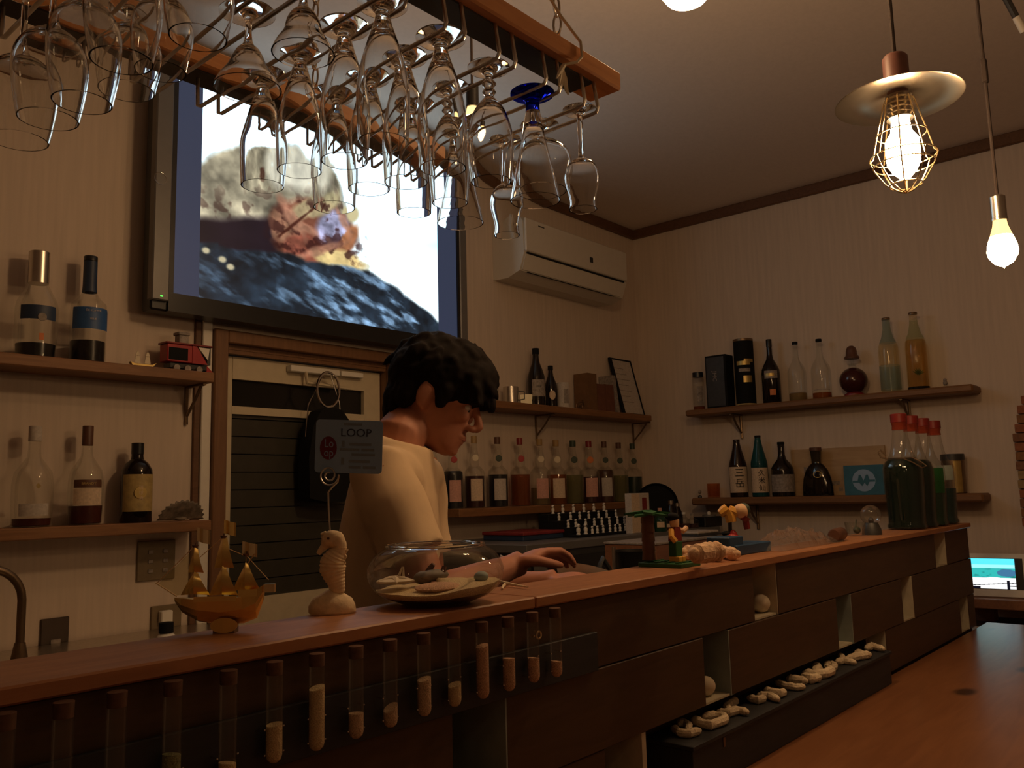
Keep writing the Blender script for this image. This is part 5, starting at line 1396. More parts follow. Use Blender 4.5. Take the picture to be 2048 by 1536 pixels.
# --- card
S2 = S
p2 = p+Vector((0, 0, 0))
t = thing('shop_card', 'pale blue shop card with a maroon disc held by the wire spiral', 'card', p+HR*((697-664)*S)+HN*(.0035)+Vector((0, 0, (1232-900)*S)), rz=RZV)
wc, hc = 138*S, 109*S
def rrect(w, h, r, k=5):
    out = []
    for cx_, cy2, a0 in ((w/2-r, h/2-r, 0), (-w/2+r, h/2-r, 90), (-w/2+r, -h/2+r, 180), (w/2-r, -h/2+r, 270)):
        for j in range(k+1):
            a = math.radians(a0+90*j/k); out.append((cx_+r*math.cos(a), cy2+r*math.sin(a)))
    return out
tl_ = math.radians(-3.0)
ux_, uz_ = Vector((math.cos(tl_), 0, math.sin(tl_))), Vector((-math.sin(tl_)-.02, 0, math.cos(tl_)))
part('card_sheet', MB().prism(rrect(wc, hc, 8*S), (0, .0004, 0), ux_, uz_, .0008), M_CARD, t, smooth=False)
yf = Vector((0, -.0010, 0))
mb = MB().lathe([(0, .0003), (24*S, .0003), (24*S, -.0002)], 32, M=Matrix.Translation(yf*.6+ux_*(-42*S)+uz_*(-4*S)) @ Matrix.Rotation(math.pi/2, 4, 'X'), sx=.72)
part('logo_disc', mb, M_MAROON, t)
mb = MB().text('Lo', yf+ux_*(-41*S)+uz_*(5*S), ux_*.8, uz_, 24*S).text('op', yf+ux_*(-41*S)+uz_*(-14*S), ux_*.8, uz_, 24*S)
part('logo_lettering', mb, M_CARD, t, smooth=False)
mb = MB().text('LOOP', yf+ux_*(14*S)+uz_*(28*S), ux_*1.06, uz_, 23*S)
part('name_lettering', mb, M_INK, t, smooth=False)
mb = MB()
for x0, x1, y0, h0 in ((-12, 26, 46, 2.2), (1, 46, 5, 2.6), (-18, 22, -6, 2.4), (26, 52, -6, 2.4), (6, 54, -16, 2.4), (1, 44, -30, 2.6), (1, 26, -42, 2.6), (30, 56, -42, 2.6), (-15, -9, 5, 7), (-15, -9, -30, 7)):
    mb.prism([(x0*S, (y0-h0)*S), (x1*S, (y0-h0)*S), (x1*S, (y0+h0)*S), (x0*S, (y0+h0)*S)], yf*.62, ux_, uz_, .0002)
M_FAINT = mat('faint_grey_print', (0.20, 0.26, 0.33), 0.8)
part('small_print', mb, M_FAINT, t, smooth=False, kind='stuff')

# --- fish bowl with beach inside
p = onc(872, 1196); p = Vector((p.x, .838+.0, ZT)); pc = onc(872, 1180)
p = PY(872, 1185, .842); p.z = ZT
S = depth(p)/F
t = thing('fish_bowl', 'low round glass bowl holding a miniature sand beach', 'bowl', p)
RB = 137*S
HB = zat(p, 872, 1090)-ZT
ob = [(0, .0), (RB*.50, .0), (RB*.60, .006), (RB*.80, HB*.16), (RB*.95, HB*.34), (RB, HB*.54), (RB*.975, HB*.70), (RB*.88, HB*.86), (RB*.76, HB*.95), (RB*.71, HB*.985), (RB*.715, HB)]
ob = ob[:3]+smooth_prof(ob[2:], 3)[1:]
part('glass', MB().lathe(ob, 48), G_BOWL, t)
part('rim', MB().tube([(RB*.715*math.cos(a), RB*.715*math.sin(a), HB) for a in np.linspace(0, 2*math.pi, 49)[:-1]], .0022, 8, closed=True), G_STEM, t)
M_BASEW = mat('dark_resin_water', (0.05, 0.035, 0.025), .2)
lay = smooth_prof([(RB*.48, .004), (RB*.60, .009), (RB*.78, HB*.165), (RB*.90, HB*.30)], 3)
bq = MB(); n = 40; m_ = 10
z0 = lay[6][1]-.001; r0 = lay[6][0]
for j in range(m_+1):
    f = j/m_
    for k in range(n):
        a = 2*math.pi*k/n; x, y = math.cos(a), math.sin(a)
        side = x*HR.x+y*HR.y
        hz = HB*(.26+.10*max(0, side)*1.3)
        rmax = RB*(.90+.05*max(0, side))
        bump = .0022*noise.noise(Vector((x*f*4, y*f*4, 1.3)))
        bq.v.append((x*f*rmax, y*f*rmax, hz+bump+HB*.05*(1-f)))
for j in range(m_):
    for k in range(n): bq.f.append((j*n+k, j*n+(k+1) % n, (j+1)*n+(k+1) % n, (j+1)*n+k)); bq.mi.append(0)
def bowl_r(z):
    for (ra_, za_), (rb_, zb_) in zip(ob, ob[1:]):
        if za_ <= z <= zb_ and zb_ > za_: return ra_+(rb_-ra_)*(z-za_)/(zb_-za_)
    return RB
prev_ = m_*n
for q_ in range(1, 7):
    b0 = len(bq.v)
    for k in range(n):
        a = 2*math.pi*k/n; zt3 = bq.v[m_*n+k][2]; z = zt3+(.004-zt3)*q_/6; r = bowl_r(z)*.965
        bq.v.append((math.cos(a)*r, math.sin(a)*r, z))
    for k in range(n): bq.f.append((prev_+k, prev_+(k+1) % n, b0+(k+1) % n, b0+k)); bq.mi.append(0 if q_ < 4 else 1)
    prev_ = b0
for k in range(n):
    zt3 = bq.v[m_*n+k][2]; a = 2*math.pi*k/n; r = bowl_r(zt3)*.965
    bq.v[m_*n+k] = (math.cos(a)*r, math.sin(a)*r, zt3)
part('sand_bed', bq, [M_SANDW, M_BASEW], t)
def inb(dx, dy, z=.0): return HR*(dx*S)+HN*(dy*S)+Vector((0, 0, z))
bq = MB(); c = inb(-78, -28, HB*.44)
for k in range(5):
    a = 2*math.pi*k/5+.3
    bq.tube([c, c+Vector((math.cos(a)*.012, math.sin(a)*.012, 0)), c+Vector((math.cos(a)*.026, math.sin(a)*.026, -.001))], [.006, .005, .001], 8)
bq.lathe([(0, .003), (.018, .002), (.024, 0), (0, -.003)][::-1], 20, c)
t2 = bq
o = part('shell_disc', t2, M_PEBBLE, t)
part('rock', MB().ell(inb(-25, 8, HB*.44), (.016, .012, .009), 14, 8).ell(inb(-5, 15, HB*.47), (.026, .012, .008), 14, 8), M_SHELL, t, kind='stuff')
part('twig', MB().tube([inb(-20, 20, HB*.46), inb(-12, 22, HB*.60), inb(-6, 20, HB*.66)], [.006, .004, .003], 7).tube([inb(10, 22, HB*.46), inb(16, 24, HB*.62)], [.005, .003], 7), M_BROWN, t, kind='stuff')
part('tiny_starfish', MB().tube([inb(-72, -26, HB*.48), inb(-64, -24, HB*.66)], [.002, .001], 6).tube([inb(-62, -25, HB*.48), inb(-62, -24, HB*.66)], [.002, .001], 6), M_PEBBLE, t, kind='stuff')
part('green_shell', MB().ell(inb(92, -22, HB*.46), (.011, .009, .007), 12, 8), M_PALEBLUE, t)
part('orange_sand_patch', MB().ell(inb(10, -60, HB*.335), (.034, .028, .006), 18, 8), M_SAND2, t)

# --- twig-like starfish beside the bowl
p = onc(1020, 1166); S = depth(p)/F
t = thing('coral_twig', 'thin forked white coral twig right of the fish bowl', 'coral', p)
g = lambda x, y, z=.004: PZ(x, y, ZT+z)-p
part('twig', MB().tube([g(1000, 1162), g(1012, 1166, .006), g(1030, 1170), g(1056, 1174)], [.0018, .0026, .0022, .001], 7).tube([g(1012, 1166, .005), g(1006, 1173, .003), g(1004, 1178, .002)], [.0026, .002, .0018], 7), M_CORAL, t)

# --- coral pieces: bumpy branching tubes lying on a level top
def coral(label, paths, z, r, group, m=None, sq=1.0):
    P = [[PZ(x, y, z+r*dz_) for x, y, dz_ in path] for path in paths]
    c = sum((Vector(v) for pth in P for v in pth), Vector())/sum(len(pth) for pth in P); c.z = z
    t = thing('coral_piece', label, 'coral', c, group=group)
    mb = MB()
    for pth in P:
        pts = [Vector(v)-c for v in pth]; out = []; rr = []
        for k in range(len(pts)-1):
            for j in range(5):
                f = j/5; v = pts[k].lerp(pts[k+1], f); out.append(v); rr.append(r*(1+.22*noise.noise((v+c)*140))*(.72 if (k == 0 and j == 0) else 1))
        out.append(pts[-1]); rr.append(r*.66)
        for k, v in enumerate(out): v.z = max(v.z, rr[k]*.98)
        base = len(mb.v)
        mb.tube(out, rr, 9)
        mb.ell(out[0], rr[0]*.98, 9, 6); mb.ell(out[-1], rr[-1]*.98, 9, 6)
    part('coral_branch', mb, m or M_CORAL, t)
    return t
def zc(x, y): return (1300+x/2.738, 1000+y/2.738)
def P3(*pts, dz=1.0): return [(*zc(x, y), dz) for x, y in pts]
GC = 'coral pieces in a row on the navy ledge box'
coral('curled loop of coral at the near end of the ledge box', [P3((130, 1250), (165, 1275), (215, 1280), (270, 1262)), P3((215, 1275), (210, 1235), (185, 1215), (160, 1228))], ZLB, .0070, GC)
coral('coral bent like a hook, second from the near end of the ledge', [P3((240, 1205), (280, 1222), (330, 1232), (380, 1215), (415, 1200)), P3((300, 1190), (350, 1180), (400, 1185), (415, 1200))], ZLB, .0085, GC)
coral('upright forked coral, third from the near end of the ledge', [P3((380, 1160), (430, 1165), (480, 1150), (530, 1160)), P3((440, 1160), (420, 1130), (455, 1105), (470, 1098))], ZLB, .0080, GC)
coral('thick short coral with a thin tip, fourth from the near end of the ledge', [P3((545, 1085), (590, 1095), (625, 1085)), P3((600, 1070), (650, 1070), (700, 1090))], ZLB, .0080, GC)
coral('small slanted coral, fifth from the near end of the ledge', [P3((635, 1045), (670, 1055), (710, 1060), (735, 1050))], ZLB, .0085, GC)
coral('long straight coral in the middle of the ledge row', [P3((695, 1000), (750, 1018), (800, 1025), (840, 1022))], ZLB, .0075, GC)
coral('plump coral behind the long straight one on the ledge', [P3((765, 980), (800, 985), (850, 990)), P3((840, 965), (880, 980), (925, 970))], ZLB, .0100, GC)
coral('knobbly coral with several stubs, sixth from the far end of the ledge', [P3((850, 950), (900, 955), (960, 950), (1000, 930)), P3((910, 950), (920, 920), (905, 915))], ZLB, .0105, GC)
coral('ring-shaped coral with a hole on the ledge', [P3((960, 905), (985, 895), (1010, 900), (1010, 918), (985, 922), (965, 912))], ZLB, .0070, GC)
coral('antler-shaped coral, third from the far end of the ledge', [P3((1025, 885), (1060, 880), (1120, 888)), P3((1060, 880), (1050, 860), (1045, 852)), P3((1070, 880), (1110, 860))], ZLB, .0080, GC)
coral('broad coral, second from the far end of the ledge', [P3((1090, 865), (1140, 855), (1200, 845)), P3((1130, 845), (1165, 840))], ZLB, .0100, GC)
coral('last separate coral at the far end of the ledge', [P3((1185, 812), (1215, 800), (1275, 815))], ZLB, .0090, GC)
GP = 'thick coral sticks heaped on the counter'
def ct(*pts, dz=1.0): return [(x, y, dz) for x, y in pts]
coral('slender peach coral stick lying at the front of the counter heap', [ct((1346, 1112), (1370, 1113), (1406, 1114))], ZT, .0078, GP, M_CORALP)
coral('fat peach coral at the left of the counter heap', [ct((1370, 1105), (1388, 1104), (1402, 1103))], ZT, .0155, GP, M_CORALP)
coral('largest peach coral on top of the counter heap', [ct((1389, 1108, ), (1405, 1106), (1425, 1103), (1440, 1102), dz=2.2), ct((1404, 1106), (1408, 1110), dz=1.6)], ZT, .0165, GP, M_CORALP)
coral('peach coral lump in the middle right of the counter heap', [ct((1424, 1106), (1442, 1107))], ZT, .0165, GP, M_CORALP)
coral('peach coral at the right end of the counter heap with a grey tip', [ct((1440, 1103), (1455, 1105), (1465, 1108), (1474, 1108))], ZT, .0130, GP, M_CORALP)
# --- cubbyhole pebbles
for x, y, rr_, yy, zz, lab in ((1522, 1226, .022, .815, rows[0][1]+.0035, 'round white pebble in the upper cubbyhole of the bar front'), (1412, 1388, .020, .812, rows[1][1]+.0035, 'white shell fragment in the cubbyhole above the ledge box')):
    c = PY(x, y, yy); c.z = zz
    t = thing('pebble', lab, 'pebble', c)
    bq = MB().ell((0, 0, rr_*.88), (rr_*1.0, rr_*.9, rr_*.88), 20, 14)
    part('stone', bq, M_PEBBLE, t)

# --- toy islander on green base
p = onc(1338, 1116); p = PY(1338, 1112, .850); p.z = ZT; S = depth(p)/F
t = thing('toy_islander', 'toy brick figure beside a palm on a green base plate', 'toy', p, rz=RZV*.0)
w = 50*S
part('base_plate', MB().box((-w*.78, -.046, 0), (w*.78, .046, .008), bev=.001), M_GREEN, t)
bq = MB()
for i in range(6):
    for j in range(4): bq.lathe([(.004, .008), (.004, .0098), (0, .0098)], 8, (-w*.62+i*w*.25, -.034+j*.0225, 0))
part('studs', bq, M_GREEN, t, kind='stuff')
def lv(x, y, off=0.0): return HR*((x-1338)*S)+HN*off+Vector((0, 0, (1116-y)*S))
b0 = lv(1300, 1112, .012)
for k in range(5): part('trunk_block', MB().lathe([(0, 0), (.013, 0), (.0115, .018), (0, .018)], 12, b0+Vector((0, 0, .008+k*.0172))), M_BROWN, t)
bq = MB()
top = b0+Vector((0, 0, .094))
for k in range(8):
    a = k*math.pi/4
    d_ = Vector((math.cos(a), math.sin(a), 0)); e_ = Vector((-d_.y, d_.x, 0))
    bq.prism([(0, -.008), (.022, -.013), (.045, 0), (.022, .013), (0, .008)], top+Vector((0, 0, .004*(k % 2))), d_+Vector((0, 0, -.12)), e_, .004)
part('palm_leaf', bq, M_GREEN, t, smooth=False, kind='stuff')
c = lv(1352, 1110, 0)
part('trousers', MB().box((c.x-.012, c.y-.008, .018), (c.x+.012, c.y+.008, .046), bev=.001), M_GREEN, t)
part('shoe', MB().box((c.x-.013, c.y-.014, .0085), (c.x-.001, c.y+.008, .018), bev=.001), M_YELLOW, t)
part('shoe', MB().box((c.x+.001, c.y-.014, .0085), (c.x+.013, c.y+.008, .018), bev=.001), M_YELLOW, t)
part('torso', MB().prism([(-.014, 0), (.014, 0), (.010, .026), (-.010, .026)], (c.x, c.y+.007, .0465), (1, 0, 0), (0, 0, 1), .014), M_DRED, t, smooth=False, recalc=True)
part('arm', MB().tube([(c.x-.013, c.y, .068), (c.x-.020, c.y-.004, .056), (c.x-.016, c.y-.010, .046)], .0055, 8), M_YELLOW, t)
part('arm', MB().tube([(c.x+.013, c.y, .068), (c.x+.024, c.y-.004, .064), (c.x+.034, c.y-.006, .070)], .0050, 8), M_SKINTOY, t)
part('head', MB().lathe([(0, .073), (.008, .073), (.009, .078), (.009, .088), (.006, .092), (0, .092)], 14, (c.x, c.y, 0)), M_SKINTOY, t)
part('hair', MB().ell((c.x-.001, c.y+.002, .091), (.012, .012, .009), 14, 8), M_MBLACK, t)

# --- toy diver on blue base
p = PY(1484, 1098, .872); p.z = ZT; S = depth(p)/F
t = thing('toy_diver', 'yellow-legged toy brick diver on a post above a blue base', 'toy', p)
part('base_block', MB().box((-.085, -.030, 0), (.085, .030, .022), bev=.002).box((-.105, -.024, .0), (-.04, .030, .040), bev=.002), M_TOYBLUE, t)
def ld(x, y, off=0.0): return HR*((x-1484)*S)+HN*off+Vector((0, 0, (1102-y)*S))
part('post', MB().tube([ld(1462, 1074), ld(1463, 1036)], .0045, 8), M_BLACK, t)
part('leg', MB().tube([ld(1444, 1024), ld(1452, 1018), ld(1459, 1014)], [.009, .012, .012], 8), M_YELLOW, t)
part('leg', MB().tube([ld(1460, 1016), ld(1464, 1028), ld(1466, 1040)], [.012, .013, .012], 8), M_YELLOW, t)
part('torso', MB().tube([ld(1462, 1016), ld(1472, 1021), ld(1478, 1024)], [.011, .012, .012], 8), M_YELLOW, t)
part('head', MB().ell(ld(1487, 1019), (.018, .017, .017), 14, 10), M_SKINTOY, t)
part('cap', MB().ell(ld(1493, 1017), (.012, .014, .016), 14, 10), M_GREENC, t)
part('tail_fin', MB().tube([ld(1494, 1030), ld(1489, 1038)], [.014, .009], 8).tube([ld(1494, 1034), ld(1497, 1055)], [.008, .007], 8), M_DRED, t, kind='stuff')
part('red_figure', MB().ell(ld(1467, 1077), (.022, .014, .018), 14, 10).ell(ld(1467, 1066), (.010, .010, .012), 12, 8), M_RED, t, kind='stuff')
part('figure_head', MB().ell(ld(1456, 1069), (.010, .010, .010), 12, 8), M_SKINTOY, t)
part('figure_hair', MB().ell(ld(1454, 1063), (.010, .010, .006), 12, 8), M_MBLACK, t)
part('white_cuff', MB().ell(ld(1477, 1078), (.006, .006, .006), 10, 6), M_WHITE, t)

# --- crumpled plastic bag
p = PY(1575, 1085, .852); p.z = ZT; S = depth(p)/F
t = thing('plastic_bag', 'crumpled clear plastic bag sparkling on the counter', 'bag', p)
bq = MB(); n, m_ = 44, 16
def hb_(u, v):
    env = math.sin(math.pi*u)**.6*math.sin(math.pi*v)**.7
    return env*(.036*(1.3-.8*u)+.034*abs(noise.noise(Vector((u*9, v*6, 2))))-.012*abs(noise.noise(Vector((u*21, v*14, 5)))))
Lb = .40
for i in range(n+1):
    for j in range(m_+1):
        u, v = i/n, j/m_
        bq.v.append((-.14+Lb*u+.006*noise.noise(Vector((u*12, v*9, 0))), (-.045+.095*v), .001+max(0, hb_(u, v))))
for i in range(n):
    for j in range(m_): bq.f.append((i*(m_+1)+j, (i+1)*(m_+1)+j, (i+1)*(m_+1)+j+1, i*(m_+1)+j+1)); bq.mi.append(0)
part('film', bq, G_PLASTIC, t, smooth=False)
# --- dark roll, jar, globe
p = PY(1676, 1078, .830); p.z = ZT; S = depth(p)/F
t = thing('bark_roll', 'short dark brown bark roll lying before the glass jar', 'roll', p, rz=.18)
part('roll', MB().lathe([(0, -.052), (.014, -.052), (.0165, -.046), (.0168, .046), (.014, .052), (0, .052)], 18, M=Matrix.Translation((0, 0, .0168)) @ Matrix.Rotation(math.pi/2, 4, 'Y')), M_BROWN, t)
p = PY(1712, 1072, .868); p.z = ZT
R = width(p, 42)/2; hh = zat(p, 1710, 1044)-ZT
t = thing('glass_jar', 'small clear glass jar with a green sprig left of the glass globe', 'jar', p)
part('glass_wall', MB().lathe([(0, 0), (R*.75, 0), (R*.80, .004), (R, hh), (R*.95, hh), (R*.74, .006), (0, .006)], 24), G_CLEAR, t)
part('sprig', MB().ell((0, -.004, .016), (.012, .010, .010), 12, 8).tube([(0, 0, .02), (.01, 0, .045)], .002, 5), M_GREENC, t, kind='stuff')
p = PY(1744, 1066, .845); p.z = ZT
R = width(p, 40)/2; hh = zat(p, 1742, 1010)-ZT
t = thing('glass_globe', 'glass globe ornament on a dark round base', 'ornament', p)
part('base', MB().lathe([(0, 0), (R*.95, 0), (R*.90, .016), (R*.62, hh-1.75*R), (0, hh-1.75*R)], 24), M_DGREY, t)
part('globe', MB().ell((0, 0, hh-R), R, 28, 18), thin('globe_glass', (.95, .95, .93), ior=1.5, dens=.05, cap_=.5, dcol=(.6, .57, .5)), t)
part('inner_figure', MB().ell((0, 0, hh-R*1.55), (.008, .008, .010), 12, 8), M_DGREY, t)

# --- swing-top bottles with red caps
def bail(t, p, R, h, face):
    pts = [Vector((math.cos(a)*R*.66, math.sin(a)*R*.66, h*.61)) for a in np.linspace(0, 2*math.pi, 25)[:-1]]
    part('wire_collar', MB().tube(pts, .0022, 6, closed=True), M_OLDMETAL, t)
    o, r, u = frame_at(face, R*.66)
    mb = MB().tube([o+u*h*.61, o*1.25+r*.03+u*(h*.57), o*1.45+r*.055+u*(h*.52), o*1.45+r*.068+u*(h*.535), o*1.2+r*.052+u*(h*.575), o*.9+r*.03+u*(h*.612)], .0022, 6)
    mb.tube([-r*R*.66+u*h*.61, -r*R*1.02+u*h*.625, -r*R*1.12+u*h*.67, -r*R*1.02+u*h*.69, -r*R*.75+u*h*.64], .0026, 6)
    part('bail_wire', mb, M_OLDMETAL, t)
CPL = ('Y', .842)
for k, (xb, xt, yt, lm, lab) in enumerate(((1815, 1794, 828, D_GREEN, 'nearest red-capped swing bottle with almost black green liquor'),
                                          (1838, 1819, 832, D_GREEN, 'second red-capped swing bottle with dark green liquor'),
                                          (1861, 1842, 837, D_GREEN2, 'third red-capped swing bottle with bottle green liquor'),
                                          (1884, 1865, 842, D_TEAL, 'farthest red-capped swing bottle with blue green liquor'))):
    bottle(lab, xb, 1053, xt, yt, 76-3*k, CPL, ZT, 'swing', G_CLEAR, (M_BRIGHTRED, .925), (.60 if k < 2 else (.40 if k == 2 else .34), lm), [(.42, .56, M_PALEBLUE, .5, .5)] if k == 3 else ([(.30, .53, M_GREEN, .35, .75)] if k == 2 else []), neck=(thin('red_seal_film_%d' % k, (.75, .35, .25), dens=.35, dcol=(.5, .08, .04)), .86, .925), extra=bail if k == 0 else None, group='red-capped swing bottles', name='swing_bottle', capk=1.10)
# red ridged pourer tops are part of the caps

# ================================================================== BEHIND THE BAR, RIGHT SIDE
ZFR = H-.200
cab = thing('back_cabinet', 'grey back cabinet behind the bar carrying small bottles', 'cabinet', (3.3, 2.4, 0))
part('carcass', MB().box((2.56, 2.155, .05), (4.10, YB-.012, ZFR-.035)), M_DGREY, cab, True, smooth=False)
part('top', MB().box((2.54, 2.145, ZFR-.034), (4.12, YB-.012, ZFR), bev=.003), M_SILVER, cab, True)
for k in range(3): part('door', MB().box((2.575+k*.51, 2.146, .08), (3.07+k*.51, 2.154, ZFR-.06), bev=.002), M_BLACK, cab, True)
part('vent_panel', MB().box((2.58, 2.1425, ZFR-.115), (2.66, 2.1455, ZFR-.055)), M_SILVER, cab, True, smooth=False)
part('plinth', MB().box((2.60, 2.20, 0), (4.06, YB-.02, .05)), M_BLACK, cab, True, smooth=False)
def bk(x, Y): 
    p = PY(x, 1085, Y); p.z = ZFR; return p
a, c = bk(1047, 2.32), bk(1136, 2.32)
t = thing('flat_box', 'dark flat box with a red lid on the grey back cabinet', 'box', ((a.x+c.x)/2, 2.42, ZFR))
hh = zat((a.x, 2.32), 1090, 1064)-ZFR
part('tray', MB().box((a.x, 2.32, ZFR), (c.x-.03, 2.55, ZFR+hh*.6), bev=.003), M_DBLUE, t, True)
part('lid', MB().box((a.x-.004, 2.316, ZFR+hh*.6+.0005), (c.x-.026, 2.554, ZFR+hh), bev=.003), M_DRED, t, True)
# pegs with round heads
a, c = bk(1150, 2.26), bk(1286, 2.26)
st = thing('peg_stand', 'dark stepped stand for the little white peg figures', 'stand', ((a.x+c.x)/2, 2.35, ZFR))
nst = 4
for k in range(nst): part('step', MB().box((a.x, 2.24+k*.055, ZFR), (c.x, 2.24+k*.055+.0545, ZFR+.012+k*.030), bev=.001), M_MBLACK, st, True, smooth=False)
peg_src = {}
def peg(x, y, z, s, lab):
    t = thing('peg_figure', lab, 'figurine', (x, y, z), group='little white peg figures on the dark stand')
    if s not in peg_src:
        b1 = MB().lathe([(0, 0), (.0085*s, 0), (.0085*s, .004*s), (.006*s, .006*s), (.0085*s, .016*s), (.0075*s, .024*s), (.003*s, .027*s), (0, .027*s)], 10).mesh('peg_body', M_WHITE)
        b2 = MB().ell((0, 0, .034*s), .0078*s, 10, 7).mesh('peg_head', M_WHITE)
        b3 = MB().box((-.0052*s, -.0082*s, .0325*s), (.0052*s, -.0062*s, .0352*s)).mesh('peg_face', M_BLACK)
        peg_src[s] = (b1, b2, b3)
    for nm, me in zip(('peg_body', 'peg_head', 'peg_face'), peg_src[s]):
        o = bpy.data.objects.new(nm, me); COL.objects.link(o); o.parent = t
wst = c.x-a.x
ranks = [(2.256, .0125, .80, 9, .22, .085, 'front'), (2.322, .0425, .85, 8, .06, .120, 'second'), (2.377, .0725, .85, 7, .09, .135, 'third'), (2.432, .1025, .95, 6, .12, .150, 'rearmost')]
ordn = ['first', 'second', 'third', 'fourth', 'fifth', 'sixth', 'seventh', 'eighth', 'ninth']
for k in range(2): peg(a.x+wst*(.04+k*.10), 2.256, ZFR+.0125, 1.15, 'larger white peg figure at the left front of the dark stand, %s of two' % ordn[k])
for y_, z_, s_, n_, f0, df, nm in ranks:
    for k in range(n_): peg(a.x+wst*min(.96, f0+k*df+random.uniform(-.012, .012)), y_, ZFR+z_, s_, 'white peg figure, %s from the left in the %s rank of the dark stand' % (ordn[k], nm))
# white carton
p = bk(1283, 2.235); S = depth(p)/F; p = PY(1284, 1080, 2.20); p.z = ZFR
hh = zat(p, 1282, 986)-ZFR; wx = PY(1302, 1040, 2.2).x-PY(1266, 1040, 2.2).x
t = thing('tall_carton', 'tall white carton with a dark red panel before the round pan', 'box', p)
part('carton', MB().box((-wx/2, -.0, 0), (wx/2, .035, hh), bev=.001), M_GREYP, t)
part('red_panel', MB().box((wx*.10, -.0012, hh*.35), (wx*.34, -.0002, hh*.88)), M_DRED, t, smooth=False)
part('tan_panel', MB().box((-wx*.48, -.0012, hh*.02), (-wx*.05, -.0002, hh*.98)), M_CREAMP, t, smooth=False)
# black round pan hung on the wall/cabinet
c = PY(1313, 1010, 2.44); R = min(width(c, 106)/2, c.z-ZFR-.001)
t = thing('round_pan', 'big round black pan leaning at the wall corner', 'pan', (c.x, 2.44, ZFR))
dpan = Vector((-c.x, -c.y, .35)).normalized()
Mp = Matrix.Translation((0, 0, c.z-ZFR)) @ dpan.to_track_quat('Z', 'Y').to_matrix().to_4x4()
part('pan_disc', MB().lathe([(0, -.012), (R*.86, -.012), (R*.97, .010), (R, .012), (R*.99, .016), (R*.88, -.004), (0, -.004)], 40, M=Mp), M_MBLACK, t)
# small bottles in front of the pan
small = [(1291, 1018, 24, 'beer', D_DARK, M_BROWN, 'small dark bitters bottle, leftmost of the group before the pan', 2.265),
         (1305, 1026, 24, 'jar', G_CLEAR, M_DIMP, 'small clear domed jar in the bitters group', 2.255),
         (1318, 1016, 26, 'shoch', D_GREEN2, M_PINKP, 'greenish bitters bottle with a pale cap and cream label', 2.18),
         (1335, 1030, 22, 'shoch', G_CLEAR, M_DIMP, 'small clear bottle right of the greenish bitters bottle', 2.23),
         (1341, 1001, 22, 'sake', D_DARK, M_STEEL, 'tall dark bottle with a shining steel pourer in the bitters group', 2.30),
         (1353, 1006, 22, 'sake', D_DARK, M_STEEL, 'second dark bottle with steel pourer, behind the clear ones', 2.30),
         (1366, 1024, 24, 'shoch', G_CLEAR, M_WHITE, 'clear bottle with white stopper in the bitters group', 2.22),
         (1383, 1027, 24, 'shoch', G_CLEAR, M_DIMP, 'clear bottle with reddish liquor at the right of the bitters group', 2.20)]
for x, yt, w, pf, gm, cm, lab, Y in small:
    fl = (.30, L_WINE if 'reddish' in lab else L_BROWN) if gm is G_CLEAR else None
    bottle(lab, x+4, 1080, x, yt, w, ('Y', Y), ZFR, pf, gm, (cm, .86), fl, [(.18, .42, M_CREAMP, .6, .1)] if 'greenish' in lab else [], group='bitters bottles on the back cabinet', name='bitters_bottle')
p = PY(1420, 1070, 2.2); p.z = ZFR
hh = zat(p, 1418, 1028)-ZFR; wx = width(p, 44)
t = thing('black_box_radio', 'small black box with a white lid knob on the back cabinet', 'box', p, rz=-.2)
part('case', MB().box((-wx*.6, -.03, 0), (wx*.6, .05, hh*.8), bev=.004), M_BLACK, t)
part('lid', MB().lathe([(0, hh*.8), (.035, hh*.8), (.035, hh*.95), (0, hh*.95)], 20), M_SILVER, t)
part('knob', MB().ell((0, 0, hh*1.05), (.010, .010, .012), 12, 8), M_WHITE, t)
# shelf rail inside the bar with crate
ib = thing('inner_worktop', 'dark inner worktop right behind the bar counter', 'worktop', (2.0, 1.0, .0))
part('top', MB().box((-.8, .907, H-.315), (3.30, 1.02, H-.285), bev=.002), M_DGREY, ib, True)
part('support', MB().box((-.8, .907, 0), (3.30, .925, H-.316)), M_BOARD, ib, True, smooth=False)
a, c = PY(1312, 1100, 1.62), PY(1440, 1100, 1.62)
zt_ = PY(1312, 1086, 1.62).z
t = thing('wooden_case', 'brown wooden case behind the palm toy', 'box', ((a.x+c.x)/2, 1.7, 0))
part('pedestal', MB().box((a.x+.02, 1.66, 0), (c.x-.02, 1.80, .90)), M_DGREY, t, True, smooth=False)
part('case_body', MB().box((a.x, 1.62, .90), (c.x, 1.84, zt_-.008), bev=.002), M_BOX, t, True)
part('pale_lid', MB().box((a.x-.003, 1.617, zt_-.0075), (c.x+.003, 1.843, zt_), bev=.001), M_DIMP, t, True)
p = PY(1405, 1080, 1.70); p.z = zt_
t = thing('grey_tray', 'grey marbled tray lying on the wooden case', 'tray', (p.x, 1.72, zt_))
hh = zat((p.x, 1.7), 1405, 1060)-zt_
part('tray', MB().box((-.10, -.06, 0), (.10, .06, hh*.35), bev=.002), M_BLACK, t)
part('slab', MB().box((-.085, -.05, hh*.35), (.085, .05, hh*.9), bev=.004), mat('grey_marble', (.38, .34, .30), .4, var=.3, scale=60), t)
p = PY(1268, 1115, 1.48); zt2 = PY(1268, 1100, 1.48).z
t = thing('black_pot', 'black pot with a shiny rim behind the green base plate', 'pot', (p.x, 1.48, 0))
part('pedestal', MB().box((-.05, -.05, 0), (.05, .05, zt2-.09)), M_DGREY, t, smooth=False)
part('pot', MB().lathe([(0, zt2-.09), (.055, zt2-.09), (.065, zt2-.01), (.068, zt2), (.062, zt2), (.05, zt2-.08), (0, zt2-.08)], 24), M_BLACK, t)
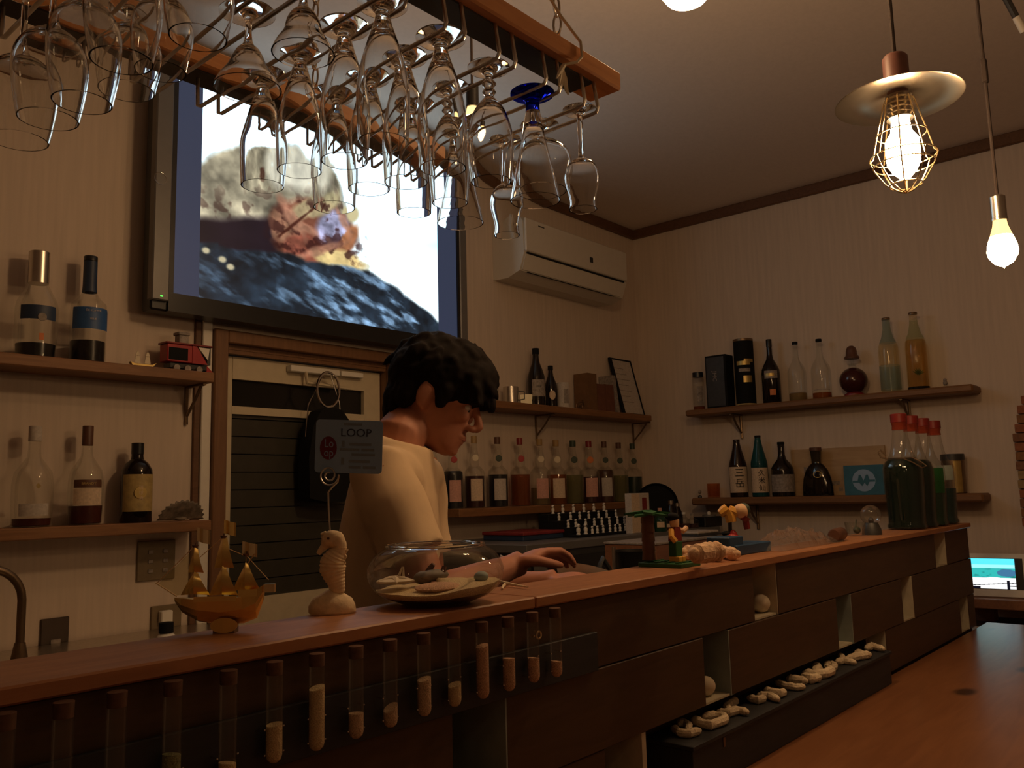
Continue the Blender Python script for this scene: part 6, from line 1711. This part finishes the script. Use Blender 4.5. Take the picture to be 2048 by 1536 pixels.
p = PY(1228, 1120, 1.5); z1 = PY(1226, 1094, 1.5).z; 
t = thing('steel_tap', 'thin upright steel water tap behind the bar', 'tap', (p.x, 1.5, 0))
part('riser', MB().tube([(0, 0, 0), (0, 0, z1)], .006, 8), M_STEEL, t)
part('bent_spout', MB().tube([(0, 0, z1-.12), (-.03, 0, z1-.06), (-.06, 0, z1-.03), (-.075, 0, z1-.05), (-.08, 0, z1-.09)], .008, 8), M_DGREY, t)

# ================================================================== TABLET AT THE RIGHT WALL
p = PX(1994, 1150, 3.93)
t = thing('tablet', 'white framed tablet showing a turquoise beach at the right edge', 'tablet', p)
nrm = Vector((-p.x, -p.y*.6, .45)).normalized(); rt = Vector((0, 0, 1)).cross(nrm).normalized(); up = nrm.cross(rt)
S = depth(p)/F
def tb_box(x0, x1, y0, y1, d0, d1, m, nm):
    o = MB().add([rt*x+up*y+nrm*d for d in (d0, d1) for y in (y0, y1) for x in (x0, x1)], [(0, 2, 3, 1), (4, 5, 7, 6), (0, 1, 5, 4), (2, 6, 7, 3), (0, 4, 6, 2), (1, 3, 7, 5)])
    return part(nm, o, m, t, smooth=False)
hw, hv = 62*S, 42*S
tb_box(-hw, hw, -hv, hv, -.008, 0, M_WHITE, 'frame')
tb_box(-hw+12*S, hw-16*S, -hv+14*S, hv-9*S, 0, .0008, M_BLACK, 'screen_glass')
NB = 96
u_, v_ = np.meshgrid((np.arange(NB)+.5)/NB, (np.arange(NB)+.5)/NB)
bi = np.ones((NB, NB, 3))
nn_ = fbm(u_, v_, 6, 8, 4, 21)
def lay_(mask, c): 
    global bi
    bi = np.where(mask[..., None], np.array(c), bi)
lay_(v_ < .20, (.36, .92, 1.0)); lay_((v_ >= .20) & (v_ < .31), (.62, .97, 1.0)); lay_((v_ >= .31) & (v_ < .64), (.20, .72, .70))
bi = bi*(1-.35*np.clip((nn_-.5)*4, 0, 1)*((v_ > .33) & (v_ < .64)))[..., None]
lay_(np.hypot((u_-.82)/.22, (v_-.47)/.12) < 1, (.25, .45, .60)); lay_(v_ >= .64+.03*np.sin(u_*9), (1, 1, 1))
lay_(np.abs(v_-(.90-.10*u_)) < .012, (.02, .05, .12)); lay_((np.abs(u_-.83) < .03) & (v_ > .72), (.02, .06, .12)); lay_((v_ > .93) & (u_ < .22), (.02, .05, .12)); lay_((np.abs(v_-.90) < .012) & (u_ > .8), (.02, .05, .12))
im2 = bpy.data.images.new('beach_picture', NB, NB, float_buffer=True); im2.colorspace_settings.name = 'Non-Color'
ra = np.ones((NB, NB, 4), dtype=np.float32); ra[..., :3] = (np.clip(bi, 0, 1)**2.2)[::-1]; im2.pixels.foreach_set(ra.ravel()); im2.pack()
x0, x1, y0, y1 = -hw+14*S, hw-30*S, -hv+15*S, hv-10*S
uvquad('screen', p+rt*x0+up*y0+nrm*.0014, p+rt*x1+up*y0+nrm*.0014, p+rt*x1+up*y1+nrm*.0014, p+rt*x0+up*y1+nrm*.0014, screen_mat('tablet_picture', im2, 1.1), t)
zb = p.z-hv*.92
t = thing('tablet_stand', 'brown wooden stand below the tablet with a pale notebook', 'stand', (3.98, p.y, 0))
part('stand_top', MB().box((3.86, p.y-.30, zb-.050), (4.26, p.y+.16, zb-.012), bev=.003), M_BOX, t, True)
part('post', MB().box((4.05, p.y-.26, 0), (4.12, p.y-.18, zb-.05)), M_BOX, t, True, smooth=False)
part('post', MB().box((4.05, p.y+.05, 0), (4.12, p.y+.13, zb-.05)), M_BOX, t, True, smooth=False)
part('lower_shelf', MB().box((3.60, p.y-.12, zb-.150), (4.20, p.y+.14, zb-.125), bev=.002), M_BOARD, t, True)
t = thing('notebook', 'pale notebook on the low shelf under the tablet', 'book', (3.75, p.y+.02, zb-.1248))
part('cover', MB().box((-.10, -.10, 0), (.10, .11, .006), bev=.001), M_GREYP, t)

# ================================================================== BARTENDER
def voxel(mb, name, vox, smooth_it, m, parent, world_off, disp=0.0, dscale=8.0):
    me = mb.mesh(name+'_raw', m, smooth=True)
    o = bpy.data.objects.new(name+'_raw', me); COL.objects.link(o)
    md = o.modifiers.new('r', 'REMESH'); md.mode = 'VOXEL'; md.voxel_size = vox; md.use_smooth_shade = True
    sm_ = o.modifiers.new('s', 'SMOOTH'); sm_.factor = .5; sm_.iterations = smooth_it
    dg = bpy.context.evaluated_depsgraph_get(); dg.update()
    me2 = bpy.data.meshes.new_from_object(o.evaluated_get(dg)); me2.name = name
    bpy.data.objects.remove(o)
    if disp:
        for v in me2.vertices:
            n_ = noise.noise(v.co*dscale)*disp
            v.co = v.co+v.normal*n_
    me2.transform(Matrix.Translation(-Vector(world_off)))
    me2.materials.clear(); me2.materials.append(m)
    me2.polygons.foreach_set('use_smooth', [True]*len(me2.polygons))
    ob = bpy.data.objects.new(name, me2); COL.objects.link(ob); ob.parent = parent
    return ob
ang = math.radians(6)
FD = (HR*math.cos(ang)-HN*math.sin(ang)).normalized()     # the way he faces: along the bar, a little towards the guests
RD = Vector((FD.y, -FD.x, 0))                             # his right
UPV = Vector((0, 0, 1))
N = PY(806, 896, 1.385)
ROOT = Vector((N.x-FD.x*.10, N.y-FD.y*.10, 0))
man = thing('person', 'bartender in a cream T-shirt looking down at his hands', 'person', ROOT)
ear = PY(856, 790, 1.325)
HC = ear-RD*.074
pit = math.radians(24)
fh = FD*math.cos(pit)-UPV*math.sin(pit); uh = UPV*math.cos(pit)+FD*math.sin(pit)
def hd(x, y, z): return HC+RD*x+fh*y+uh*z
HM = Matrix((RD, fh, uh)).transposed()
def ehd(mb, c, r, seg=16, rings=10, tilt=None):
    M = HM @ tilt if tilt is not None else HM
    mb.ell(hd(*c), r, seg, rings, M)
PEL = N-UPV*.53-FD*.09
SR, SL = N+RD*.165-UPV*.050-FD*.005, N-RD*.165-UPV*.050-FD*.005
ER = PD(862, 1200, 1.60); WR = PD(1022, 1134, 1.74)
EL = SL+FD*.02-UPV*.28-RD*.02; WL = PD(1090, 1165, 1.86)
body = MB()
lv_ = [(.128, .030, -.030, .022), (.118, .062, -.062, .046), (.098, .083, -.084, .061), (.070, .094, -.096, .070), (.045, .098, -.099, .073), (.022, .098, -.097, .073), (.004, .093, -.092, .071), (-.020, .092, -.080, .067), (-.045, .092, -.066, .061), (-.065, .093, -.050, .055), (-.085, .092, -.022, .046), (-.100, .086, .008, .034), (-.109, .072, .030, .016)]
n = 28; prev = None; b0 = len(body.v)
for z, yf_, yb_, hw_ in lv_:
    for k in range(n):
        a = 2*math.pi*k/n
        cx_ = math.cos(a); sy_ = math.sin(a)
        yc = (yf_+yb_)/2; hy = (yf_-yb_)/2
        body.v.append(tuple(hd(hw_*math.copysign(abs(cx_)**.9, cx_), yc+hy*math.copysign(abs(sy_)**.9, sy_), z)))
nl = len(lv_)
for j in range(nl-1):
    for k in range(n): body.f.append((b0+j*n+k, b0+(j+1)*n+k, b0+(j+1)*n+(k+1) % n, b0+j*n+(k+1) % n)); body.mi.append(0)
body.f.append(tuple(b0+k for k in range(n))); body.f.append(tuple(b0+(nl-1)*n+k for k in range(n))[::-1]); body.mi += [0, 0]
# nose, brow, lips, chin, ears
body.tube([hd(0, .093, .022), hd(0, .103, .004), hd(0, .114, -.014), hd(0, .121, -.026)], [.006, .008, .010, .0105], 10)
for s in (-1, 1):
    ehd(body, (s*.011, .104, -.032), (.009, .011, .008))
    ehd(body, (s*.028, .087, .028), (.022, .011, .008))
    ehd(body, (s*.033, .080, -.012), (.022, .014, .016))
    ehd(body, (s*.076, -.006, .000), (.010, .020, .032), tilt=Matrix.Rotation(s*.30, 3, 'Z'))
    ehd(body, (s*.074, .000, -.024), (.008, .009, .012))
ehd(body, (0, .115, -.028), (.011, .010, .009))
ehd(body, (0, .090, -.055), (.024, .012, .007)); ehd(body, (0, .088, -.067), (.022, .012, .007)); ehd(body, (0, .084, -.093), (.020, .011, .012)); ehd(body, (0, .084, -.078), (.024, .011, .010))
# neck, torso core, arms, legs: one surface
body.tube([hd(0, -.030, .0), hd(0, -.022, -.055), N+UPV*.03-FD*.005, N-UPV*.05-FD*.02], [.058, .055, .056, .058], 18)
body.tube([N-UPV*.06-FD*.02, N-UPV*.20-FD*.03, N-UPV*.38-FD*.06, PEL], [.062, .082, .090, .10], 20)
body.tube([N-UPV*.055, (N+SR)/2-UPV*.035, SR], [.050, .044, .044], 14); body.tube([N-UPV*.055, (N+SL)/2-UPV*.035, SL], [.050, .044, .044], 14)
for s_, e_, w_ in ((SR, ER, WR), (SL, EL, WL)):
    body.tube([s_, s_.lerp(e_, .35), s_.lerp(e_, .75), e_], [.045, .046, .042, .038], 14)
    body.tube([e_, e_.lerp(w_, .25), e_.lerp(w_, .65), w_], [.039, .042, .034, .025], 14)
for s in (-1, 1):
    hp = PEL+RD*(.09*s)-UPV*.03; kn = Vector((hp.x, hp.y, .49))+FD*.02; an = Vector((hp.x, hp.y, .09))
    body.tube([PEL, hp, hp.lerp(kn, .5), kn], [.10, .085, .075, .055], 14); body.tube([kn, kn.lerp(an, .3), an], [.055, .056, .036], 14)
    body.tube([an-UPV*.04, an-UPV*.045+FD*.08, an-UPV*.06+FD*.16], [.038, .036, .026], 12)
# right hand: palm, four unequal bent fingers, thumb from the side of the palm
def hand(w_, fwd, side, down, mb, s=1.0):
    """fwd along the fingers, side towards the thumb, down out of the palm"""
    pc = w_+fwd*.048*s
    M = Matrix((fwd, side, down)).transposed()
    mb.ell(pc, (.050*s, .038*s, .016*s), 16, 10, M)
    mb.tube([w_-fwd*.01, w_+fwd*.025*s], [.025, .027], 12)
    for k, (off, ln) in enumerate(((.028, .072), (.010, .080), (-.009, .075), (-.027, .060))):
        b_ = w_+fwd*(.084-.004*abs(k-1.3))*s+side*off*s
        p1 = b_+(fwd*.92+down*.30)*ln*.45*s; p2 = p1+(fwd*.65+down*.75)*ln*.32*s; p3 = p2+(fwd*.25+down*.96)*ln*.25*s
        mb.tube([w_+fwd*.05*s+side*off*.8*s, b_, p1, p2, p3], [.010*s, .0095*s, .0088*s, .0080*s, .0066*s], 10); mb.ell(p3, .0066*s, 8, 6)
    t0 = w_+fwd*.022*s+side*.028*s; t1 = t0+(fwd*.55+side*.55+down*.35)*.036*s; t2 = t1+(fwd*.80+side*.10+down*.50)*.030*s; t3 = t2+(fwd*.85+down*.45-side*.1)*.020*s
    mb.tube([w_+fwd*.012*s+side*.012*s, t0, t1, t2, t3], [.014*s, .0135*s, .0115*s, .0100*s, .0075*s], 10); mb.ell(t3, .0075*s, 8, 6)
kR = PD(1092, 1104, 1.79)
fw = (kR-WR).normalized()
up_ = (UPV-fw*UPV.dot(fw)).normalized(); tow = fw.cross(up_).normalized()      # back of the hand up, thumb towards the guests' side
if tow.dot(HN) > 0: tow = -tow
dn = (-up_*.94+tow*.25).normalized(); sd = (tow-dn*tow.dot(dn)).normalized()
hand(WR, fw, -sd if False else sd, dn, body)
fwL = (FD*.9+UPV*.1).normalized(); upL = (UPV-fwL*UPV.dot(fwL)).normalized()
hand(WL, fwL, RD, -upL, body)
voxel(body, 'body', .0042, 5, M_SKIN, man, ROOT)
# eyes
for s in (-1, 1):
    part('eye', MB().ell(hd(s*.032, .0795, .007)-ROOT, .0110, 14, 10), M_EYE, man)
    part('iris', MB().ell(hd(s*.032, .0862, .003)-ROOT, (.0052, .0052, .0052), 10, 8), M_BLACK, man)
part('lips', MB().tube([hd(-.020, .090, -.061)-ROOT, hd(-.008, .0985, -.061)-ROOT, hd(.008, .0985, -.061)-ROOT, hd(.020, .090, -.061)-ROOT], [.0015, .0032, .0032, .0015], 8), M_LIPS, man)
# hair
hair = MB()
ehd(hair, (0, -.004, .055), (.087, .114, .092), 24, 16)
ehd(hair, (0, -.040, .040), (.086, .085, .080), 20, 14)
ehd(hair, (0, .075, .078), (.064, .046, .046), 18, 12)
ehd(hair, (0, -.078, -.022), (.058, .032, .058), 16, 10)
ehd(hair, (0, -.074, -.060), (.046, .022, .040), 14, 10)
for s in (-1, 1):
    ehd(hair, (s*.074, .032, .016), (.012, .018, .034)); ehd(hair, (s*.070, -.045, -.008), (.018, .026, .040))
rnd = random.Random(4)
for k in range(46):                       # fringe locks falling forward, nape locks
    x = rnd.uniform(-.072, .072)
    y0 = .085-abs(x)*.45
    a_ = hd(x, y0+.012, .078+rnd.uniform(-.01, .01)); 
    b_ = hd(x*1.02, y0+.032+rnd.uniform(-.006, .006), .048); c_ = b_-UPV*rnd.uniform(.018, .036)+FD*rnd.uniform(-.006, .008)
    hair.tube([a_, b_, c_], [.013, .011, .004], 7)
for k in range(34):
    x = rnd.uniform(-.062, .062)
    a_ = hd(x, -.085+abs(x)*.25, rnd.uniform(-.03, .02)); b_ = a_-UPV*.03-FD*.008+RD*rnd.uniform(-.005, .005); c_ = b_-UPV*rnd.uniform(.008, .024)-FD*rnd.uniform(.0, .008)
    hair.tube([a_, b_, c_], [.013, .010, .004], 7)
for k in range(60):
    a = rnd.uniform(0, 2*math.pi); e = rnd.uniform(.15, 1.3)
    d_ = Vector((math.cos(a)*math.cos(e), math.sin(a)*math.cos(e), math.sin(e)))
    q_ = Vector((d_.x*.084, -.004+d_.y*.110, .055+d_.z*.090))
    t_ = Vector((-d_.x*.2, .35+d_.y*.1, -.3)) if d_.y > 0 else Vector((d_.x*.1, -.35, -.5))
    p0_ = hd(*q_); p1_ = hd(*(q_+t_*.045+d_*.006)); p2_ = hd(*(q_+t_*.09+d_*.0))
    hair.tube([p0_, p1_, p2_], [.012, .011, .004], 6)
voxel(hair, 'hair', .0052, 2, M_HAIR, man, ROOT, disp=.003, dscale=60)
# T-shirt
sh = MB()
def loft(mb, rings, seg=28):
    b_ = len(mb.v)
    for c, hw_, hd_, lean in rings:
        ax = (UPV*math.cos(lean)+FD*math.sin(lean)); fy = FD*math.cos(lean)-UPV*math.sin(lean)
        for k in range(seg):
            a = 2*math.pi*k/seg
            ca = math.cos(a); sa = math.sin(a)
            mb.v.append(tuple(c+RD*hw_*math.copysign(abs(ca)**.85, ca)+fy*hd_*math.copysign(abs(sa)**.9, sa)))
    m = len(rings)
    for j in range(m-1):
        for k in range(seg): mb.f.append((b_+j*seg+k, b_+j*seg+(k+1) % seg, b_+(j+1)*seg+(k+1) % seg, b_+(j+1)*seg+k)); mb.mi.append(0)
    mb.f.append(tuple(b_+k for k in range(seg))[::-1]); mb.f.append(tuple(b_+(m-1)*seg+k for k in range(seg))); mb.mi += [0, 0]
loft(sh, [(PEL-UPV*.10, .175, .112, .05), (PEL, .176, .110, .08), (N-UPV*.38-FD*.065, .168, .104, .12), (N-UPV*.26-FD*.036, .172, .102, .16), (N-UPV*.16-FD*.022, .178, .098, .20), (N-UPV*.09-FD*.012, .172, .088, .22), (N-UPV*.045-FD*.006, .146, .078, .24), (N-UPV*.012-FD*.002, .105, .072, .26), (N+UPV*.014-FD*.000, .078, .068, .28)])
for s_, e_ in ((SR, ER), (SL, EL)):
    s2 = s_-UPV*.002
    sh.tube([(N+s_)/2-UPV*.045, s2-UPV*.01, s2.lerp(e_, .25), s2.lerp(e_, .50), s2.lerp(e_, .66)], [.068, .064, .064, .063, .066], 20)
voxel(sh, 't_shirt', .0065, 5, M_SHIRT, man, ROOT, disp=.006, dscale=11)
tr = MB()
loft(tr, [(PEL-UPV*.16, .160, .115, 0), (PEL-UPV*.05, .170, .120, 0), (PEL+UPV*.04, .160, .115, .05)])
for s in (-1, 1):
    hp = PEL+RD*(.09*s)-UPV*.06; kn = Vector((hp.x, hp.y, .49))+FD*.02; an = Vector((hp.x, hp.y, .075))
    tr.tube([hp, hp.lerp(kn, .5), kn, kn.lerp(an, .5), an], [.095, .090, .075, .070, .064], 16)
voxel(tr, 'trousers', .009, 4, M_JEANS, man, ROOT)
for s in (-1, 1):
    c = PEL+RD*(.09*s)
    part('shoe', MB().ell(Vector((c.x, c.y, .045))+FD*.06-ROOT, (.14, .05, .045), 16, 10, Matrix((FD, RD, UPV)).transposed()), M_BLACK, man)
# cloth in his hands and white bowl
p = PD(1168, 1148, 1.97)
t = thing('white_bowl', 'small white bowl held under his hand', 'bowl', p-UPV*.02)
part('bowl_wall', MB().lathe([(0, -.03), (.03, -.03), (.06, .0), (.072, .028), (.068, .028), (.055, .0), (0, -.022)], 28, M=Matrix.Rotation(.35, 4, 'Y')), M_WHITE, t)
p = PD(1026, 1122, 2.0)
t = thing('white_cloth', 'crumpled white cloth hanging behind the fish bowl', 'cloth', (p.x, p.y, p.z-.06))
bq = MB(); n = 14
for i in range(n+1):
    for j in range(n+1):
        u, v = i/n, j/n
        o_ = HR*((u-.5)*.06+.02*(1-v)*(u-.5))+UPV*(.075*v*(1-.35*u))+HN*(.010*math.sin(u*9+v*3)+.006*noise.noise(Vector((u*5, v*5, 1))))
        bq.v.append(tuple(o_))
for i in range(n):
    for j in range(n): bq.f.append((i*(n+1)+j, (i+1)*(n+1)+j, (i+1)*(n+1)+j+1, i*(n+1)+j+1)); bq.mi.append(0)
o = part('cloth_sheet', bq, M_GREYP, t)
md = o.modifiers.new('thick', 'SOLIDIFY'); md.thickness = .002
